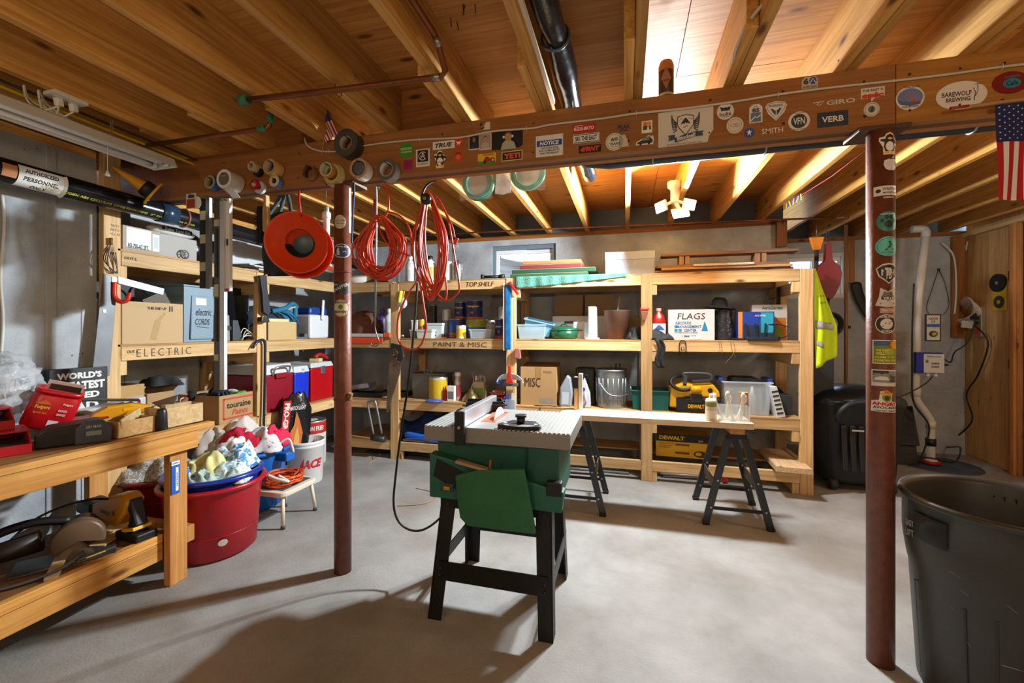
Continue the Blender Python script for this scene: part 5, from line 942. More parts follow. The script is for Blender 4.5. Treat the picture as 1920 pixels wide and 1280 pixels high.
# ================================================================ drain pump pipework at the right
c = at(1745, 872, Z=0); PX, PY = c.x, c.y
tag(B(Matrix.Translation((PX+.08, PY+.03, 0))).lathe([(0, .012), (.3, .012), (.305, .0)], 40).obj('pit_cover', mat('#3d4c60', .5, bump=.2, bscale=20)), 'round blue-grey cover on the floor around the white drain pipe', 'cover')
t = thing('sump_pipe', 'white plastic sump pipe rising from the floor cover to the ceiling', 'pipe', (PX, PY, 0)); PV = mat('#cfcfc8', .35)
k = 1
B().tube(curve([(0, 0, .012), (0, 0, .22), (0, 0, .40), (-.02, 0, .47), (-.1, 0, .60), (-.12, 0, .68), (-.12, 0, .9)], 5)+[Vector((-.1, 0, 1.6)), Vector((-.04, 0, 2.2))], .033, 16).obj('pipe', PV, t)
for z0, z1, r, m in ((.02, .045, .07, RED), (.045, .06, .05, WHITE), (.19, .26, .04, mat('#1d1f22', .5)), (.36, .43, .04, PV), (.66, .75, .04, PV)): B(Matrix.Translation((-.12 if z0 > .6 else 0, 0, 0))).cyl((0, 0, z0), (0, 0, z1), r, n=18).obj('coupling', m, t)
B().tube(curve([(-.04, 0, 2.2), (-.04, 0, 2.25), (-.06, .01, 2.28), (-.14, .02, 2.285)], 5), .036, 14).obj('elbow', mat('#b9b9b2', .4), t)
p = at(1752, 616, Y=PY-.05); bd = B().box(p.x-.075, p.x+.045, PY-.06, PY-.045, p.z-.12, p.z+.14).obj('instruction_card', mat('#2a2b2c', .5)); tag(bd, 'framed instruction card with blue stripe wired to the drain pipe', 'card')
mp = front_map(p.x-.015, PY-.0605, p.z+.01); print_poly(mp, rect(0, 0, .1, .235), mat('#cfd0c8'), bd); print_poly(mp, rect(0, .02, .098, .03), mat('#2f5fae'), bd, h=.001); print_text(mp, 'RADON', .07, .022, 0, .085, INK, bd); print_text(mp, 'UP', .03, .022, 0, .055, INK, bd); print_poly(mp, disc(0, -.06, .035, .03), mat('#3a3a30'), bd, h=.001); print_poly(mp, disc(.008, -.06, .018, .016), mat('#b5a83a'), bd, h=.0014)
p = at(1740, 680, Y=PY-.06); t = thing('control_box', 'blue and white pump control box on the drain pipe', 'control box', p)
B().box(-.1, .11, -.015, .03, -.1, .1).obj('case', mat('#1a2ea0', .4), t, bevel=.005); B().box(-.045, .115, -.022, -.0155, -.095, .085).obj('face', mat('#cfd4d6', .4), t, bevel=.003)
mp = front_map(.035, -.0222, 0); print_text(mp, 'SEEpump', .11, .018, 0, .06, BLUE, t); B().box(-.03, -.01, -.024, -.0222, .0, .03).obj('lamp_row', mat('#3f9a46', .4), t); print_text(mp, '=====', .06, .05, .01, -.02, mat('#6d7378'), t, 'fine_print')
for x in (.0, .06): B().cyl((x, .005, -.13), (x, .005, -.1), .016, n=12).obj('cable_gland', WHITE, t)
# plywood wall fittings
WX = XR-.014
p = at(1842, 605, X=WX); t = thing('wall_outlet', 'metal outlet box with plugs on the plywood wall', 'outlet', p)
B().box(-.04, 0, -.045, .045, -.14, .16).obj('box', mat('#a39a86', .4, .5), t, bevel=.004)
for z in (-.09, .11): B().box(-.05, -.041, -.02, .02, z-.025, z+.03).obj('red_button', mat('#c33a30', .4), t)
for z in (-.0, .05): B().bx((-.065, -.0, z), (.05, .04, .035)).obj('plug', BLACK, t, bevel=.006)
cab = lambda lab, P_, r, m, nm: cable(lab, P_, r, m, nm, 'cord', 6)
ow = p
cab('black cord hanging from the wall outlet down to the sump', [ow+Vector((-.09, 0, .0)), at(1852, 640, X=WX-.05), at(1835, 700, X=WX-.04), at(1812, 740, X=WX-.02), at(1822, 790, X=WX-.03), at(1775, 835, X=WX-.1), (PX+.2, PY-.05, .2), (PX+.12, PY-.1, .07), (PX-.1, PY-.12, .1), (PX-.25, PY-.15, .03)], .007, CABLE_BLK, 'outlet_cable')
cab('black cord looping from the wall outlet to the pump control box', [ow+Vector((-.09, 0, .05)), at(1830, 590, X=WX-.12), at(1815, 640, X=WX-.2), at(1790, 660, X=WX-.3), (PX+.12, PY-.06, 1.0), (PX+.06, PY-.06, 1.03), (PX+.03, PY-.06, .98), (PX+.1, PY-.07, .97), (PX-.0, PY-.06, 1.0)], .006, CABLE_BLK, 'outlet_cable')
cab('thin black cable tied along the drain pipe', [(PX-.15, PY-.03, 1.75), (PX-.165, PY-.035, 1.35), (PX-.17, PY-.04, .9), (PX-.16, PY-.05, .6), (PX-.05, PY-.06, .4), (PX-.08, PY-.07, .2), (PX-.14, PY-.08, .03)], .007, CABLE_BLK, 'pump_cable')
cab('thin black cable drooping left from the control box', [(PX-.02, PY-.06, .86), (PX-.1, PY-.08, .78), (PX-.3, PY-.1, .66), (PX-.5, PY-.1, .58)], .005, CABLE_BLK, 'pump_cable')
t = thing('coiled_white_cable', 'bundle of white cable with a paper tag on the plywood wall', 'cable'); c = at(1815, 590, X=WX-.04); b = B(); rr = random.Random(4)
for l in range(6): b.tube([c+Vector((-.01*l+.03*math.sin(i*.7), (.05+.09*rr.random()*.2+.12)*math.cos(2*PI*i/16)*1.0, .1*math.sin(2*PI*i/16)+.012*l-.05*math.cos(2*PI*i/16))) for i in range(16)], .007, 6, True)
b.obj('coil', mat('#cfcbbf', .5), t); B().bx(c+Vector((-.06, -.09, -.1)), (.004, .12, .07), (.1, 0, .2)).obj('paper_tag', PAPER, t)
cab('white cable stapled down the corner post to the coil', [at(1766, 455, Y=YB2-.05), at(1788, 480, Y=YB2-.05), at(1793, 540, Y=YB2-.05), at(1790, 588, Y=YB2-.05)], .008, mat('#cfcabc', .5), 'white_cable')
cab('second white cable on the corner post', [at(1814, 452, X=WX-.01), at(1806, 500, X=WX-.01), at(1806, 550, X=WX-.01), at(1812, 575, X=WX-.02)], .008, mat('#cfcabc', .5), 'white_cable')
tag(B().box(xs(1781, YB2), XR-.015, YB2-.04, YB2-.002, zs(1790, 632, Y=YB2), 2.28).obj('backing_board', wood(2, '#8f5c2e', '#ab7440'), bevel=.003), 'orange-brown backing board in the far right corner', 'board')
p = at(1876, 548, X=WX); t = thing('saw_blade_pack', 'yellow and black blade packet hanging on the plywood wall', 'packet', p)
B().box(-.012, 0, -.075, .075, -.17, .1).obj('card', mat('#c9a516', .5), t, bevel=.003); B().cyl((-.03, 0, .09), (-.0125, 0, .09), .085, n=30).obj('blade', mat('#1c1d1e', .4, .3), t); B().cyl((-.0145, 0, -.09), (-.0125, 0, -.09), .06, n=26).obj('print_disc', mat('#2b2d2e', .5), t); B().cyl((-.032, 0, .09), (-.03, 0, .09), .016, n=16).obj('hub', STEEL, t); B().cyl((-.016, 0, -.09), (-.0145, 0, -.09), .018, n=16).obj('label_hub', mat('#c9a516', .5), t)
t = thing('key_hook', 'small bunch of keys hanging on the door jamb', 'keys', at(1910, 640, X=XR-.06)); B().ring((0, 0, 0), .014, .002, 14, 5, (1, 0, 0)).obj('ring', STEEL, t); B().bx((-.003, .004, -.04), (.003, .012, .05), (.1, 0, 0)).obj('key', mat('#9a6a3a', .4, .8), t)
p = at(1760, 505, Y=YB2-.01); t = thing('tie_wire', 'loop of dark wire hanging from a form tie on the concrete', 'wire', p); B().bx((0, 0, 0), (.02, .012, .02)).obj('form_tie', mat('#2b2622', .7), t); B().tube(curve([(0, 0, 0), (-.06, -.01, -.2), (-.11, -.01, -.42), (-.02, -.01, -.5), (.08, -.01, -.4), (.05, -.01, -.15), (0, 0, 0)], 5), .003, 5).obj('loop', mat('#3a332c', .6, .4), t)
tag(B().bx(at(1592, 613, Y=YB2-.004), (.03, .012, .03)).obj('form_tie', mat('#2b2622', .7)), 'small square form tie in the concrete left of the right post', 'form tie')
# wooden pole
a = at(1586, 440, Y=4.75); tag(B().cyl((a.x, 4.75, 0), (a.x, 4.75, 2.3), .016, n=12).obj('pole', mat('#7d5a36', .6)), 'tall thin wooden pole standing between the bin and the hanging bellows', 'pole')
tag(B().box(xs(1590, YB2-.04), xs(1602, YB2-.04), YB2-.05, YB2-.005, zs(1595, 530, Y=YB2-.04), ZC).obj('wood_stud', wood(2, '#94602f', '#b07a44')), 'short brown wooden stud beside the right window', 'stud')
tag(B().box(xs(1457, YB-.05), xs(1476, YB-.05), YB-.05, YB-.003, zs(1465, 462, Y=YB-.05), ZT).obj('wood_block', wood(2, '#8a5a34', '#a06e42')), 'square wooden block under the sill plate above the shelving end', 'block')
# dark curved sheet standing in for a bluish shadow on the wall
t = thing('wall_shadow', 'dark rubber strap hanging on the concrete beside the pole', 'strap', at(1598, 532, Y=YB2-.03)); B().grid(lambda u, v: (-.02+.1*u+.16*v**1.6, -.012-.01*math.sin(PI*u), -.42*v+.02*math.sin(PI*u)), 5, 12).obj('strap', mat('#1a1d22', .6), t, solid=.008)
# ================================================================ things hung at the end of the shelving
YV = YS-.02
# safety vest
t = thing('safety_vest', 'fluorescent yellow safety vest hanging on the right end of the shelving', 'vest', (1.43, 3.93, 0)); VM = mat('#c9e81c', .7, bump=.3, bscale=14)
zt, zb = zs(1530, 505, Y=3.93), zs(1545, 690, Y=3.93)
def vs_(u, v): 
    w = .04+.13*min(1, v*1.6); x = .0+w*u+.012*v; fold = .02*math.sin(u*9+v*3)*min(1, v*3); return (x, -.06+.08*u+fold, zt+(zb-zt+.1*u*(v))*v)
B().grid(vs_, 16, 24).obj('cloth', VM, t, solid=.004)
for va, vb in ((.52, .6), (.72, .77)): B().grid(lambda u, v: tuple(Vector(vs_(u*(.8 if va < .6 else .3)+.05, va+(vb-va)*v+.06*u))+Vector((.0, -.006, 0))), 14, 3).obj('reflective_band', mat('#a9adab', .3, .3), t, solid=.003)
for i, (s_, u, v) in enumerate((('CITY OF', .4, .28), ('PORTLAND', .45, .35))): q = Vector(vs_(u, v))+Vector((0, -.022, 0)); print_text(flat_map(q, (.85, .5, .1), (0, 0, 1)), s_, .06, .016, 0, 0, mat('#2a4a20'), t, h=.004)
B().grid(lambda u, v: (-.075+.03*u, -.03+.02*math.sin(u*5), zt-.32-.2*v), 4, 6).obj('side_fold', VM, t, solid=.004)
# bellows
c = at(1552, 470, Y=4.02); t = thing('bellows', 'dark red fireplace bellows hanging from the joist at the right end', 'bellows', c); k = .0045
out = [(-.016, .06), (.016, .06), (.02, -.02), (.026, -.08), (.075, -.13), (.09, -.19), (.075, -.28), (.045, -.355), (.022, -.39), (-.022, -.39), (-.045, -.355), (-.075, -.28), (-.09, -.19), (-.075, -.13), (-.026, -.08), (-.02, -.02)]
B().prism(out, -.03, -.016, 1).obj('front_board', mat('#6e1216', .4), t, bevel=.003); B().prism(out, .016, .03, 1).obj('back_board', mat('#5e0f13', .4), t, bevel=.003)
B().prism([(x*.93, z*.97-.012) for x, z in out[4:13]], -.0155, .0155, 1).obj('leather', mat('#2a1410', .7), t); B().cyl((0, 0, -.39), (0, 0, -.47), .015, .009, n=12).obj('nozzle', mat('#2b2826', .4, .5), t)
B().tube(curve([(0, -.02, .055), (-.01, 0, .1), (.0, 0, .16), (.012, 0, .1), (.0, .02, .055)], 4), .0025, 5).obj('hang_cord', BLACK, t)
# shovel with orange grip
c = at(1531, 458, Y=4.12); t = thing('shovel', 'long-handled tool with an orange grip hanging behind the safety vest', 'shovel', c)
B().prism([(-.055, .06), (.055, .06), (.03, -.04), (.02, -.05), (-.02, -.05), (-.03, -.04)], -.014, .014, 1).obj('grip', mat('#d9831a', .45), t, bevel=.006); B().cyl((0, 0, -.05), (0, .02, -.95), .016, n=10).obj('shaft', mat('#3d4146', .4, .2), t); B().box(-.13, .13, -.0, .02, -1.3, -.95).obj('blade', mat('#2b2f33', .5), t, bevel=.01); B().tube([(0, 0, .055), (0, 0, .16)], .002, 5).obj('hang_wire', STEEL, t)
# dark jackets behind the end of the shelving, black coil
t = thing('hanging_jacket', 'dark grey jacket hanging inside the right end of the shelving', 'jacket', (1.27, 4.25, 1.27)); B().grid(lambda u, v: (-.02+.09*u+.03*v*(u-.3), -.12+.24*u+.02*math.sin(u*14+v*3), .4-.44*v), 14, 14).obj('cloth', mat('#3b3935', .9, bump=.3, bscale=20), t, solid=.006)
t = thing('cable_reel', 'black coiled hose hanging behind the safety vest', 'hose', at(1556, 608, Y=4.2)); b = B()
for l in range(5): b.ring((0, .008*l, 0), .1-.005*l, .008, 26, 6, (0, 1, .1))
b.obj('coil', mat('#1c2224', .5), t)
# ================================================================ generic builders for stored things
def Lpos(px0, px1, pyt, X, zb): y0, y1 = ys(px0, X), ys(px1, X); return (y0+y1)/2, y1-y0, zs((px0+px1)/2, pyt, X=X)-zb
def Bpos(px0, px1, pyt, Y, zb): x0, x1 = xs(px0, Y), xs(px1, Y); return (x0+x1)/2, x1-x0, zs((px0+px1)/2, pyt, Y=Y)-zb
def carton(label, loc, rz, w, d, h, m=CARD, texts=(), polys=(), open_=0, cat='box', name='cardboard_box', tape=None, lid=None):
    """box with its front (local -Y) towards the room; texts = (string, width, height, u, v, colour[, kw])"""
    t = thing(name, label, cat, loc, rz)
    b = B(); e = .004
    if open_:
        for q in ((-w/2, w/2, -d/2, d/2, 0, e), (-w/2, w/2, -d/2, -d/2+e, e, h), (-w/2, w/2, d/2-e, d/2, e, h), (-w/2, -w/2+e, -d/2+e, d/2-e, e, h), (w/2-e, w/2, -d/2+e, d/2-e, e, h)): b.box(*q)
    else: b.box(-w/2, w/2, -d/2, d/2, 0, h)
    b.obj('body', m, t, bevel=.0015)
    if lid: B().box(-w/2-.004, w/2+.004, -d/2-.004, d/2+.004, h, h+lid[0]).obj('lid', lid[1], t, bevel=.003)
    if open_ > 1:
        B().bx((-w/2-.03, 0, h+.03), (.003, d*.96, .09), (0, -.7, 0)).obj('flap', m, t); B().bx((w/2+.03, 0, h+.03), (.003, d*.96, .09), (0, .7, 0)).obj('flap', m, t)
    if tape: B().box(-tape/2, tape/2, -d/2-.0012, -d/2, h*.55, h).obj('tape', mat('#a8895c', .3), t)
    mp = front_map(0, -d/2-.0004, 0)
    for k, q in enumerate(polys): print_poly(mp, q[0], mat(q[1], .6), t, 'printed_panel', h=.0006+.0002*k)
    for q in texts: print_text(mp, q[0], q[1], q[2], q[3], q[4], mat(q[5], .7), t, 'lettering', h=.0016, **(q[6] if len(q) > 6 else {}))
    return t
def can(label, loc, r, h, m, band=None, lidm=None, rz=0, cat='can', name='paint_can', handle=False, text=None, grp=None, neck=None, cap=None):
    t = thing(name, label, cat, loc, rz, grp)
    if neck: B().lathe([(0, 0), (r*.96, 0), (r, .006), (r, h*.8), (r*.9, h*.85), (neck, h*.92), (neck, h), (0, h)], 22).obj('body', m, t)
    else:
        B().lathe([(0, 0), (r*.98, 0), (r, .004), (r, h-.004), (r*.99, h), (0, h)], 24).obj('body', m, t); B().lathe([(r*.94, h-.001), (r*.97, h+.005), (r*1.01, h+.003), (r*1.01, h-.004)], 24).obj('rim', lidm or STEEL, t); B().lathe([(0, h-.0005), (r*.93, h+.0005)], 20).obj('lid', lidm or STEEL, t)
    if cap: B().lathe([(cap[0], h), (cap[0], h+cap[1]*.8), (cap[0]*.85, h+cap[1]), (0, h+cap[1])], 16).obj('cap', cap[2], t)
    if band: B().lathe([(r+.0006, h*band[0]), (r+.0006, h*band[1])], 24).obj('label', mat(band[2], .45), t)
    if handle: B().tube([(r*math.cos(a)*1.03, -.01-r*.55*math.sin(a), h*.62-r*.75*math.sin(a)) for a in [PI*i/14 for i in range(15)]], .0017, 5).obj('handle', STEEL, t)
    if text:
        for s_, w_, h_, v_, c_ in text: print_text(cyl_map((0, 0, v_*h), r+.001, -PI/2-rz), s_, w_, h_, 0, 0, mat(c_, .5), t, 'lettering', h=.0008, bold=.03)
    return t
def tub(label, loc, w, d, h, m, taper=1.12, cat='bin', name='plastic_bin', rz=0, th=.004, rim=.012):
    t = thing(name, label, cat, loc, rz); b = B(); k = taper
    def ringv(s, z, o): return [((-w/2*s+o)+(w*s-2*o)*(i in (1, 2)), (-d/2*s+o)+(d*s-2*o)*(i in (2, 3)), z) for i in range(4)]
    vs = ringv(1, 0, 0)+ringv(k, h, 0)+ringv(k, h, th)+ringv(1, th, th)
    fs = [(3, 2, 1, 0), (12, 13, 14, 15)]
    for j in range(3): fs += [(j*4+i, j*4+(i+1) % 4, (j+1)*4+(i+1) % 4, (j+1)*4+i) for i in range(4)]
    b.add(vs, fs); b.obj('body', m, t, bevel=.006)
    if rim:
        b = B(); W, D = w*k, d*k
        for q in ((-W/2-rim, W/2+rim, -D/2-rim, -D/2, h-.012, h), (-W/2-rim, W/2+rim, D/2, D/2+rim, h-.012, h), (-W/2-rim, -W/2, -D/2, D/2, h-.012, h), (W/2, W/2+rim, -D/2, D/2, h-.012, h)): b.box(*q)
        b.obj('rim', m, t, bevel=.003)
    return t
def cloth(label, loc, rx, ry, h, m, seed, name='rag', cat='rag', grp=None, rz=0, f=1.0, kind=None):
    r = random.Random(seed); ph = [r.uniform(0, 6.28) for _ in range(8)]
    from mathutils import noise
    nz = lambda x, y, k, o: noise.noise((x*k+o, y*k-o, seed*3.7))
    def fn(u, v):
        a = 2*PI*u; q = v; R = 1+.14*math.sin(3*a+ph[0])+.1*math.sin(5*a+ph[1]); x, y = rx*q*R*math.cos(a), ry*q*R*math.sin(a); s_ = .1/max(rx, ry)
        rg = 1-2*abs(nz(x, y, 16*s_, 1.3)); z = h*max(0, 1-q**2.6)*(.72+.3*nz(x, y, 8*s_, 0))+h*.46*f*(rg-.4)*(1-q**3)+h*.14*f*nz(x, y, 38*s_, 5)
        return (x+.012*nz(x, y, 20, 9), y+.012*nz(x, y, 20, 7), max(.002, z+.004))
    b = B(); b.grid(fn, 48, 18); o = b.obj(name, m, solid=.003); place(o, loc, rz); tag(o, label, cat, grp); return o
def pattern(c1, c2, scale=30, c3=None):
    k = ('pat', c1, c2, scale, c3)
    if k in _m: return _m[k]
    m = bpy.data.materials.new('printed cloth'); m.use_nodes = True; N = m.node_tree.nodes; L = m.node_tree.links; p = N['Principled BSDF']; p.inputs['Roughness'].default_value = .9
    tc = N.new('ShaderNodeTexCoord'); no = N.new('ShaderNodeTexNoise'); no.inputs['Scale'].default_value = scale; no.inputs['Detail'].default_value = 2; no.inputs['Distortion'].default_value = 1.2; L.new(tc.outputs['Object'], no.inputs['Vector'])
    r = N.new('ShaderNodeValToRGB'); r.color_ramp.interpolation = 'CONSTANT'; r.color_ramp.elements[0].color = lin(c1); r.color_ramp.elements[1].position = .5; r.color_ramp.elements[1].color = lin(c2)
    if c3: e = r.color_ramp.elements.new(.62); e.color = lin(c3)
    L.new(no.outputs[0], r.inputs[0]); L.new(r.outputs[0], p.inputs['Base Color']); _m[k] = m; return m
# ================================================================ tubs, buckets and stool on the floor
def round_tub(label, loc, r0, r1, h, m, handles=True, name='tub'):
    t = thing(name, label, 'tub', loc)
    B().lathe([(0, .003), (r0-.02, .003), (r0, .015), (r1-.012, h-.04), (r1-.008, h-.03), (r1+.012, h-.025), (r1+.016, h-.01), (r1+.008, h), (r1-.008, h), (r1-.016, h-.02), (r0-.006, .012), (0, .008)], 48).obj('shell', m, t)
    for z in (.34, .66): B().lathe([(r0+(r1-.012-r0)*z+.0006, h*z-.002), (r0+(r1-.012-r0)*z+.0022, h*z), (r0+(r1-.012-r0)*z+.0006, h*z+.002)], 48).obj('moulding_line', m, t)
    return t
R1 = (-2.395, 2.02, 0)
t = round_tub('large red plastic tub in front of the shelving beside the bench leg', R1, .222, .262, .42, mat('#a8101f', .35, vary=.12, bscale=6))
mp = cyl_map((0, 0, .11), .232, math.atan2(-2.02, 2.395)+.18, .1); print_poly(mp, disc(0, 0, .024, .02, 14), mat('#b9b3ae', .6), t, 'worn_label', h=.003, rings=3)
t = round_tub('blue basin of rags nested in the red tub', (R1[0], R1[1], .10), .19, .245, .37, mat('#16308f', .3))
R2 = (-2.717, 2.575, 0)
t = round_tub('blue rope-handled tub of rags behind the red tub', R2, .22, .258, .43, mat('#1763b8', .35))
aa = math.atan2(-2.575, 2.717)+.9
for s_ in (0,):
    hx, hy = R2[0]+.26*math.cos(aa), R2[1]+.26*math.sin(aa)
    B().box(-.05, .05, -.045, .045, .345, .41).obj('handle_lug', mat('#1763b8', .35), t, bevel=.012).location = (.29*math.cos(aa), .29*math.sin(aa), 0)
    B().tube(curve([(.28*math.cos(aa)-.03, .28*math.sin(aa)-.02, .40), (.27*math.cos(aa), .27*math.sin(aa)-.03, .47), (.30*math.cos(aa)+.02, .30*math.sin(aa), .5), (.31*math.cos(aa)+.03, .31*math.sin(aa)+.02, .40)], 5), .009, 7).obj('rope_handle', mat('#d8d3c8', .9, bump=.6, bscale=200), t)
t = thing('rope_loop', 'white rope loop of the red tub handle lying by the stool', 'rope', (R1[0]+.24, R1[1]+.16, .38)); B().tube(curve([(0, 0, .02), (.05, .01, .0), (.1, .04, -.02), (.08, .07, -.03), (.02, .06, .0)], 5), .01, 7).obj('rope', mat('#d8d3c8', .9, bump=.6, bscale=200), t)
WR = mat('#dcdad6', .9, bump=.3, bscale=30)
for lab, dx, dy, dz, rx, ry, h, m, sd in (
    ('pale yellow rag on top of the blue basin', -.02, -.02, .43, .13, .1, .11, mat('#d3cf8f', .9), 1), ('blue and white tie-dyed rag at the front of the basin', -.02, -.14, .43, .1, .08, .07, pattern('#3a63a8', '#c8d6dc', 22, '#1d3f8a'), 2),
    ('aqua and white printed rag at the right of the basin', .12, .0, .42, .1, .1, .08, pattern('#dfe6e2', '#7fb0c8', 30, '#8fae6a'), 3), ('pale mint rag bunched at the front right', .06, -.13, .43, .07, .06, .07, mat('#a9c4bd', .9), 4),
    ('white and blue leaf-print rag at the back of the basin', .02, .12, .44, .13, .09, .15, pattern('#d9dde0', '#5a93c8', 26, '#2a68ae'), 5), ('crumpled grey rag at the left of the basin', -.15, .02, .43, .09, .1, .06, mat('#6d7378', .9), 6)):
    cloth(lab, (R1[0]+dx, R1[1]+dy, dz), rx*1.25, ry*1.25, h*1.25, m, sd, grp='rags in the basin')
for lab, dx, dy, dz, rx, ry, h, m, sd in (
    ('crimson rag lying across the blue tub', .0, -.07, .46, .13, .09, .1, mat('#c2123a', .9), 7), ('white rag hanging over the front rim of the blue tub', .06, -.17, .42, .1, .09, .1, WR, 8), ('white and red printed rag at the right of the blue tub', .13, .0, .43, .12, .12, .11, pattern('#e0dedb', '#c8d0d6', 24, '#b83a52'), 9),
    ('pink-red folded rag at the right edge of the blue tub', .18, .05, .43, .07, .09, .13, mat('#d21f48', .9), 10), ('beige and white rag heap at the back of the blue tub', -.12, .03, .43, .14, .13, .15, mat('#cfc9c2', .9, bump=.3, bscale=20), 12), ('pale grey rag at the left of the blue tub', -.17, -.12, .41, .1, .1, .13, mat('#b5aca4', .9), 13)):
    cloth(lab, (R2[0]+dx, R2[1]+dy, dz), rx*1.3, ry*1.3, h*1.3, m, sd, grp='rags in the blue tub')
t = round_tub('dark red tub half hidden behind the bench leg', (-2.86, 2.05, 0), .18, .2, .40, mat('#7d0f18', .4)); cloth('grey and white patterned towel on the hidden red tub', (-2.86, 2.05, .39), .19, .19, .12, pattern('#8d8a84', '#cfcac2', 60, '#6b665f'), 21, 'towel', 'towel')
# step stool with an orange cord
sx, sy = -2.305, 2.47; st = thing('step_stool', 'low white metal stool with a coil of orange cord on it', 'stool', (sx, sy, 0))
B().prism([(x, y) for x, y in [(.15*math.copysign(abs(math.cos(a))**.35, math.cos(a)), .17*math.copysign(abs(math.sin(a))**.35, math.sin(a))) for a in [2*PI*i/32 for i in range(32)]]], .205, .24, 2).obj('seat', mat('#d3ccb8', .45), st, bevel=.008)
B().box(-.11, .11, -.13, .13, .2405, .2425).obj('tread', mat('#4a4a48', .8), st)
for x in (-1, 1):
    for y in (-1, 1): lg = B().cyl((x*.11, y*.13, .21), (x*.13, y*.15, .02), .012, n=10).obj('leg', mat('#d3ccb8', .45), st); B().cyl((x*.129, y*.149, .022), (x*.131, y*.151, 0), .014, n=10).obj('rubber_tip', mat('#3a3835', .7), lg)
rr = random.Random(9); pts = []
for l in range(13):
    R_a, R_b = .12*rr.uniform(.75, 1.05), .135*rr.uniform(.75, 1.05); ox_, oy_ = rr.uniform(-.02, .02), rr.uniform(-.02, .02)
    pts += [(R_a*math.cos(2*PI*i/18)+ox_, R_b*math.sin(2*PI*i/18)+oy_, .252+.0045*l+.004*math.sin(i+l)) for i in range(18)]
o = B().tube(curve(pts, 2), .0045, 6).obj('extension_cord', mat('#d2521a', .4)); o.location = (sx, sy, 0); tag(o, 'coil of orange extension cord lying on the low white stool', 'cord')
# buckets
t = thing('bucket', 'white plastic bucket with a red slanted logo behind the stool', 'bucket', (-2.67, 3.10, 0)); WB = mat('#dcdcd8', .4)
B().lathe([(0, 0), (.128, 0), (.132, .01), (.15, .31), (.157, .315), (.157, .33), (.152, .335), (.157, .34), (.157, .36), (.15, .365), (.143, .36), (.128, .02), (0, .015)], 36).obj('shell', WB, t)
mp = cyl_map((0, 0, .18), .141, math.atan2(-3.1, 2.67)+.25, .055); print_poly(mp, [(-.085, -.06), (-.055, -.06), (-.045, .06), (-.075, .0)], mat('#c41a26'), t, 'logo', rings=2, h=.003); print_text(mp, 'ACE', .17, .075, .02, 0, mat('#c41a26'), t, 'logo_lettering', bold=.05, shear=.25, h=.003)
B().tube([(.155*math.cos(a), -.155*math.sin(a)*.4-.12, .25-.12*math.sin(a)) for a in [PI*i/12 for i in range(13)]], .0025, 5).obj('handle', STEEL, t)
t = can('tall white tin with a red band, rearmost bucket under the shelf', (-3.0, 3.56, 0), .135, .42, WB, (.72, .98, '#c22a20'), None, name='paint_pail', cat='bucket'); mp = cyl_map((0, 0, .355), .137, math.atan2(-3.56, 3.0)+.35); print_text(mp, 'ON FREE!', .15, .045, 0, 0, WHITE, t, bold=.03); print_poly(cyl_map((0, 0, .17), .137, math.atan2(-3.56, 3.0)+.6), rect(0, 0, .06, .05), mat('#c22a20'), t, 'red_patch', rings=3)
# bag of charcoal
t = thing('charcoal_bag', 'crumpled black charcoal bag with red stripe and flames beside the coolers', 'bag', (-2.83, 3.09, .15), rz=PI/2-.5)
def bag(u, v): 
    a = 2*PI*u; s_ = 1-.15*v-.55*max(0, v-.78)*4; return (.15*math.cos(a)*s_*(1+.04*math.sin(a*7+v*6))+.07*v, .055*math.sin(a)*s_*(1+.1*math.sin(a*5+v*9)), .6*v+.01*math.sin(a*6)*v)
b = B(); b.grid(bag, 40, 22); b.obj('bag', mat('#17181a', .22, 0, bump=.9, bscale=18), t)
mp = flat_map((.0, -.062, .28), (1, 0, 0), (.1, 0, 1)); print_poly(mp, rect(-.06, .08, .06, .38), mat('#c42620', .3), t, 'red_stripe', h=.004); print_text(mp, 'PRO-GRADE', .34, .042, -.06, .08, mat('#e8e4dc'), t, 'lettering', h=.0048, rot=-PI/2, bold=.04)
print_poly(mp, [(.0, -.16), (.08, -.16), (.09, -.02), (.05, .1), (.02, .17), (.01, .05), (-.015, .0)], mat('#c8743a', .4), t, 'flame_print', h=.004); print_poly(mp, [(.02, -.16), (.07, -.16), (.065, -.06), (.04, .04), (.025, -.04)], mat('#e3a85a', .4), t, 'flame_print', h=.0046); print_text(mp, 'MATCH LIGHT', .13, .035, .03, .2, mat('#d8d8d8'), t, h=.0046, shear=.2)
# ================================================================ left shelving, lower tier: coolers and boxes
XF = LX-.015
def cooler(label, px0, px1, d, zt, body, lidm, lid_h, handle=None, X=XF, zb=ZLOW, name='cooler'):
    y0, y1 = ys(px0, X), ys(px1, X); w = y1-y0; t = thing(name, label, 'cooler', (X-d/2, (y0+y1)/2, zb), rz=PI/2)
    B().box(-w/2, w/2, -d/2, d/2, 0, zt-lid_h-zb, tx=1.02, ty=1.02).obj('body', body, t, bevel=.012)
    B().box(-w/2-.008, w/2+.008, -d/2-.008, d/2+.008, zt-lid_h-zb, zt-zb, tx=.9, ty=.92).obj('lid', lidm, t, bevel=.01)
    return t, w, d
WL = mat('#cdd3d6', .45)
t, w, d = cooler('large dark red ice chest with a white lid on the lower left shelf', 497, 549, .55, zs(520, 683, X=XF), mat('#8c1226', .4), WL, .085)
for i in range(22): B().box(-w/2+.01, w/2-.01, -d/2-.006, -d/2-.001, .02+i*.012, .026+i*.012).obj('side_rib', mat('#8c1226', .4), t)
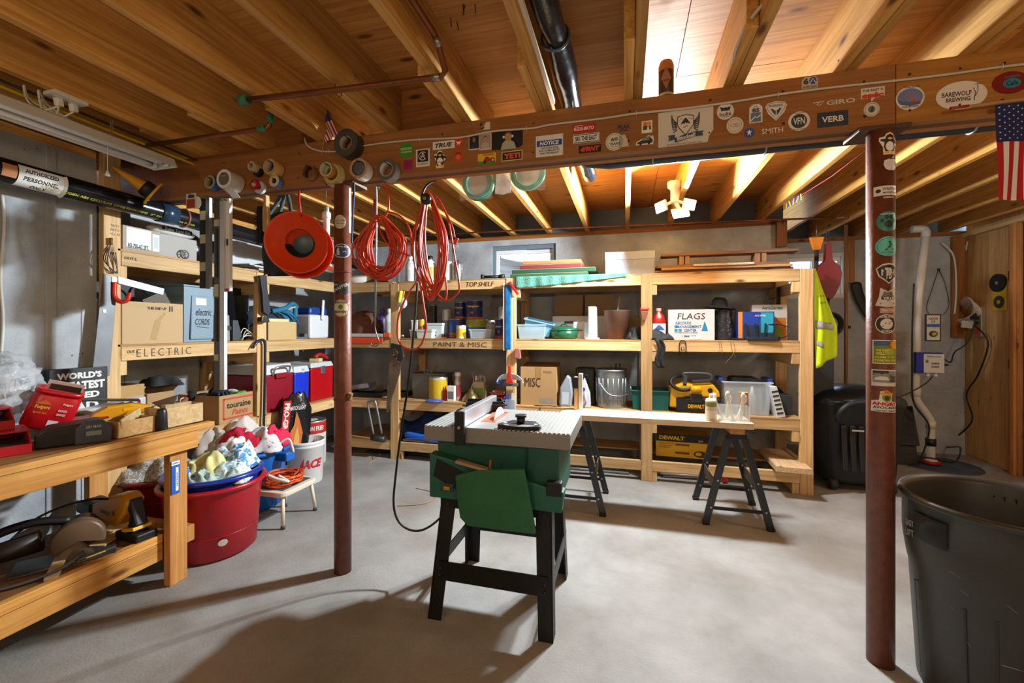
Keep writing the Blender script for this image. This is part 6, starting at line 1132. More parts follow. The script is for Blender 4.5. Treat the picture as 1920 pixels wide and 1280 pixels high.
B().tube(curve([(-.085, -d/2-.01, .31), (-.085, -d/2-.035, .37), (-.05, -d/2-.045, .385), (.05, -d/2-.045, .385), (.085, -d/2-.035, .37), (.085, -d/2-.01, .31)], 4), .009, 8).obj('handle', STEEL, t); B().box(-.06, .07, -d/2-.03, -d/2-.008, .285, .33).obj('handle_grip', mat('#8c1226', .4), t, bevel=.006)
B().bx((-w/2+.07, .06, .42), (.04, .15, .006), (0, -.1, 0)).obj('lid_stripe', mat('#3c4a52', .4), t)
t, w, d = cooler('bright blue ice chest with a white lid beside the red one', 552, 579, .42, zs(565, 686, X=XF-.02), mat('#1736c8', .4), WL, .06, X=XF-.02); B().box(.0, .03, -d/2-.004, -d/2, .3, .34).obj('latch', mat('#9fb0c0', .4), t)
t, w, d = cooler('glossy red metal cooler with a steel latch, nearest the corner', 583, 624, .36, zs(603, 679, X=XF-.02), mat('#b30f1a', .3), mat('#c9cfd3', .4), .05, X=XF-.04); B().box(-.03, .03, -d/2-.016, -d/2-.001, .26, .34).obj('latch', STEEL, t, bevel=.004)
p = (XF-.12, ys(592, XF-.12), zs(603, 679, X=XF-.02)+.001); t = thing('scrub_sponge', 'yellow sponge with a red scrubbing brush on the red cooler', 'sponge', p, rz=.3); B().box(-.05, .05, -.04, .05, 0, .035).obj('sponge', mat('#d8cf8a', .9, bump=.6, bscale=60), t, bevel=.006); B().tube(curve([(0, -.03, .045), (.02, .02, .07), (.03, .1, .06), (.05, .18, .02)], 5), [.02]*15+[.012], 8).obj('brush', mat('#b31a20', .5), t)
# printed paint carton with gloves
yc, w, h = Lpos(411, 474, 738, XF+.02, ZLOW)
t = carton('open cardboard carton with a red framed paint logo on the lower left shelf', (XF+.02-.2, yc, ZLOW), PI/2, w, .4, h, mat('#b08a5c', .85), (('touraine', w*.72, .045, .02, h*.62, '#231d18'), ('Paints', w*.5, .045, .03, h*.36, '#b0483a', dict(shear=.4))), (), 1)
mp = front_map(0, -.2005, 0); print_lines(mp, [(-w*.38, h*.16), (w*.5, h*.16)], .013, mat('#b9483a'), t, 'frame_print'); print_lines(mp, [(-w*.38, h*.86), (w*.5, h*.86)], .013, mat('#b9483a'), t, 'frame_print'); print_lines(mp, [(-w*.38, h*.14), (-w*.38, h*.88)], .013, mat('#b9483a'), t, 'frame_print')
def glove(label, loc, rz, m, cuff, seed):
    t = thing('work_glove', label, 'glove', loc, rz, 'gloves in the paint carton'); B().sph((0, 0, .02), (.05, .045, .022), 12, 8).obj('palm', m, t)
    for i in range(4): B().tube([(.03, -.032+.021*i, .022), (.075, -.04+.026*i, .03), (.105-.01*abs(i-1.5), -.044+.029*i, .016)], [.011, .0105, .008], 7).obj('finger', m, t)
    B().tube([(-.02, .04, .02), (.015, .07, .02), (.04, .08, .014)], [.012, .011, .008], 7).obj('thumb', m, t); B().cyl((-.045, 0, .02), (-.095, 0, .022), .036, .04, n=12).obj('cuff', cuff, t); return t
gz = ZLOW+h-.03; DG, NG = mat('#1b2430', .9), mat('#4fae38', .7)
b = B().box(XF-.36, XF+.01, yc-w/2+.008, yc+w/2-.008, ZLOW+.006, gz-.004).obj('packed_cloth', mat('#2c2f36', .95, bump=.5, bscale=30)); tag(b, 'dark packed clothing filling the paint carton', 'clothing')
glove('dark work glove with bright green fingertips at the right of the carton', (XF-.08, yc+.05, gz), .3, NG, DG, 1); glove('navy work glove across the middle of the carton', (XF-.1, yc-.04, gz+.01), -.3, mat('#263246', .9), mat('#10151c', .9), 2); glove('white work glove at the back right of the carton', (XF-.2, yc+.08, gz), 1.2, mat('#c9c9cc', .9), WHITE, 3); glove('black work glove at the left of the carton', (XF-.2, yc-.09, gz), .8, mat('#15161a', .9), mat('#222222', .9), 4)
# small carton with a black strap, dark gloves, upright carton
yc, w, h = Lpos(276, 326, 735, XF-.05, ZLOW); carton('small worn carton with a black strap on the lower left shelf', (XF-.05-.14, yc, ZLOW), PI/2, w, .28, h, mat('#a68a63', .9), (), ((rect(0, h*.66, w, .035), '#1a1f2a'),), 2)
cloth('dark grey crumpled glove lying on the strapped carton', (XF-.2, yc+.1, ZLOW+h+.03), .16, .1, .07, mat('#2e3236', .9), 31, 'crumpled_glove', 'glove')
yc, w, h = Lpos(213, 271, 722, XF-.02, ZLOW); t = carton('plain tan carton with black cables inside beside the tall post', (XF-.02-.15, yc, ZLOW), PI/2, w, .3, h, mat('#b3925f', .9), (), (), 1)
for i in range(3): B().tube(curve([(-w*.4+.05*i, -.05, h-.02), (-w*.2, .0, h+.03+.01*i), (w*.15, .03, h+.02), (w*.3, -.02, h-.03)], 5), .005, 6).obj('black_cable', CABLE_BLK, t)
# ================================================================ left shelving, middle tier
yc, w, h = Lpos(229, 343, 567, XF, ZMID)
t = carton('open tan carton with tape and an upward arrow print on the middle left shelf', (XF-.15, yc, ZMID), PI/2, w, .3, h, mat('#bda27a', .9), (('THIS END UP', w*.32, .018, w*.04, h*.86, '#3a2f22'), ('||', w*.06, .035, w*.28, h*.86, '#3a2f22')), ((rect(w*.02, h*.33, w*.1, h*.5, rot=-.25), '#a98a52'), (rect(w*.1, h*.62, w*.05, h*.35, rot=-.7), '#a98a52')), 1)
B().box(-w/2+.005, w/2-.005, -.14, .145, .006, h*.8).obj('contents', mat('#2a2724', .9), t)
B().tube(curve([(-w*.35, -.1, h*.85), (-w*.2, -.05, h+.08), (.0, -.02, h+.1), (w*.15, -.05, h+.03), (w*.1, -.1, h*.85)], 5), .006, 6).obj('black_cable', CABLE_BLK, t); B().bx((w*.2, -.06, h+.01), (.15, .02, .1), (0, -.5, 0)).obj('grey_flap', mat('#6a6258', .8), t)
B().box(-w*.5, w*.1, .08, .12, h*.9, h+.14).obj('dark_case', mat('#24272a', .6), t)
yc, w, h = Lpos(347, 402, 533, XF-.06, ZMID)
t = tub('grey-blue plastic tote marked for electric cords on the middle left shelf', (XF-.06-.2, yc, ZMID), w*.95, .36, h-.01, mat('#7e97a6', .45), 1.06, rz=PI/2)
mp = front_map(.0, -.183, 0); pn = B().prism([(-w*.3, .02), (w*.48, .02), (w*.5, h*.8), (-w*.26, h*.8)], -.196, -.184, 1).obj('raised_panel', mat('#7e97a6', .45), t, bevel=.004); mp = front_map(.02, -.197, 0); print_text(mp, 'electric', w*.55, .05, .01, h*.52, INK, t, bold=.0, shear=.2); print_text(mp, 'CORDS', w*.5, .045, .0, h*.35, INK, t, bold=.0, shear=.2); print_poly(mp, rect(-.01, h*.7, w*.36, .05), PAPER, t, 'paper_note'); print_lines(mp, [(-w*.2, h*.27), (w*.22, h*.24)], .004, INK, t, 'underline')
yc, w, h = Lpos(436, 474, 540, XF-.12, ZMID); t = thing('flat_monitor', 'thin black monitor standing on edge behind the grey speaker', 'monitor', (XF-.2, yc, ZMID), rz=PI/2); B().box(-w/2-.05, w/2, -.03, .03, 0, h).obj('screen', mat('#0b0c0f', .2), t, bevel=.004); B().box(w/2, w/2+.008, -.032, .032, .05, h).obj('bezel', mat('#55606c', .35, .4), t)
yc, w, h = Lpos(421, 434, 590, XF-.02, ZMID); t = thing('computer_speaker', 'small grey loudspeaker on the middle left shelf', 'speaker', (XF-.09, yc, ZMID), rz=PI/2); B().box(-w/2, w/2, -.06, .06, 0, h, tx=.8).obj('cabinet', mat('#8d8e8d', .5), t, bevel=.008); B().cyl((w/2*.6, -.0605, h*.5), (w/2*.6, -.062, h*.5), .02, n=16).obj('grille', DARK, t)
yc, w, h = Lpos(437, 452, 600, XF-.05, ZMID); t = thing('desk_phone', 'dark grey phone base leaning beside the speaker', 'phone', (XF-.1, yc, ZMID), rz=PI/2); B().prism([(-w/2, 0), (w/2+.02, 0), (w/2+.02, .012), (.01, h), (-w/2, h)], -.05, .05, 1).obj('base', mat('#3c454a', .5), t, bevel=.006)
t = thing('white_cord_tangle', 'loose loops of thin white cord on the middle left shelf', 'cord', (XF-.06, ys(466, XF-.06), ZMID)); rr = random.Random(5)
for l in range(4): B().tube(curve([(rr.uniform(-.04, .04), -.09, .006), (rr.uniform(-.03, .03), -.03, .04+.02*l), (rr.uniform(-.02, .04), .04, .03), (.0, .08, .008), (rr.uniform(-.04, .0), .0, .006)], 5), .0035, 5).obj('loop', mat('#d8d4c6', .5), t)
yc, w, h = Lpos(503, 556, 603, XF-.0, ZMID); carton('small plain carton with a paperback on top, under the blue backpack', (XF-.11, yc, ZMID), PI/2, w, .22, h, mat('#c0a574', .9)); t = thing('notebook', 'cream notebook lying on the small carton', 'book', (XF-.1, yc-.02, ZMID+h), rz=PI/2+.05); B().box(-w*.42, w*.35, -.08, .08, 0, .022).obj('pages', mat('#d9cda0', .8), t); B().box(-w*.43, w*.36, -.082, .082, .0225, .026).obj('cover', mat('#cbb98a', .7), t)
yc, w, h = Lpos(455, 578, 560, XF-.1, ZMID); t = thing('backpack', 'teal and navy backpack lying behind the small carton', 'backpack', (XF-.24, yc+.02, ZMID), rz=PI/2)
TL, NV = mat('#1f6f93', .8, bump=.3, bscale=30), mat('#1b2836', .85, bump=.3, bscale=30)
B().sph((-.02, 0, .19), (w*.46, .15, .12), 20, 12).obj('main_pack', NV, t, sub=0); B().sph((.1, -.06, .2), (.15, .1, .085), 16, 10).obj('front_pocket', TL, t); B().tube(curve([(-.1, -.14, .25), (.02, -.17, .28), (.13, -.15, .33), (.2, -.12, .3), (.17, -.15, .2)], 5), .022, 8).obj('shoulder_strap', TL, t); B().tube(curve([(.0, -.16, .26), (.1, -.17, .29), (.17, -.15, .3)], 5), .009, 6).obj('grey_trim', mat('#b9b2ae', .7), t); B().bar((.2, -.1, .24), (.16, -.12, .03), .03, .006).obj('hanging_strap', NV, t)
for i in range(4): B().tube(curve([(-.15+.05*i, -.12, .26), (-.05+.06*i, -.165, .22), (.03+.06*i, -.165, .13)], 4), .006, 5).obj('webbing', TL if i % 2 else NV, t)
B().box(-.14, .2, -.1, .1, 0, .09).obj('lower_part', NV, t, bevel=.03)
yc, w, h = Lpos(580, 615, 590, XF-.05, ZMID); t = thing('lunch_cooler', 'small white drinks cooler with a blue lid and swing handle', 'cooler', (XF-.13, yc, ZMID), rz=PI/2); B().box(-w/2, w/2, -.09, .09, 0, h, taper=1.03).obj('body', mat('#d5dade', .4), t, bevel=.02); B().box(-w/2, w/2, -.085, .085, h+.001, h+.075, taper=.9).obj('lid', mat('#123c8c', .4), t, bevel=.02); B().bar((.02, -.105, h-.03), (.04, -.1, h+.15), .03, .012).obj('handle', mat('#dfe3e6', .4), t, bevel=.004); B().cyl((.02, -.115, h-.03), (.02, -.095, h-.03), .022, n=14).obj('pivot', mat('#dfe3e6', .4), t)
yc, w, h = Lpos(556, 580, 615, XF-.03, ZMID); t = thing('small_bracket', 'grey plastic bracket lying between carton and small cooler', 'bracket', (XF-.08, yc, ZMID), rz=PI/2); B().prism([(-w/2, 0), (w/2, 0), (w/2, .05), (w/4, .05), (w/4, .02), (-w/4, .02), (-w/2, .04)], -.03, .03, 1).obj('bracket', mat('#5a6670', .5), t)
# ================================================================ left shelving, top tier
yc, w, h = Lpos(230, 300, 428, XF, ZTOP); carton('long white-labelled carton on the top left shelf', (XF-.12, yc, ZTOP), PI/2, w, .24, h, mat('#a59a8a', .85), (('H3-750-A2 2FT.', w*.55, .028, -.02, h*.22, '#2f2f2f'),), ((rect(-w*.08, h*.55, w*.66, h*.8), '#d5d8d8'), (rect(w*.38, h*.5, w*.2, h*.72), '#e6e9ea'), (rect(w*.38, h*.5, w*.15, h*.5), '#b9c4c8'))).data
yc, w, h = Lpos(302, 340, 428, XF-.02, ZTOP); t = thing('clear_bag', 'shiny clear plastic pack of fittings on the top left shelf', 'plastic bag', (XF-.12, yc, ZTOP), rz=PI/2); B().sph((0, 0, h*.5), (w*.55, .1, h*.5), 18, 12).obj('bag', mat('#c3ccd0', .12, alpha=.55, bump=1, bscale=25), t); B().cyl((0, -.02, 0), (0, -.02, h*.7), .05, n=14).obj('white_fitting', WHITE, t)
yc, w, h = Lpos(250, 352, 400, XF-.28, ZTOP); tub('pale grey tote at the back of the top left shelf', (XF-.28-.12, yc, ZTOP), w, .2, h, mat('#a9adb0', .5), 1.05, rz=PI/2)
t = thing('tool_kit', 'white oval tool case with black lettering band under the thick pipe', 'case', (XF-.05, ys(322, XF-.05), ZTOP+.15), rz=PI/2); B().sph((0, 0, .03), (.16, .05, .035), 18, 10).obj('case', mat('#d3d3d0', .4), t); mp = front_map(0, -.05, .035); print_poly(mp, rect(0, 0, .2, .03), BLACK, t, 'black_band', h=.002); print_text(mp, 'Tube Tool Kit', .17, .02, 0, 0, WHITE, t, h=.003)
B().box(-.15, .15, -.03, .04, -.15, -.002).obj('stand_block', mat('#9d9a94', .6), t)
t = thing('spoked_wheel', 'small black spoked wheel on the top left shelf', 'wheel', (XF, ys(346, XF), ZTOP+.033), rz=PI/2); B().ring((0, 0, 0), .028, .004, 22, 6, (0, 1, 0)).obj('rim', mat('#4d4a46', .4, .5), t)
for i in range(3): a = PI*i/3; B().bar((-.027*math.cos(a), 0, -.027*math.sin(a)), (.027*math.cos(a), 0, .027*math.sin(a)), .004, .004).obj('spoke', mat('#4d4a46', .4, .5), t)
yc, w, h = Lpos(345, 398, 430, XF-.04, ZTOP); t = thing('rubbish_bag', 'black plastic sack on the top left shelf behind the levels', 'sack', (XF-.17, yc, ZTOP), rz=PI/2); B().grid(lambda u, v: (w*.55*math.cos(2*PI*u)*(math.sin(PI*min(.98, v*.9+.12))**.5)*(1+.08*math.sin(11*u*6.28)), .13*math.sin(2*PI*u)*(math.sin(PI*min(.98, v*.9+.12))**.5), h*v), 30, 12).obj('sack', mat('#101113', .25, bump=1, bscale=20), t)
t = thing('magazine_stack', 'untidy pile of papers and magazines on the top left shelf', 'magazines', (XF-.13, 3.0, ZTOP), rz=PI/2); rr = random.Random(8); z = 0
for i in range(9):
    q = rr.uniform(.006, .012); B(Matrix.Translation((rr.uniform(-.12, .3), rr.uniform(-.02, .02), z)) @ Matrix.Rotation(rr.uniform(-.15, .15), 4, 'Z')).box(-.19, .19, -.12, .12, 0, q).obj('magazine', mat(('#b9bcbd', '#8d8f90', '#d3d3cf', '#55585a', '#c4c0b6')[i % 5], .5), t); z += q
yc, w, h = Lpos(432, 475, 445, XF-.25, ZTOP); carton('white flat carton standing at the back of the top left shelf', (XF-.32, yc+.1, ZTOP), PI/2, w+.25, .12, h, mat('#c9d0d4', .6))
t = thing('black_case', 'long dark hard case at the back of the top left shelf', 'case', (XF-.4, 2.75, ZTOP), rz=PI/2); B().box(-.5, .5, -.08, .08, 0, .24).obj('shell', mat('#2c3338', .5), t, bevel=.015); B().box(-.5, .5, -.083, .083, .15, .158).obj('seam', BLACK, t)
# ================================================================ tools hung on the left shelving posts
def flatpoly(name, m, pts, X, th, parent, bevel=.001): return B().prism([(at(x, y, X=X).y, at(x, y, X=X).z) for x, y in pts], X-th/2, X+th/2, 0).obj(name, m, parent, bevel=bevel)
XT = LX+.012
t = thing('framing_square', 'large steel framing square hooked over the tall shelf post', 'square')
flatpoly('long_blade', mat('#6d7072', .5, .5, vary=.2, bscale=20), [(193, 512), (221, 521), (205, 705), (172, 705)], XT, .003, t); flatpoly('tongue', mat('#8d9295', .4, .6, vary=.3, bscale=20), [(221, 518), (308, 541), (306, 553), (222, 531)], XT, .003, t); p = at(196, 583, X=XT+.003); B().bx(p, (.002, .016, .02), (.2, 0, 0)).obj('price_tag', PAPER, t)
t = thing('storage_hook', 'red rubber-coated steel hook screwed to the tall shelf post', 'hook'); p = at(213, 535, X=XT); 
B().box(p.x-.002, p.x+.006, p.y-.01, p.y+.01, p.z-.01, p.z+.05).obj('plate', STEEL, t); B().tube(curve([p+Vector((.008, 0, .02)), p+Vector((.008, 0, -.06)), p+Vector((.03, .015, -.095)), p+Vector((.055, .035, -.085)), p+Vector((.06, .045, -.04))], 5), .012, 8).obj('red_sleeve', mat('#d0280f', .4), t)
t = thing('wire_bundle', 'small bundle of wire with a wooden toggle hung high on the tall post', 'wire'); p = at(207, 462, X=XT)
for k in range(3): B().tube(curve([p+Vector((0, .0, .01)), p+Vector((.01, -.02-.01*k, -.08)), p+Vector((.01, .0+.012*k, -.15)), p+Vector((.008, .03, -.13)), p+Vector((.004, .012*k, -.03))], 5), .0025, 5).obj('wire', mat('#3a2a22', .5), t)
B().cyl(p+Vector((.006, 0, .01)), p+Vector((.006, 0, .05)), .008, n=10).obj('toggle', mat('#8a5a34', .6), t)
mp = side_map(LX+.003, ys(202, LX), 1.82); 
for i, (s_, a, v) in enumerate((('NUTS', .04, .1), ('BITS', .045, .075), ('14 x 18', .05, .05))): print_text(mp, s_, a, .014, .035, v, mat('#6a5a44'), shl, 'pencil_marks', bold=0, shear=.1)
mp = side_map(LX+.0006, ys(310, LX), ZMID-.055); print_text(mp, 'ELECTRIC', .34, .05, 0, 0, mat('#5a4a36'), shl, 'pencil_lettering', bold=0, space=1.4); print_text(side_map(LX+.0006, ys(248, LX), ZMID-.045), 'OUT n', .06, .018, 0, 0, INK, shl, 'marker_lettering', bold=.02); print_text(side_map(LX+.0006, ys(245, LX), ZTOP-.05), 'OUT L', .07, .016, 0, 0, INK, shl, 'marker_lettering', bold=.03)
t = thing('hammer', 'claw hammer with a black grip hung on the shelf post by the backpack', 'hammer'); 
flatpoly('grip', mat('#23262a', .6), [(485, 516), (498, 516), (500, 548), (506, 585), (500, 592), (492, 585), (490, 552)], XT+.03, .028, t, .005); flatpoly('shaft', mat('#6b7076', .4, .6), [(483, 520), (487, 520), (500, 598), (497, 603)], XT+.02, .014, t, .003); flatpoly('head', mat('#4d4238', .4, .5), [(487, 594), (500, 596), (502, 604), (490, 605), (486, 602)], XT+.03, .05, t, .006)
t = thing('pry_bar', 'long navy pry bar with a hooked claw hanging on the shelf post', 'pry bar'); 
pts = [at(x, y, X=XT+.02) for x, y in ((474, 651), (482, 641), (491, 637), (496, 641), (497, 660), (496, 740), (493, 840))]; B().tube(curve(pts, 4), [.006, .008, .01, .011]+[.012]*21, 6).obj('bar', mat('#1f2a44', .35, .3), t); B().bx(pts[0], (.03, .02, .008), (.9, 0, 0)).obj('claw', mat('#4a3c30', .4, .6), t); B().bx(at(492.5, 850, X=XT+.02), (.014, .03, .05)).obj('chisel_end', mat('#1f2a44', .35, .3), t)
# ================================================================ on the workbench
BT = BZ+.002
def bench(px, py, Z=BT): return at(px, py, Z=Z)
# charger
t = thing('battery_charger', 'black tool battery charger with a grey front at the bench edge', 'charger', (-2.40, 1.355, BT), rz=PI/2-.55)
B().prism([(-.12, 0), (.12, 0), (.12, .05), (.07, .095), (-.09, .08), (-.12, .06)], -.075, .075, 1).obj('body', mat('#141516', .5), t, bevel=.008)
B().prism([(.0, .0), (.115, .0), (.12, .06), (.09, .1), (.03, .1), (.0, .07)], -.083, -.0755, 1).obj('front_panel', mat('#39454f', .45), t, bevel=.004); B().box(.035, .085, -.087, -.0835, .035, .055).obj('slot', mat('#7d8b94', .4), t); mp = front_map(.06, -.0838, .074); print_text(mp, '20V MAX', .05, .012, 0, 0, mat('#aab3b8'), t)
for i in range(9): B().box(-.115+i*.011, -.109+i*.011, -.0765, -.0755, .012, .05).obj('cooling_fin', mat('#0d0e0f', .6), t)
# red stacking bins
def sbin(label, loc, rz, s=1, full=False):
    t = thing('stacking_bin', label, 'bin', loc, rz, 'red stacking bins on the bench'); b = B(); m = mat('#a81420', .4); w, d, h = .075*s, .11*s, .075*s
    b.box(-w, w, -d, d, 0, .004); b.box(-w, w, d-.004, d, .004, h); b.box(-w, w, -d-.012, -d, .0, h*.45)
    for x in (-w, w-.004): b.prism([(-d, .004), (d, .004), (d, h), (-d*.4, h), (-d, h*.5)], x, x+.004, 0)
    b.obj('bin', m, t); B().box(-w-.004, w+.004, -d*.4, d, h-.006, h+.001).obj('rim', m, t).hide_render = False if full else False
    B().box(-w+.006, w-.006, -d+.006, d-.006, .004, h*.4).obj('hardware', mat('#4a3c34', .6, .3, bump=1, bscale=90), t)
    return t
sbin('lower red stacking bin holding screws at the left bench edge', (-2.52, 1.16, BT), PI/2-.35, 1.1); sbin('upper red stacking bin resting at the far left', (-2.66, 1.17, BT+.085), PI/2-.3, 1.1); sbin('red stacking bin half hidden behind the charger', (-2.58, 1.5, BT), PI/2-.2, .9); sbin('red stacking bin under the upper one', (-2.69, 1.2, BT), PI/2-.3, 1.0)
# coffee canister
t = thing('coffee_canister', 'red plastic coffee canister tipped backwards on the bins', 'canister', (-2.65, 1.375, BT+.05), rot=(.12, .33, PI/2-.5)); t.scale = (.98, .98, .98)
B().lathe([(0, 0), (.07, 0), (.075, .01), (.075, .15), (.07, .158), (.07, .165), (.075, .168), (.075, .185), (.06, .186), (.06, .17), (0, .17)], 32, sx=1.15, sy=.85, pw=3.5).obj('body', mat('#b30d17', .35), t)
mp = front_map(0, -.0655, .08); print_text(mp, 'Folgers', .05, .02, -.035, .025, mat('#e8b93a'), t, shear=.1); print_poly(mp, [(-.062, .04), (-.008, .04), (-.02, .052), (-.035, .06), (-.05, .05)], mat('#c8641a'), t, 'sunrise_print'); print_text(mp, 'BLACK SILK', .045, .008, -.035, .0, mat('#d98a2a'), t); print_poly(mp, rect(.02, -.045, .036, .03), mat('#d3d6da'), t, 'barcode'); print_text(mp, 'Folgers', .034, .012, .045, .05, mat('#efe6e0'), t); print_text(mp, '=====', .03, .03, .035, .01, mat('#d8a8a0'), t, 'fine_print')
B().bx((.01, .0, .195), (.13, .004, .06), (.25, 0, 0)).obj('card_in_canister', mat('#c9b4aa', .5), t); B().bx((.012, -.004, .194), (.11, .002, .03), (.25, 0, 0)).obj('card_print', mat('#3a2420', .5), t)
# clear plastic bag
t = thing('plastic_bag', 'clear crumpled plastic bag of packaging at the left end of the bench', 'plastic bag', (-2.80, 1.24, BT+.1)); rr = random.Random(2)
from mathutils import noise as _nz
def pbag(u, v): a, e = 2*PI*u, PI*v; n_ = .95+.34*_nz.noise((3*math.cos(a), 3*math.sin(a), 4*v))+.3*abs(_nz.noise((7*math.cos(a), 7*math.sin(a), 9*v)))+.12*_nz.noise((16*math.cos(a), 16*math.sin(a), 20*v)); return (.15*math.sin(e)*math.cos(a)*n_, .18*math.sin(e)*math.sin(a)*n_, .14-.15*math.cos(e)*n_)
B().grid(pbag, 72, 40).obj('bag', mat('#d3dce0', .08, alpha=.4, bump=1, bscale=22), t); B().bx((.03, -.03, .12), (.1, .12, .08), (.4, .3, .2)).obj('packed_card', mat('#8f7f6a', .8), t); B().bx((.08, .09, .16), (.004, .1, .12), (.2, .3, 0)).obj('white_wrapper', mat('#d3d8dc', .4), t); print_text(flat_map((.09, .09, .17), (0, 1, .3), (0, -.3, 1)), 'TE', .05, .035, 0, 0, mat('#39445a'), t, h=.006)
# slogan sign
p = at(140, 760, X=-2.88); t = thing('slogan_box', 'black box sign with white capitals leaning against the wall', 'sign', (-2.90, ys(150, -2.90), BT+.02), rz=PI/2); B().box(-.13, .13, 0, .05, -.02, .275).obj('box', mat('#1f2326', .5), t, bevel=.003); mp = front_map(.0, -.0006, 0)
for s_, v, w_, h_ in (("WORLD'S", .235, .2, .036), ('GREATEST', .18, .23, .046), ('FAMILY-', .125, .18, .036), ('DAD', .065, .17, .055)): print_text(mp, s_ if s_ != 'FAMILY-' else 'LOVED', w_, h_, .0, v, mat('#e8e8e4'), t, bold=.05)
# power strip
t = thing('power_strip', 'white power strip with a black adapter on the bench', 'power strip', (-2.74, 1.66, BT+.1), rot=(.25, -.12, PI/2-.12)); B().box(-.2, .2, -.012, .03, -.025, .025).obj('body', mat('#d3d3cd', .4), t, bevel=.005)
for i in range(4): B().box(-.16+i*.055, -.135+i*.055, -.0135, -.0125, -.012, .012).obj('socket', mat('#8d8d86', .5), t)
B().box(.03, .09, -.06, -.0135, -.035, .03).obj('adapter', BLACK, t, bevel=.006)
for x, z, c_ in ((.125, .012, '#3b62a8'), (.165, .0, '#c22a2a'), (.125, -.012, '#b9c4cc')): B().cyl((x, -.0125, z), (x, -.015, z), .009, n=12).obj('button', mat(c_, .4), t)
t.location.z = BT+.07; B().box(-.2, .2, -.01, .1, -.095, -.027).obj('support_box', mat('#a8895c', .9), t)
# cordless nailer
t = thing('cordless_tool', 'yellow and black cordless tool lying on the bench', 'power tool', (-2.56, 1.62, BT), rz=PI/2-.5)
B().prism([(-.12, .0), (-.02, .0), (.02, .05), (.13, .07), (.14, .095), (.05, .12), (-.04, .115), (-.1, .08)], -.04, .04, 1).obj('body', mat('#d99a12', .4), t, bevel=.012); B().prism([(-.11, .01), (-.03, .01), (-.01, .06), (-.08, .07)], -.042, .042, 1).obj('grip', BLACK, t, bevel=.01); B().box(-.14, -.02, -.045, .045, 0, .03).obj('battery', BLACK, t, bevel=.006); B().box(.02, .1, -.0415, -.0402, .085, .1).obj('yellow_strip', YEL, t); B().bx((-.02, .02, .14), (.22, .09, .006), (.0, .12, 0)).obj('black_plate', mat('#23211f', .5), t)
# plywood trays
def tray(label, y0, y1, X, d, h, m, rz=0):
    t = thing('plywood_tray', label, 'tray', (X, (y0+y1)/2, BT+.002), rz=PI/2+rz); w = y1-y0; b = B()
    for q in ((-w/2, w/2, 0, d, 0, .006), (-w/2, w/2, 0, .008, .006, h), (-w/2, w/2, d-.008, d, .006, h), (-w/2, -w/2+.008, .008, d-.008, .006, h), (w/2-.008, w/2, .008, d-.008, .006, h)): b.box(*q)
    b.obj('tray', m, t, bevel=.001); return t, w
WT = wood(1, '#b99a68', '#d3b785', knots=False)
t, w = tray('pale plywood tray of odds and ends at the far end of the bench', 1.645, 1.85, -2.27, .14, .1, WT); B().box(-w/2+.02, w/2-.05, .02, .05, .07, .115).obj('wood_strip', WT, t); B().cyl((.02, .06, .08), (.07, .08, .125), .012, n=10).obj('brown_handle', mat('#8a4a2c', .5), t); B().ring((.05, .08, .115), .014, .004, 14, 6).obj('ring', mat('#c9a58a', .5), t)
t, w = tray('low open wooden tray with diagonal offcuts beside the charger', 1.44, 1.60, -2.27, .16, .075, wood(1, '#a07a45', '#bd9760', knots=False)); B().bar((-w/2+.01, .0, .06), (w/2, .1, .09), .006, .05).obj('offcut', WT, t)
t = thing('black_cylinder', 'black rubber cylinder grip standing at the bench end', 'grip', (-2.262, 1.625, BT)); B().lathe([(0, 0), (.024, 0), (.026, .005), (.023, .09), (.019, .105), (.015, .108), (.012, .1), (0, .1)], 18).obj('body', mat('#17191b', .4), t)
t = thing('paint_tray_liner', 'grey wedge of sheet metal leaning in the tray area', 'sheet', (-2.36, 1.70, BT+.11), rot=(.0, .5, .2)); B().prism([(-.06, -.02), (.06, -.02), (.05, .09)], -.0015, .0015, 1).obj('sheet', mat('#8b8d8c', .4, .5), t)
# sandpaper pack stapled on the bench leg
p = at(333, 893, X=BX-.04+.0035); t = thing('blade_pack', 'blue and white blade pack hanging on the bench leg', 'packet', (BX-.0385, p.y-.012, p.z)); pk = B().box(0, .004, -.02, .022, -.085, .085).obj('card', mat('#1f57b8', .5), t, bevel=.0015); mp = side_map(.0042, 0, 0); print_poly(mp, rect(.0, .073, .04, .02), PAPER, t, 'header'); print_text(mp, 'LENOX', .03, .008, 0, .073, INK, t, h=.0012); B().box(.0042, .0055, .0, .014, -.07, .05).obj('white_blade', mat('#e4e6e8', .4), t); print_text(mp, 'HACKSAW', .07, .009, .007, -.01, mat('#55606c'), t, h=.0018, rot=PI/2)
# ================================================================ lower shelf of the bench
SZ = .2615
t = thing('circular_saw', 'worn brown circular saw with black handle on the lower bench shelf', 'circular saw', (-2.50, 1.32, SZ), rz=PI/2-.6); t.scale = (1.15, 1.15, 1.15); BRN = mat('#6d5844', .45, .2, vary=.25, bscale=20)
B().box(-.1, .19, -.075, .075, 0, .006).obj('base_plate', mat('#55524c', .4, .7), t, bevel=.002)
B(Matrix.Translation((.08, -.02, .075)) @ Matrix.Rotation(PI/2, 4, 'X')).lathe([(0, -.025), (.07, -.025), (.08, -.018), (.08, .018), (.07, .025), (0, .025)], 32, a0=-.25, a1=PI+.5).obj('upper_guard', BRN, t); B(Matrix.Translation((.08, -.02, .07)) @ Matrix.Rotation(PI/2, 4, 'X')).lathe([(0, -.012), (.075, -.012), (.075, .012), (0, .012)], 32, a0=PI, a1=2*PI-.9).obj('lower_guard', mat('#8d7d68', .4, .4), t)
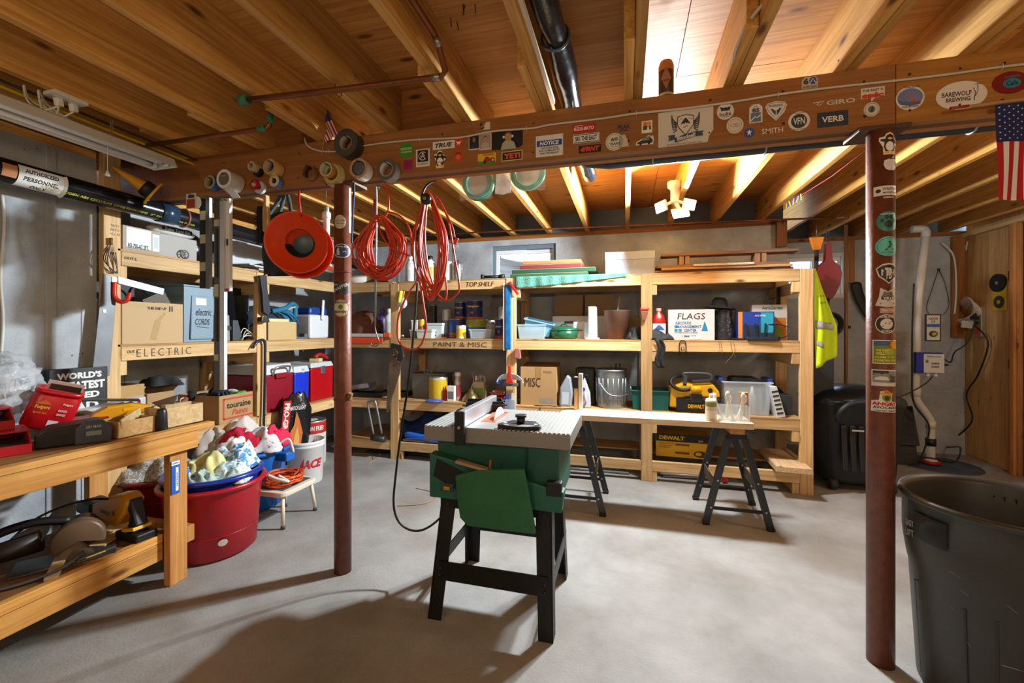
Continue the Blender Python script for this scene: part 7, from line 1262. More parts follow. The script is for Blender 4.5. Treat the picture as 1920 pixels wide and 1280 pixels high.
B().cyl((.08, .02, .075), (.08, .14, .075), .052, n=20).obj('motor', mat('#231f1b', .45), t); B().cyl((-.03, .05, .08), (-.23, .06, .045), .042, .034, n=16).obj('rear_housing', mat('#2a2119', .45), t)
B().tube(curve([(-.22, .05, .05), (-.16, .04, .13), (-.05, .03, .16), (.05, .03, .14)], 5), .017, 8).obj('handle', mat('#141312', .5), t); B().cyl((-.2, .03, .045), (-.16, .03, .05), .043, n=16).obj('red_collar', mat('#3c1414', .4), t)
B().tube(curve([(-.23, .06, .05), (-.28, .0, .02), (-.22, -.12, .008), (-.08, -.16, .008), (.04, -.14, .02), (.1, -.1, .05)], 5), .006, 6).obj('power_lead', mat('#4a4a4a', .5), t); B().tube(curve([(-.15, .1, .05), (-.05, .16, .14), (.1, .17, .17), (.22, .1, .14), (.24, .04, .05)], 5), .005, 6).obj('power_lead', CABLE_BLK, t)
t = thing('reciprocating_saw', 'yellow cordless reciprocating saw on the lower bench shelf by the leg', 'power saw', (-2.50, 1.60, SZ), rz=-.08); t.scale = (1.2, 1.2, 1.2)
YD = mat('#d9951a', .4)
B().prism([(-.14, .075), (.02, .045), (.07, .1), (.1, .16), (.06, .185), (.0, .175), (-.14, .12)], -.035, .035, 1).obj('body', YD, t, bevel=.01); B().prism([(-.25, .07), (-.14, .06), (-.13, .125), (-.2, .13), (-.25, .11)], -.04, .04, 1).obj('front_boot', mat('#1a1c1e', .5), t, bevel=.014); B().prism([(.06, .15), (.1, .17), (.14, .06), (.11, .03), (.08, .05), (.095, .1)], -.024, .024, 1).obj('rear_handle', mat('#1d1f21', .5), t, bevel=.008); B().box(-.36, -.25, -.006, .006, .08, .1).obj('blade', STEEL, t)
B().box(.03, .17, -.04, .04, .0, .035).obj('battery', BLACK, t, bevel=.006); B().bx((.1, -.0, .045), (.08, .07, .014), (0, -.2, 0)).obj('battery_latch', YEL, t, bevel=.003); B().box(.08, .12, -.022, .022, .034, .06).obj('grip_foot', mat('#4b5560', .5), t); mp = front_map(-.04, -.0362, .1); print_text(mp, 'DEWALT', .07, .016, 0, 0, INK, t, rot=-.15); print_text(mp, 'XR', .02, .02, .055, .005, INK, t)
t = thing('utility_knife', 'black and yellow folding saw lying on the lower bench shelf', 'knife', (-2.38, 1.42, SZ), rz=PI/2-.15); B().box(-.07, .07, -.012, .012, 0, .014).obj('handle', mat('#2a2a28', .5), t, bevel=.004); B().box(-.04, .03, -.0135, -.0122, .003, .01).obj('yellow_insert', YEL, t); B().bar((-.07, 0, .006), (-.2, .05, .006), .02, .002).obj('blade', mat('#8d8d8a', .35, .8), t)
for i, (x, y, l, w_, a, lab) in enumerate(((-2.42, 1.30, .24, .05, .9, 'pale wooden wedge under the circular saw'), (-2.52, 1.6, .3, .09, .4, 'thin pale board under the reciprocating saw'), (-2.62, 1.66, .3, .07, .3, 'second thin board behind the reciprocating saw'))): tag(place(B().prism([(-l/2, -w_/2), (l/2, -w_/2*.6), (l/2, w_/2), (-l/2, w_/2*.7)], .0, .012, 2).obj('wood_scrap', WT, bevel=.001), (x, y, SZ-.0005-.0*i), a+PI/2), lab, 'wood scrap')
t = thing('work_shoe', 'dark blue rounded tool end at the left edge of the lower shelf', 'tool', (-2.33, .98, SZ)); B().sph((0, 0, .035), (.06, .085, .035), 16, 10).obj('shell', mat('#2a3340', .5), t); B().box(-.05, .05, -.2, -.05, 0, .05).obj('handle', mat('#2a3340', .5), t, bevel=.012)
# white cord on the wall at the far left
cable('white cord hanging on the concrete at the far left', [at(4, 365, X=XLJ+.009), at(8, 420, X=XLJ+.009), at(1, 520, X=XLJ+.009), at(6, 600, X=XLJ+.009), at(1, 680, X=XLJ+.009)], .006, mat('#d3d3cc', .5), 'white_wall_cable', 'cable')
# ================================================================ back shelving, top tier
YI = YS+.05
def on(px0, px1, pyt, Y, z): return Bpos(px0, px1, pyt, Y, z)
def bottle(label, px0, px1, pyt, Y, z, m, capm, lab=None, cat='bottle', name='bottle', neck=.4, flat=1, grp=None):
    x, w, h = on(px0, px1, pyt, Y, z); r = w/2; t = thing(name, label, cat, (x, Y+r, z), group=grp); B().lathe([(0, 0), (r*.95, 0), (r, .006), (r, h*.62), (r*.8, h*.74), (r*neck, h*.82), (r*neck, h*.88), (0, h*.88)], 20, sy=flat).obj('body', m, t); B().lathe([(r*neck*1.15, h*.86), (r*neck*1.15, h*.98), (r*neck*.9, h), (0, h)], 14).obj('cap', capm, t)
    if lab: B().lathe([(r+.0006, h*.12), (r+.0006, h*.55)], 20, sy=flat).obj('label', mat(lab, .5), t)
    return t
bottle('speckled white jug on the top shelf between the two cords', 757, 773, 478, YI, ZTOP, mat('#c9cdd0', .4, vary=.3, bscale=60), WHITE)
bottle('cream detergent bottle on the top shelf behind the long cord', 790, 812, 478, YI, ZTOP, mat('#d8d3c4', .4), BLACK, '#c8922a')
x, w, h = on(823, 844, 489, YI, ZTOP); t = can('white plastic pail with a red lid and number on the top shelf', (x, YI+w/2, ZTOP), w/2, h, WHITE, None, mat('#c22a3a', .4), name='plastic_pail', cat='pail', text=(('11', .03, .035, .5, '#b3202c'),))
x, w, h = on(845, 863, 486, YI, ZTOP); can('shiny steel flask with a domed top on the top shelf', (x, YI+w/2, ZTOP), w/2, h, mat('#b9bcbf', .25, .9), None, None, name='steel_flask', cat='flask', neck=w*.2)
c = at(925, 516, Y=YI); t = thing('flashlight', 'black handheld tool lying on the top shelf below the window', 'flashlight', (c.x, YI+.03, ZTOP+.026), rz=.1); B().cyl((-.1, 0, 0), (.06, 0, 0), .014, n=12).cyl((.05, 0, 0), (.1, 0, 0), .02, .026, n=14).obj('body', mat('#1b1d20', .5), t); B().cyl((-.13, 0, 0), (-.1, 0, 0), .024, n=14).obj('tail_cap', mat('#1b1d20', .5), t); B().bar((-.13, 0, -.02), (-.3, .03, -.023), .006, .004).obj('rod', mat('#55585a', .4, .6), t)
bdx = ((957, 1103, 505, 513.5, '#2f5a3c', 0, 'lower green panel of the flat stack on the top shelf'), (960, 1117, 492, 503, '#24503a', .0, 'upper green panel of the flat stack'), (975, 1091, 487, 496, '#7a3236', 0, 'maroon panel in the flat stack'), (979, 1090, 478, 486, '#a8794a', 0, 'tan panel on top of the flat stack'))
zc = ZTOP+.002
for px0, px1, y0, y1, c_, a, lab in bdx:
    x, w, _ = on(px0, px1, 500, YI, ZTOP); th = .036 if c_ != '#a8794a' else .03; o = B().box(-w/2, w/2, 0, .42, 0, th).obj('folded_board', mat(c_, .55, vary=.15, bscale=10), bevel=.004); place(o, (x, YI-.01, zc), a); tag(o, lab, 'panel', 'flat panels on the top shelf'); B().box(-w/2+.006, w/2-.006, .003, .417, th, th+.003).obj('pale_edge', mat('#b39a74', .7), o); zc += th+.0045
# towel over the rail
t = thing('green_towel', 'sea-green towel hanging over the front edge of the top shelf', 'towel'); x0, x1 = xs(966, YS), xs(1175, YS)
def tw(u, v): d = .105*(1-.75*u**1.3); return (x0+(x1-x0)*u, YS-.008-.006*math.sin(u*26)*v-.004*math.sin(u*57), ZTOP+.006-d*v)
B().grid(tw, 60, 8).obj('hanging_edge', mat('#5a9482', .95, bump=.8, bscale=120), t, solid=.008); B().grid(lambda u, v: (x0+(x1-x0)*u, YS-.008+.05*v, ZTOP+.006), 30, 3).obj('top_fold', mat('#5a9482', .95, bump=.8, bscale=120), t, solid=.006)
x, w, h = on(1135, 1227, 471, YI, ZTOP); t = carton('large pale foam box with a lid on the top shelf', (x, YI+.15, ZTOP), 0, w, .3, h*.66, mat('#96a3b0', .6), (), (), 0, 'box', 'foam_box', lid=(h*.34, mat('#9faab6', .6))); print_text(front_map(0, -.1502, h*.45), 'OLE', w*.3, h*.16, 0, 0, mat('#a9b5c0'), t)
def board(px0, px1, py0, py1, Y, lab, c=('#8a6446', '#a57f5c'), th=None, dp=.14, off=0):
    a, b_ = at(px0, py0, Y=Y), at(px1, py1, Y=Y); z1 = a.z; z0 = at(px0, py1, Y=Y).z; o = B().box(a.x, b_.x, Y, Y+dp, z0, z1).obj('lumber_board', wood(0, *c), bevel=.004); tag(o, lab, 'board', 'boards stored on the top shelf'); return o
zz = ZTOP+.003; LB_ = [(1234, 1490, .024, ('#6d4a3a', '#86604a'), 'reddish board at the bottom of the board pile', .02, .2), (1240, 1487, .022, ('#b08a5c', '#c9a476'), 'pale board lying near the bottom of the pile', .0, .12), (1300, 1414, .02, ('#c4b49a', '#d8c9b0'), 'short whitish board in the middle of the pile', -.015, .08), (1231, 1486, .026, ('#7d5a48', '#98745c'), 'long brown rounded board in the middle of the pile', .05, .16)]
for px0, px1, th, c_, lab, dy, dp in LB_:
    x0_, x1_ = xs(px0, YI), xs(px1, YI); o = B().box(x0_, x1_, YI+dy, YI+dy+dp, zz, zz+th).obj('lumber_board', wood(0, *c_), bevel=.006); tag(o, lab, 'board', 'boards stored on the top shelf'); zz += th+.002 if dy != -.015 else .002-.001
    if dy == -.015: o.location.z = .0
for px in (1284, 1428):
    x0_ = xs(px, YI+.06); o = B().box(x0_-.045, x0_-.005, YI+.07, YI+.2, zz, zz+.075).box(x0_+.005, x0_+.04, YI+.07, YI+.2, zz, zz+.075).obj('spacer_block', wood(2, '#8a6a4e', '#a5845f'), bevel=.003); tag(o, 'wooden spacer block under the %s end of the top board' % ('left' if px < 1300 else 'right'), 'block')
tag(B().box(xs(1240, YI+.06), xs(1500, YI+.06), YI+.06, YI+.19, zz+.0755, zz+.1).obj('lumber_board', wood(0, '#7d5844', '#96705a'), bevel=.006), 'long brown board raised on blocks at the top of the pile', 'board', 'boards stored on the top shelf')
cloth('brown cap lying on the top shelf behind the round cord coil', (xs(705, YI+.1), YI+.14, ZTOP), .13, .09, .06, mat('#3a2a20', .9), 41, 'cap', 'cap')
t = thing('paper_bundle', 'rolled white paper on the top shelf beside the left post', 'paper', (xs(668, YI+.1), YI+.1, ZTOP+.045)); B().cyl((-.16, 0, 0), (.12, .02, 0), .042, n=18).obj('roll', mat('#d3d3cf', .7), t)
carton('low brown carton on the top shelf in the corner', (-2.75, 4.15, ZTOP), 0, .3, .25, .1, CARD)
# ================================================================ back shelving, middle tier
x, w, h = on(656, 697, 582, YI+.02, ZMID); t = thing('paper_sack', 'crumpled brown paper sack on the middle shelf by the left post', 'sack', (x-.03, YI+.14, ZMID))
def sack(u, v): a = 2*PI*u; n_ = 1+.22*_nz.noise((2.5*math.cos(a), 2.5*math.sin(a), 6*v)); s_ = (1-v**3)**.5; return (w*.8*math.cos(a)*n_*s_, .13*math.sin(a)*n_*s_, h*v+.02*_nz.noise((a*3, v*9, 2)))
B().grid(sack, 36, 16).obj('sack', mat('#6d4230', .8, bump=1, bscale=14), t)
x, w, h = on(657, 735, 628, YI-.03, ZMID); t = thing('caulk_box', 'orange tool box lid with a clear front resting on the shelf edge', 'tool box', (x-.0, YS-.03, ZMID+.001)); B().box(-w/2, w/2, -.0, .09, 0, .012).obj('tray', mat('#55585c', .5), t); B().box(-w*.5, w*.36, -.016, -.001, -.055, .004).obj('orange_front', mat('#e0410f', .45), t, bevel=.004); B().box(-w*.44, w*.34, .0, .06, .012, .045).obj('clear_case', mat('#c9ccce', .3), t, bevel=.004); B().box(w*.36, w*.5, -.0, .07, .012, .055).obj('orange_end', mat('#e8591a', .45), t, bevel=.004)
bottle('purple-capped bottle on the middle shelf in the corner', 704, 720, 578, YI+.14, ZMID, mat('#4a3a86', .4), mat('#6a3aa0', .4)); bottle('white bottle with fine print on the middle shelf in the corner', 717, 734, 578, YI+.02, ZMID, mat('#d3d6da', .4), WHITE, '#b9c0c8')
t = thing('rubber_coil', 'black rubber coil standing on the middle shelf', 'hose', (xs(712, YI), YI+.005, ZMID+.045)); B().ring((0, 0, 0), .038, .009, 22, 7).obj('coil', BLACK, t)
t = thing('glove_bag', 'yellow glove and clear bag hanging on the shelf post', 'glove', (xs(752, YS-.03), YS-.035, ZTOP-.16)); B().sph((.02, 0, -.06), (.05, .025, .055), 14, 9).obj('white_palm', mat('#cfd3d6', .6), t); B().grid(lambda u, v: (-.03+.08*u-.02*v, -.02+.02*math.sin(u*9), .06-.12*v), 6, 8).obj('yellow_cuff', mat('#d8c23a', .5), t, solid=.004); B().sph((-.035, .005, -.02), (.04, .02, .08), 12, 8).obj('clear_bag', mat('#d6d2c4', .15, alpha=.5, bump=1, bscale=30), t)
GP = 'tins on the middle shelf'
def tin(label, px0, px1, pyt, dy, z, m, **k): x, w, h = on(px0, px1, pyt, YI+dy, z); return can(label, (x, YI+dy+w/2, z), w/2, h, m, grp=GP, **k), x, w, h
VB = mat('#16246e', .35)
o, xb, wb_, hb = tin('yellow-green paint tin at the bottom of the stack', 868, 907, 599, .04, ZMID, mat('#8f9a34', .4), band=(.05, .6, '#2b4ea0'), handle=True)
x, w, h = on(869, 898, 563, YI+.05, ZMID+hb+.006); can('larger navy paint tin with yellow script, stacked on the green one', (x, YI+.04+wb_/2, ZMID+hb+.006), w/2, h, VB, (.0, .12, '#b8641e'), handle=True, grp=GP, text=(('Valspar', w*.95, .03, .68, '#d8b93a'), ('N', .025, .03, .35, '#d9682a')))
o, xc, wc_, hc = tin('royal blue tin below the small navy one', 836, 866, 598, .1, ZMID, mat('#1c4a9c', .4), band=(.02, .3, '#a8623a')); x, w, h = on(848, 869, 566, YI+.12, ZMID+hc+.006); can('smaller navy paint tin with yellow script, stacked on the blue one', (x, YI+.1+wc_/2, ZMID+hc+.006), w/2*.95, h, VB, (.0, .12, '#b8641e'), grp=GP, text=(('Valspar', w*.9, .024, .66, '#d8b93a'), ('N', .02, .024, .35, '#d9682a')))
tin('navy paint tin with white script beside the hanging brush', 926, 943, 598, .02, ZMID, VB, band=(.0, .15, '#b0502a'), text=(('alspar', .07, .022, .62, '#d3d8e6'), ('N', .02, .024, .36, '#d9682a')))
tin('small white tin with a yellow picture at the front', 853, 870, 610, -.02, ZMID, mat('#d9d6c8', .4), band=(.15, .75, '#e0b52a'))
tin('grey quart tin behind the clear tub', 906, 926, 601, .1, ZMID, mat('#8d8f8a', .4, .4), band=(.2, .8, '#b3b0a0')); tin('silver tin at the back beside the hanging brush', 930, 944, 575, .16, ZMID, mat('#9a9c9c', .35, .7)); tin('small yellow and red tin at the back left', 784, 793, 599, .06, ZMID, mat('#e0a91a', .4), band=(.35, .65, '#a83a1c')); tin('dark spray paint can with a beige top, standing at the back', 803, 816, 572, .2, ZMID, mat('#2b2624', .4), cap=(.022, .02, mat('#9a8c74', .5))); tin('black and cream spray can with a wide cap, in the middle', 826, 843, 580, .12, ZMID, mat('#57504a', .4), band=(.62, .98, '#9a9082'))
def ptub(label, px0, px1, pyt, dy, m, lidm=None, z=ZMID, d=.1, alpha=None):
    x, w, h = on(px0, px1, pyt, YI+dy, z); t = tub(label, (x, YI+dy+d/2, z), w*.86, d*.86, h-(.006 if lidm else 0), m, 1.14, 'tub', 'plastic_tub', rim=.004)
    if lidm: B().box(-w/2-.003, w/2+.003, -d/2-.003, d/2+.003, h-.006, h+.004).obj('lid', lidm, t, bevel=.003)
    return t
ptub('pale green-lidded food tub at the front of the tins', 780, 810, 618, -.03, mat('#d3dcd6', .4), mat('#a8c4b4', .4)); t = ptub('white square tub with dark printed squares', 800, 829, 606, .06, mat('#c9d6da', .4), mat('#b9cdd0', .4))
for i in range(4): B().box(-.02+.024*(i % 2), -.004+.024*(i % 2), -.056, -.052, .02+.03*(i//2), .04+.03*(i//2)).obj('printed_square', mat('#3a4a54', .5), t)
ptub('low clear food tub at the front right of the tins', 879, 922, 617, -.03, mat('#c9d8de', .15, alpha=.45)); ptub('small white box with an orange number', 771, 783, 600, .06, WHITE); ptub('tiny grey tub at the left of the tins', 768, 777, 618, .0, mat('#a9adb0', .5))
t = thing('metal_ball_stop', 'small round metal knob on the shelf by the post', 'knob', (xs(755, YI), YI, ZMID+.025)); B().sph((0, 0, 0), (.016, .016, .016), 12, 8).obj('ball', STEEL, t); B().cyl((0, 0, -.025), (0, 0, -.01), .02, n=12).obj('base', BLACK, t)
t = thing('paint_stirrer', 'thin red-tipped stirring stick lying on the shelf edge', 'stick'); a, b_ = Vector((xs(800, YI-.03), YI-.06, ZMID+.004)), Vector((xs(833, YI-.03), YI+.02, ZMID+.012)); B().bar(a, b_, .008, .004).obj('stick', mat('#8d8578', .6), t); B().bar(a.lerp(b_, .75), b_, .009, .005).obj('red_tip', mat('#b83a34', .5), t)
print_text(front_map(xs(862, YS), YS-.0008, ZMID-.055), 'PAINT & MISC', .55, .045, 0, 0, mat('#6b4e30'), sh, 'pencil_lettering', bold=0); print_text(front_map(xs(900, YS), YS-.0008, ZTOP-.05), 'TOP SHELF', .28, .045, 0, 0, mat('#3a2c1e'), sh, 'pencil_lettering', bold=0, shear=.2)
# third bay
ptub('low clear plastic bin under the tilted blue one', 969, 1023, 608, .02, mat('#bcd8e2', .15, alpha=.5), d=.26)
x, w, h = on(976, 1030, 582, YI+.04, ZMID+.06); t = tub('pale blue plastic bin tilted inside the clear one', (x, YI+.17, ZMID+.05), w*.86, .2, .13, mat('#7fb9dc', .3, alpha=.8), 1.12, rz=.1); t.rotation_euler = (.1, .22, .1)
x, w, h = on(1026, 1082, 609, YI, ZMID); t = thing('casserole_pot', 'green enamel casserole pot with a lid on the middle shelf', 'pot', (x, YI+w/2, ZMID)); GE = mat('#1f5a40', .25, .1); r = w/2
B().lathe([(0, 0), (r*.8, 0), (r*.92, .012), (r, h*.62), (0, h*.62)], 30).obj('pot', GE, t); B().lathe([(r*1.03, h*.63), (r*1.03, h*.68), (r*.7, h*.86), (r*.3, h*.94), (0, h*.95)], 30).obj('lid', GE, t); B().tube([(-.03, 0, h*.93), (-.02, 0, h*1.06), (.02, 0, h*1.06), (.03, 0, h*.93)], .007, 7).obj('lid_handle', GE, t)
for s_ in (-1, 1): B().box(s_*r*1.0-.015, s_*r*1.0+.03*s_+.012, -.03, .03, h*.58, h*.63).obj('side_handle', GE, t, bevel=.004)
x, w, h = on(1036, 1150, 600, YI+.3, ZMID); t = carton('open white file box with raised tan flaps at the back', (x, YI+.38, ZMID), 0, w, .16, h+.04, mat('#cfd0cc', .7), (), ((rect(-w*.22, (h+.04)*.72, w*.16, .025), '#4a4238'),), 1)
for s_ in (-1, 1): B().bx((s_*w*.26, .07, h+.15), (w*.48, .004, .22), (-.12, 0, 0)).obj('raised_flap', mat('#8f7450', .85), t)
x, w, h = on(1101, 1119, 574, YI-.01, ZMID); t = thing('white_router', 'upright white plastic router on the middle shelf', 'router', (x, YI+.06, ZMID)); B().box(-w/2, w/2, -.05, .05, .012, h, tx=.85).obj('case', mat('#d3dae6', .35), t, bevel=.01); B().box(-w*.7, w*.7, -.06, .06, 0, .014).obj('foot', WHITE, t, bevel=.004); B().box(-w*.36, w*.36, -.0525, -.0505, .05, h*.93).obj('front_panel', mat('#a9b9dc', .3), t)
tag(place(B().box(-.05, .05, 0, .02, 0, .16).obj('white_divider', mat('#c9cfd6', .5), bevel=.003), (xs(1085, YI+.1), YI+.12, ZMID), .1), 'white plastic panel standing behind the green pot', 'panel')
x, w, h = on(1131, 1182, 581, YI, ZMID); t = thing('metal_pail', 'rusty brown metal pail with a wire handle and stick', 'pail', (x, YI+w/2, ZMID)); r = w/2; B().lathe([(0, 0), (r*.82, 0), (r, h-.006), (r*1.04, h), (r*.98, h), (r*.8, .006), (0, .006)], 32).obj('pail', mat('#77584a', .6, .25, vary=.3, bscale=18), t); B().tube([(r*1.02*math.cos(a), -r*.5*math.sin(a)-.01, h-.008-.03*math.sin(a)) for a in [PI*i/14 for i in range(15)]], .003, 5).obj('handle', mat('#55504c', .4, .7), t); B().cyl((-.04, .02, .05), (.03, .05, h+.13), .007, n=8).obj('stick', mat('#a8906c', .6), t)
carton('small brown carton at the back beside the pail', (xs(1188, YI+.25), YI+.32, ZMID), 0, .14, .14, .2, mat('#8d7a5c', .9)); cloth('black crumpled cloth beside the pail on the middle shelf', (xs(1190, YI+.03), YI+.07, ZMID), .09, .07, .13, mat('#1c1e20', .6), 51, 'cloth', 'cloth')
# things fixed on the posts
t = thing('snow_brush', 'long blue and white scraper brush hanging on the middle shelf post', 'brush', (xs(951, YS-.03), YS-.03, 0)); zt, zb = zs(951, 530, Y=YS-.03), zs(951, 657, Y=YS-.03); B().box(-.04, -.024, -.008, .008, zb, zt).obj('white_edge', mat('#dde2e6', .4), t, bevel=.003); B().box(-.022, .04, -.014, .014, zb+.01, zt-.02).obj('blue_sleeve', mat('#1173b5', .6, vary=.35, bscale=60), t, bevel=.01); B().box(.041, .048, -.006, .006, zb+.01, zt-.04).obj('white_edge', mat('#dde2e6', .4), t)
t = thing('clamp', 'red spring clamp on the shelf corner beside the blue scraper', 'clamp', (xs(962, YS-.03), YS-.04, zs(960, 540, Y=YS-.03))); B().bar((-.03, 0, .05), (.05, 0, -.06), .035, .02).obj('red_handle', mat('#b8142a', .4), t, bevel=.004); B().bar((-.045, .01, .04), (-.01, .01, .06), .03, .02).obj('jaw', mat('#8d8f90', .4, .6), t, bevel=.003)
tag(place(B().prism([(-.03, -.04), (.03, -.04), (.02, .045), (-.02, .05)], -.015, .015, 1).obj('red_block', mat('#b06a64', .6), bevel=.003), (xs(971, YS-.02), YS-.02, zs(971, 663, Y=YS-.02))), 'small faded red block hanging under the middle shelf', 'block')
t = thing('tape_gun', 'red-topped brown tool hooked on the third shelf post', 'tool', (xs(1209, YS-.03), YS-.028, zs(1209, 585, Y=YS))); B().box(-.04, .035, -.012, .014, .01, .04).obj('red_top', mat('#c22c1c', .4), t, bevel=.012); B().prism([(-.035, .01), (.03, .01), (.01, -.06), (-.02, -.08)], -.008, .008, 1).obj('body', mat('#7d5234', .6), t, bevel=.004)
# fourth bay
x, w, h = on(1222, 1250, 577, YI, ZMID); t = thing('fluid_jug', 'jug of red fluid with a snowy mountain label', 'jug', (x, YI+w/2, ZMID)); r = w/2; B().lathe([(0, 0), (r*.95, 0), (r, .01), (r, h*.55), (r*.75, h*.75), (r*.3, h*.88), (r*.3, h*.92), (0, h*.92)], 24, pw=3).obj('body', mat('#a8231c', .25), t); B().lathe([(r*.36, h*.9), (r*.36, h), (0, h)], 14).obj('cap', mat('#c8a08a', .5), t); mp = front_map(0, -r-.001, h*.3); print_poly(mp, rect(0, 0, w*.86, h*.42), mat('#d8e0ea'), t, 'label'); print_poly(mp, [(-w*.35, .0), (-.01, h*.16), (w*.1, .04), (w*.2, h*.1), (w*.38, .0)], mat('#2f62a8'), t, 'label_mountain', h=.001); print_text(mp, 'Peak', w*.6, .03, 0, -h*.1, mat('#1c3f8c'), t)
x, w, h = on(1253, 1340, 580, YI-.02, ZMID); t = carton('white records box marked for flags, fourth bay of the middle shelf', (x, YI+.15, ZMID), 0, w, .34, h, mat('#cfd2d4', .7), (('FLAGS', w*.6, h*.2, .0, h*.78, '#2e3033', dict(bold=0, shear=.1)), ('RECORDS', w*.34, h*.09, -w*.17, h*.56, '#1f6f9c'), ('MANAGEMENT', w*.54, h*.09, -w*.05, h*.44, '#1f6f9c'), ('CENTER', w*.27, h*.09, -w*.02, h*.32, '#1f6f9c'), ('STORE SCAN SHRED', w*.5, h*.035, -w*.1, h*.24, '#55606a'), ('1 (866) 527', w*.3, h*.07, -w*.05, h*.12, '#33404a')), tuple((rect(-w*.3+k*.1*w, h*(.44-.12*j), w*.07, h*.09), '#2a86b8') for j, k in ((0, -.3), (1, -.3), (1, .6)))+(([(w*.22, h*.3), (w*.36, h*.3), (w*.29, h*.62)], '#1f7fb0'),)); B().box(-w*.05, w*.2, -.19, -.171, 0, .03).obj('white_saucer', WHITE, t, bevel=.008)
cloth('black work cloth drooping over the shelf beside the red jug', (xs(1236, YI), YI-.01, ZMID), .1, .05, .09, mat('#262a2e', .7), 61, 'cloth', 'cloth'); t = thing('hanging_cloth', 'dark cloth strip hanging below the middle shelf at the third post', 'cloth', (xs(1234, YS-.02), YS-.02, ZMID)); B().grid(lambda u, v: (-.03+.06*u+.02*math.sin(v*6)+.03*v, -.012*math.sin(u*8), .004-.24*v), 6, 12).obj('strip', mat('#23272b', .7, bump=.5, bscale=20), t, solid=.006)
x, w, h = on(1342, 1380, 580, YI+.02, ZMID); t = thing('black_sack', 'black plastic sack bunched on the middle shelf under the hat', 'sack', (x, YI+.12, ZMID)); B().grid(lambda u, v: (w*.6*math.cos(2*PI*u)*(1-.3*v)*(1+.2*_nz.noise((3*math.cos(6.28*u), 3*math.sin(6.28*u), 5*v))), .1*math.sin(2*PI*u)*(1-.3*v), h*v*1.0), 30, 14).obj('sack', mat('#24272b', .25, bump=1, bscale=22), t); B().sph((0, 0, h*.92), (w*.4, .07, .03), 14, 8).obj('sack_top', mat('#24272b', .25, bump=1, bscale=22), t)
c = at(1348, 573, Y=YI+.12); t = thing('felt_hat', 'black felt hat with a wide brim on the sack', 'hat', (c.x, YI+.12, ZMID+h*.92+.032), rot=(0, .1, 0)); B().lathe([(0, .085), (.04, .095), (.06, .07), (.068, .012), (.12, .004), (.132, .012), (.132, .0), (.066, .002), (0, .002)], 28, sy=.8).obj('hat', mat('#17181c', .85), t)
x, w, h = on(1410, 1476, 571, YI+.12, ZMID); t = carton('white and orange garden kit box at the right of the middle shelf', (x, YI+.2, ZMID), 0, w, .16, h, mat('#cfd0cc', .6), (('AeroGarden', w*.6, h*.09, .02, h*.91, '#2a6a7c', dict(shear=.15)),), ((rect(w*.18, h*.33, w*.58, h*.6), '#c8761c'), (rect(w*.22, h*.2, w*.3, h*.3), '#8a9a3a')))
x, w, h = on(1384, 1452, 584, YI+.02, ZMID); t = carton('glossy blue boxed router kit on the middle shelf', (x, YI+.06, ZMID), 0, w, .08, h, mat('#1c3f9c', .25), (('AC1900', w*.3, h*.06, .03, h*.86, '#d8e2f0'),), ((rect(-w*.44, h*.5, w*.12, h), '#d98a3a'), (rect(w*.05, h*.28, w*.8, h*.5), '#1a2c44'), (rect(w*.3, h*.62, w*.34, h*.7), '#1f9cb8')))
t = thing('wifi_router', 'flat black router with upright antennas at the front of the shelf', 'router', (xs(1424, YI-.04), YI-.02, ZMID)); B().prism([(-.1, -.05), (.12, -.06), (.16, .0), (.1, .06), (-.09, .05)], 0, .03, 2).obj('case', mat('#1d2733', .3), t, bevel=.008)
for x_, a in ((-.06, -.25), (-.0, -.1), (.05, .08), (.11, .2)): B().bar((x_, .03, .02), (x_+.12*math.sin(a), .03, .14), .014, .01).obj('antenna', mat('#1d2733', .3), t, bevel=.003)
B().tube(curve([(.12, 0, .02), (.2, -.02, .04), (.22, 0, .1), (.16, .03, .13), (.08, .04, .13)], 5), .004, 6).obj('black_lead', CABLE_BLK, t); B().box(-.2, -.11, -.03, .03, 0, .018).obj('power_pack', BLACK, t, bevel=.004)
t = thing('utility_hook', 'black wire hook hooked over the middle shelf rail', 'hook', (xs(1280, YS-.015), YS-.012, ZMID-.04)); B().tube(curve([(-.025, 0, -.08), (-.025, 0, .01), (0, 0, .04), (.025, 0, .01), (.025, 0, -.08)], 5), .004, 6).obj('hook', BLACK, t); B().tube([(-.012, 0, -.05), (-.01, 0, -.02), (.01, 0, -.02), (.012, 0, -.05)], .003, 5).obj('inner_loop', BLACK, t)
t = thing('loose_strings', 'thin strings dangling below the middle shelf rail in the fourth bay', 'string', (xs(1352, YS-.012), YS-.01, ZMID))
for dx, l, e in ((-.02, .1, .0), (-.005, .12, .01), (.07, .14, .04), (.09, .19, -.06)): B().tube(curve([(dx, 0, .0), (dx+.01, 0, -l*.5), (dx+e, 0, -l)], 5), .0015, 5).obj('string', mat('#8a6a44', .8), t)
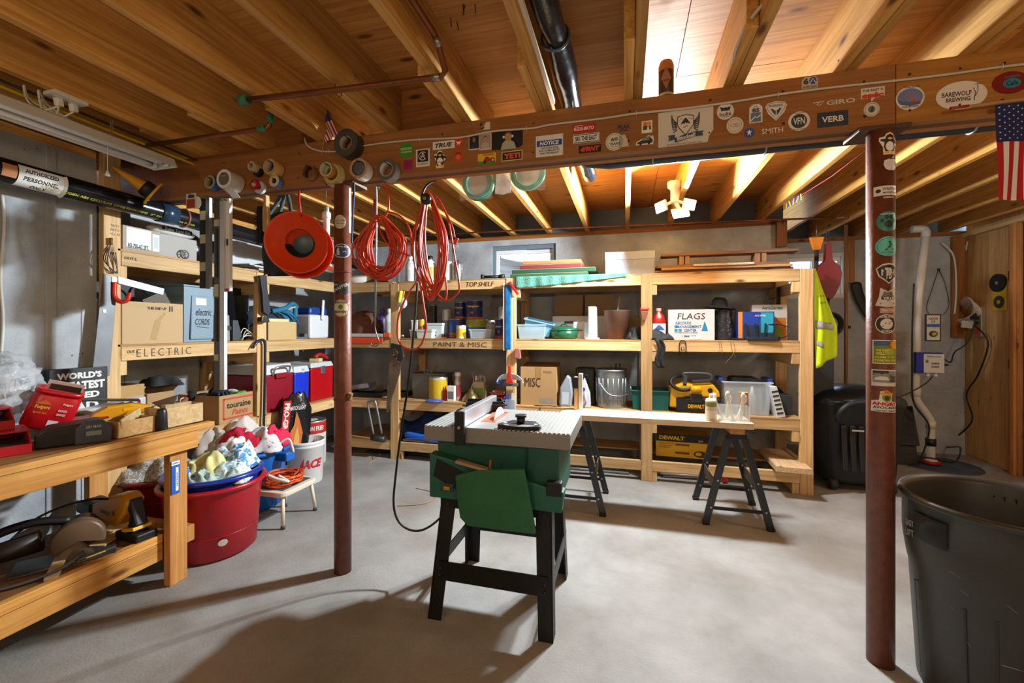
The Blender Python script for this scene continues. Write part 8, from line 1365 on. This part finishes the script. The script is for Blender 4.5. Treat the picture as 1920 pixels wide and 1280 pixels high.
# ================================================================ back shelving, lower tier
def rtray(label, x, y, z, w, d, m, rot): t = thing('paint_tray', label, 'tray', (x, y, z), rot=rot, group='paint trays'); b = B(); b.box(-w, w, -d, d, 0, .004); b.box(-w, w, -d, -d+.004, .004, .05); b.box(-w, w, d-.004, d, .004, .03); b.box(-w, -w+.004, -d, d, .004, .045); b.box(w-.004, w, -d, d, .004, .045); b.obj('tray', m, t, bevel=.002); return t
rtray('black paint roller tray lying on the lower shelf by the left post', xs(690, YI+.1), YI+.12, ZLOW, .2, .13, mat('#1b1d20', .4), (0, 0, .1)); rtray('silver paint tray resting on the black one', xs(665, YI+.15), YI+.2, ZLOW+.058, .17, .12, mat('#a9afb4', .35, .6), (.0, -.15, .2)); rtray('second black tray on the lower shelf behind the hand saw', xs(742, YI+.2), YI+.25, ZLOW, .16, .12, mat('#202326', .4), (0, 0, -.1))
t = thing('hand_saw', 'rusty hand saw with a black handle hanging on the left shelf post', 'hand saw'); F = lambda pts, m, nm, y, th, bv=.001: B().prism([(at(px, py, Y=y).x, at(px, py, Y=y).z) for px, py in pts], y-th/2, y+th/2, 1).obj(nm, m, t, bevel=bv)
yv = YS-.03; F([(734, 648), (753, 672), (750, 700), (735, 745), (729, 774), (724, 772), (727, 720), (730, 680)], mat('#7d6a58', .5, .5, vary=.4, bscale=30), 'blade', yv, .003); F([(734, 643), (754, 647), (756, 666), (751, 681), (746, 676), (748, 660), (742, 652), (738, 652), (739, 662), (748, 672), (740, 670), (733, 655)], mat('#1d1f22', .5), 'handle', yv, .026, .003)
for px, py in ((738, 665), (744, 671), (748, 678)): p = at(px, py, Y=yv-.014); B().cyl(p, p+Vector((0, -.003, 0)), .006, n=10).obj('rivet', STEEL, t)
t = thing('bike_lock', 'steel U-lock with a black crossbar hanging on the lower shelf edge', 'bike lock'); pts = [at(x, y, Y=YS-.03) for x, y in ((701, 815), (690, 760), (693, 752), (700, 751), (705, 757), (716, 813))]; B().tube(curve(pts, 5), .011, 10).obj('shackle', mat('#9a9ea0', .35, .8), t); a, b_ = at(697, 820, Y=YS-.03), at(722, 824, Y=YS-.03); B().cyl(a, b_, .03, n=16).obj('crossbar', mat('#2c3538', .4), t); B().tube([at(700, 752, Y=YS-.03)+Vector((0, .03, .01)), at(702, 746, Y=YS-.03)+Vector((0, -.012, 0))], .003, 6).obj('hang_nail', STEEL, t)
x, w, h = on(771, 834, 700, YI+.12, ZLOW); t = tub('grey plastic bin of tools on the lower shelf', (x, YI+.22, ZLOW), w*.9, .2, h, mat('#6d7274', .5), 1.08); B().tube([(-.05, -.02, h*.7), (.06, 0, h+.07)], .012, 8).obj('wooden_handle', mat('#9c7a4c', .6), t); B().ring((-.04, -.06, h+.015), .02, .006, 16, 6).obj('green_ring', mat('#7fa8a0', .5), t); B().ring((-.0, -.06, h+.01), .018, .006, 16, 6).obj('green_ring', mat('#7fa8a0', .5), t)
x, w, h = on(798, 831, 708, YI, ZLOW); can('gallon paint tin with yellow and pink labels on the lower shelf', (x, YI+w/2, ZLOW), w/2, h, mat('#b9b2a8', .4), (.1, .9, '#c9a81e'), handle=False)
tag(B(Matrix.Translation((x+.02, YI-.04, ZLOW))).cyl((0, 0, 0), (0, 0, .012), .085, n=24).obj('plastic_disc', mat('#3a5ab0', .4)), 'flat blue and red plastic lid in front of the gallon tin', 'lid')
bottle('small red bottle on the lower shelf beside the gallon tin', 831, 837, 724, YI+.02, ZLOW, RED, RED); bottle('black spray bottle at the back of the lower shelf', 838, 848, 706, YI+.12, ZLOW, mat('#1b1b1d', .4), BLACK); bottle('grey and pink bottle with a wide white cap', 850, 862, 698, YI+.07, ZLOW, mat('#a39a8f', .5), WHITE, '#a8434a', neck=.8); bottle('small white bottle behind the brass shade', 893, 905, 703, YI+.14, ZLOW, mat('#b5b2a4', .5), WHITE); x, w, h = on(838, 851, 724, YI, ZLOW); carton('small white and grey printed box on the lower shelf', (x, YI+.03, ZLOW), 0, w, .05, h, WHITE, (), ((rect(0, h*.4, w*.8, h*.5), '#6d7476'),))
x, w, h = on(885, 908, 703, YI+.1, ZLOW); t = thing('chemical_jug', 'cream jug with a green label at the back of the lower shelf', 'jug', (x, YI+.15, ZLOW)); B().box(-w/2, w/2, -.05, .05, 0, h*.75, taper=.92).obj('body', mat('#c0b894', .5), t, bevel=.012); B().box(-w*.4, w*.4, -.0525, -.051, h*.12, h*.5).obj('label', mat('#7d9a5a', .5), t); B().tube([(-.01, 0, h*.74), (-.0, 0, h*.95), (w*.4, 0, h*.93), (w*.42, 0, h*.6)], .01, 7).obj('handle', mat('#c0b894', .5), t); B().cyl((-w*.28, 0, h*.75), (-w*.28, 0, h*.95), .014, n=12).obj('cap', WHITE, t)
c = (xs(879, YI), YI+.06, ZLOW); t = thing('work_lamp', 'brass dome work lamp shade lying on the lower shelf', 'lamp', c); B().lathe([(.09, 0), (.085, .03), (.06, .07), (.03, .09), (.022, .12), (0, .122)], 28).obj('shade', mat('#8d7a4c', .3, .8), t); B().tube(curve([(0, 0, .12), (.02, .02, .2), (.01, .03, .26)], 5), .004, 6).obj('wire_stem', STEEL, t); B().tube([(-.015, .03, .29), (.035, .03, .29), (.01, .03, .255)], .003, 5, True).obj('wire_loop', STEEL, t)
for i, (px, c_, lab, w_, z) in enumerate(((927, '#c22434', 'red plastic tray of parts on the lower shelf', .1, .03), (930, '#b0625c', 'pink parts tray stacked on the red one', .075, .075), (922, '#9aa3a8', 'clear parts box under the red tray', .12, 0))): t = tub(lab, (xs(px, YI), YI+.08, ZLOW+z+.0), w_*1.6, .12, .03, mat(c_, .35), 1.05, 'tray', 'parts_tray', rim=.004)
t = thing('tool_caddy', 'clear and blue box of rulers standing at the middle post', 'box', (xs(955, YS-.05), YS-.07, ZLOW+.001)); B().box(-.035, .055, .0, .06, -.1, .06).obj('box', mat('#b9c8d6', .2, alpha=.5), t); B().box(-.03, .0, .01, .025, -.09, .11).obj('blue_ruler', mat('#2c56b0', .4), t); B().box(.02, .05, .02, .03, -.09, .12).obj('white_ruler', mat('#d8d8d2', .5), t); B().bar((-.09, .02, .03), (.0, .02, .1), .012, .012).obj('blue_rod', mat('#2a52c0', .4), t)
t = thing('dustpan', 'red dustpan handle with a white pan hanging on the middle post', 'dustpan', (xs(957, YS-.05), YS-.045, zs(957, 716, Y=YS))); B().grid(lambda u, v: (.125*math.cos(PI*u)*(1-.0*v), -.03*v-.0, .09*math.sin(PI*u)*(.35+.65*v)), 20, 6).obj('white_pan', mat('#d5dade', .4), t, solid=.004); B().prism([(-.04, .0), (.04, .0), (.015, .07), (.014, .16), (-.014, .16), (-.015, .07)], -.045, -.03, 1).obj('red_handle', mat('#cf2f18', .45), t, bevel=.005); B().box(-.07, .07, -.03, .02, -.03, -.004).obj('grey_clip', mat('#5d6468', .5), t); B().box(-.14, -.06, -.02, .01, -.01, .01).obj('blue_lip', mat('#2a52b0', .4), t)
x, w, h = on(976, 1043, 688, YI, ZLOW); t = carton('tall tan carton marked with marker letters on the lower shelf', (x, YI+.14, ZLOW), 0, w, .28, h, mat('#b08d5e', .9), (('MISC', w*.44, h*.24, -w*.16, h*.6, '#33291c', dict(bold=0)), ('FRAGILE', w*.22, .02, w*.26, h*.88, '#8a6a3e')), ((rect(w*.23, h*.13, w*.38, h*.12), '#8d8d86'), (rect(0, h*.85, w*.16, h*.3), '#a07c48')))
B().bx((0, .05, h+.015), (w, .16, .003), (.15, 0, 0)).obj('flap', mat('#8a6a42', .9), t)
x, w, h = on(1047, 1073, 703, YI-.01, ZLOW); t = thing('garment_steamer', 'grey translucent steamer leaning beside the carton', 'steamer', (x, YI+.04, ZLOW)); B().prism([(-w*.45, 0), (w*.4, 0), (w*.5, h*.4), (w*.35, h*.9), (w*.1, h), (-.01, h*.86), (-w*.4, h*.6)], -.035, .035, 1).obj('body', mat('#9aa6b0', .3), t, bevel=.012); B().prism([(-w*.3, .02), (w*.2, .02), (w*.25, h*.45), (-w*.25, h*.45)], -.037, -.0352, 1).obj('tank', mat('#c3d0da', .15), t)
x, w, h = on(1077, 1116, 690, YI+.1, ZLOW); t = thing('black_appliance', 'black rounded appliance behind the clothes iron', 'appliance', (x, YI+.2, ZLOW)); B().box(-w/2, w/2, -.09, .09, 0, h, taper=.94).obj('case', mat('#191b1e', .35), t, bevel=.02); print_text(front_map(0, -.088, h*.82), 'Keurig', w*.3, .014, 0, 0, mat('#8d9296'), t, h=.004)
x, w, h = on(1083, 1107, 709, YI-.04, ZLOW); t = thing('clothes_iron', 'white clothes iron standing on its heel', 'iron', (x, YI-.0, ZLOW)); B().prism([(-w*.42, 0), (w*.46, 0), (w*.5, .04), (w*.42, h*.5), (w*.12, h*.9), (0, h), (-w*.12, h*.9), (-w*.42, h*.5)], -.012, .02, 1).obj('body', mat('#d3d8e0', .35), t, bevel=.008); B().prism([(-w*.46, 0), (w*.5, 0), (w*.46, h*.5), (.0, h*1.02), (-w*.46, h*.5)], .0205, .028, 1).obj('sole_plate', STEEL, t); B().cyl((-.01, -.012, h*.62), (-.01, -.02, h*.62), .018, n=16).obj('blue_dial', mat('#2a3a8c', .35), t); B().tube(curve([(.01, -.012, h*.5), (.015, -.05, h*.4), (.015, -.05, h*.2), (.0, -.012, h*.08)], 4), .011, 8).obj('handle', mat('#c4cad2', .35), t)
x, w, h = on(1115, 1175, 694, YI-.02, ZLOW); t = thing('galvanised_bin', 'small galvanised steel bin with two black tool handles inside', 'bin', (x, YI+w/2-.01, ZLOW)); r = w/2
B().lathe([(0, 0), (r*.92, 0), (r*.94, .012)]+[(r*(.94+.06*i/8), .012+(h-.03)*i/8) for i in range(1, 9)]+[(r*1.04, h-.012), (r*1.04, h), (r*.98, h), (r*.92, .02), (0, .02)], 36).obj('shell', ZINC, t)
for i in range(18): a = 2*PI*i/18; B().cyl((r*.965*math.cos(a), r*.965*math.sin(a), h*.12), (r*.995*math.cos(a), r*.995*math.sin(a), h*.78), .0055, n=7).obj('corrugation', ZINC, t)
B().tube(curve([(-r*.7, -r*.75, h*.66), (-.02, -r*1.08, h*.4), (r*.6, -r*.95, h*.34), (r*1.2, -r*.4, h*.4), (r*1.25, -.02, h*.55), (r*1.08, .02, h*.66)], 6), .003, 6).obj('wire_handle', STEEL, t)
for d in (0, .035): B().bar((.03+d, .02, h*.6), (.045+d, .02, h+.05), .016, .012).obj('black_handle', BLACK, t, bevel=.003)
x, w, h = on(1184, 1256, 732, YI, ZLOW); tub('teal plastic dish tub on the lower shelf behind the third post', (x, YI+.14, ZLOW), w*.92, .24, h, mat('#10605a', .35), 1.08)
t = thing('loose_cable', 'thin black cord lying along the lower shelf edge', 'cord', (xs(1030, YI-.06), YS+.02, ZLOW+.004)); B().tube(curve([(-.15, 0, .0), (-.08, -.01, .002), (.0, .01, .0), (.06, -.01, .0), (.1, .02, .0)], 5), .004, 5).obj('cord', CABLE_BLK, t); B().tube(curve([(-.08, -.01, 0), (-.09, -.03, -.03), (-.085, -.032, -.1)], 4), .004, 5).obj('hanging_end', CABLE_BLK, t)
# yellow wet and dry vacuum
x, w, h = on(1256, 1352, 700, YI-.03, ZLOW); t = thing('shop_vacuum', 'yellow and black portable shop vacuum on the lower shelf', 'vacuum', (x, YI+.1, ZLOW)); YV_ = mat('#e0ab0e', .4)
B().box(-w*.38, w*.5, -.12, .1, 0, h*.4).obj('tank', mat('#1e2023', .5), t, bevel=.02); B().prism([(-w*.5, .04), (-w*.3, h*.1), (-w*.2, h*.4), (w*.5, h*.4), (w*.48, h*.55), (w*.36, h*.74), (.0, h*.7), (-w*.2, h*.76), (-w*.48, h*.62)], -.11, .09, 1).obj('top_housing', YV_, t, bevel=.014); B().box(-w*.1, w*.14, -.128, -.112, h*.26, h*.48).obj('latch', mat('#2b2e31', .5), t, bevel=.005)
mp = front_map(.0, -.1215, h*.17); print_text(mp, 'DEWALT', w*.32, h*.1, .01, 0, YEL, t, bold=.04); B().tube(curve([(-w*.2, -.1, h*.92), (-w*.22, -.1, h*.98), (.0, -.1, h*1.0), (w*.3, -.1, h*.97), (w*.32, -.1, h*.82)], 4), .014, 8).obj('carry_handle', mat('#3c4248', .45), t); B().bar((-w*.2, -.1, h*.68), (-w*.18, -.1, h*.95), .03, .02).obj('handle_support', mat('#3c4248', .45), t)
B().tube(curve([(-w*.1, -.13, h*.6), (-w*.3, -.135, h*.58), (-w*.47, -.12, h*.72), (-w*.42, -.08, h*.86), (-w*.25, -.04, h*.9)], 6), .015, 10).obj('hose', mat('#17181a', .5), t); B().cyl((-w*.08, -.13, h*.6), (w*.12, -.13, h*.62), .03, n=14).obj('hose_port', YV_, t); B().cyl((w*.3, -.112, h*.58), (w*.3, -.108, h*.58), .02, n=14).obj('switch', BLACK, t); B().bar((-.02, -.11, h*.8), (w*.3, -.11, h*.84), .02, .016).obj('wand', mat('#3c4248', .45), t)
x, w, h = on(1356, 1450, 716, YI-.02, ZLOW); t = tub('clear storage bin of bottles and cloths on the lower shelf', (x, YI+.14, ZLOW), w*.88, .26, h, mat('#d3e2ea', .12, alpha=.35), 1.1)
for x_, y_, c_, hh in ((-.12, -.06, '#b9302c', .2), (.05, -.08, '#d8d8d6', .24), (.13, .02, '#e4e4e2', .22), (-.03, .02, '#9a8f84', .2), (.0, -.04, '#c9d2d8', .18)): o = B().lathe([(0, 0), (.03, 0), (.03, hh*.6), (.012, hh*.75), (.012, hh), (0, hh)], 14).obj('packed_bottle', mat(c_, .4), t); o.location = (x_, y_, .006)
B().box(-w*.3, w*.3, -.1, .1, h*.82, h+.03).obj('black_cloth', mat('#17181a', .95, bump=.8, bscale=30), t, bevel=.03)
for s_ in (-1, 1): B().box(s_*w*.5-.02, s_*w*.5+.02, -.09, .09, h-.005, h+.025).obj('blue_latch', mat('#2148b8', .4), t, bevel=.006)
c = at(1462, 778, Y=YI-.03); t = thing('white_tray', 'white perforated plastic tray leaning against the clear bin', 'tray', (c.x, YI+.0, ZLOW), rot=(0, -.22, 0)); B().prism([(-.025, 0), (.04, 0), (.03, .25), (-.02, .26)], -.05, .12, 1).obj('panel', mat('#cfd4d8', .4), t, bevel=.006)
for i in range(6): B().box(-.018, .028, -.0525, -.0502, .03+.035*i, .045+.035*i).obj('hole_row', mat('#2c2f33', .6), t)
cloth('black bag slumped at the right end of the lower shelf', (1.22, 4.3, ZLOW), .13, .14, .3, mat('#1d1f22', .8), 71, 'bag', 'bag'); carton('dark grey case at the right end of the lower shelf', (1.24, 4.08, ZLOW), 0, .16, .16, .16, mat('#33363a', .6), name='case', cat='case')
# ================================================================ bottom tier
c = (xs(805, YS+.25), YS+.28, ZBOT+.004)
cloth('heap of blue tarpaulin on the bottom shelf', c, .36, .2, .28, mat('#12306a', .45, bump=.6, bscale=16), 81, 'tarpaulin', 'tarpaulin'); t = thing('folded_tarpaulin', 'flat folded bright blue tarpaulin at the front of the bottom shelf', 'tarpaulin', (xs(815, YS+.08), YS+.12, ZBOT+.004))
for i in range(3): B().grid(lambda u, v: (-.3+.6*u, -.1+.2*v, .012+.022*i+.012*math.sin(u*7+i)+.008*math.sin(v*9)), 16, 6).obj('fold', mat('#1f5fc4', .4, bump=.3, bscale=20), t, solid=.018)
x, w, h = on(1231, 1331, 815, YS+.12, ZBOT); t = carton('black and yellow power tool carton on the bottom shelf', (x, YS+.22, ZBOT+.004), -.04, w, .2, h, mat('#d3a60c', .6), (('DEWALT', w*.48, h*.17, -w*.2, h*.82, '#e0b012', dict(bold=.05)), ('20V', w*.1, h*.08, w*.34, h*.75, '#d8b24a'), ('CIRCULAR SAW KIT', w*.3, h*.04, -w*.3, h*.58, '#2b2618'), ('CORDLESS 20V MAX', w*.26, h*.035, -w*.32, h*.48, '#2b2618'), ('LITHIUM ION', w*.2, h*.035, -w*.34, h*.4, '#2b2618')), ((rect(0, h*.83, w, h*.34), '#1b1a17'), (rect(w*.0, h*.55, w*.26, h*.09), '#6d4e14'), (rect(w*.0, h*.2, w*.26, h*.1), '#6d4e14'), (disc(w*.33, h*.2, w*.12, h*.14, 20), '#3a3420'), (disc(w*.3, h*.2, w*.06, h*.08, 16), '#c9a01c')))
tag(place(B().box(-.12, .12, -.3, .25, 0, .045).obj('loose_board', wood(1, '#b79a72', '#d3b890'), bevel=.003), (1.255, 4.02, ZBOT+.02), -.05), 'wide pale board sticking out of the bottom shelf at the right end', 'board')
tag(B().box(1.335, 1.373, 3.90, 4.3, ZBOT-.0, ZBOT+.075).obj('wood_strip', PINE_Y, bevel=.003), 'short red-tipped wooden strip at the bottom right of the shelving', 'strip')
for i, (x0_, x1_, y_, c_, lab) in enumerate(((-2.7, -1.2, 4.0, '#3b3f42', 'dark trim boards lying on the floor under the left shelf bays'), (-.95, .1, 4.02, '#8d8f90', 'bundle of thin pipes on the floor under the third bay'), (.22, .85, 4.0, '#a8a49c', 'bundle of pipes with a red valve on the floor under the fourth bay'))):
    t = thing('pipe_bundle', lab, 'pipes', (0, 0, 0), group='pipes under the shelving'); rr = random.Random(i+3)
    for k in range(6): z = .014+.022*(k//3); B().cyl((x0_+rr.uniform(0, .15), y_+.03*(k % 3)+rr.uniform(-.01, .01), z), (x1_-rr.uniform(0, .2), y_+.03*(k % 3)+rr.uniform(-.04, .04), z), .011, n=8).obj('pipe', mat(c_, .4, .4), t)
    if i == 2: B().box(x1_-.06, x1_-.03, y_-.03, y_-.01, .01, .07).obj('red_valve', RED, t)
# floor details
o = cable('thin orange string curling on the floor behind the left post', [at(x, y, Z=.004) for x, y in ((690, 870), (700, 862), (694, 852), (670, 850), (640, 852))], .003, mat('#c9923c', .7), 'string', 'string')
o = cable('thin brown string on the floor left of the table saw', [at(x, y, Z=.004) for x, y in ((745, 948), (790, 945), (815, 935), (810, 922), (780, 915))], .0025, mat('#a8784a', .7), 'string', 'string')
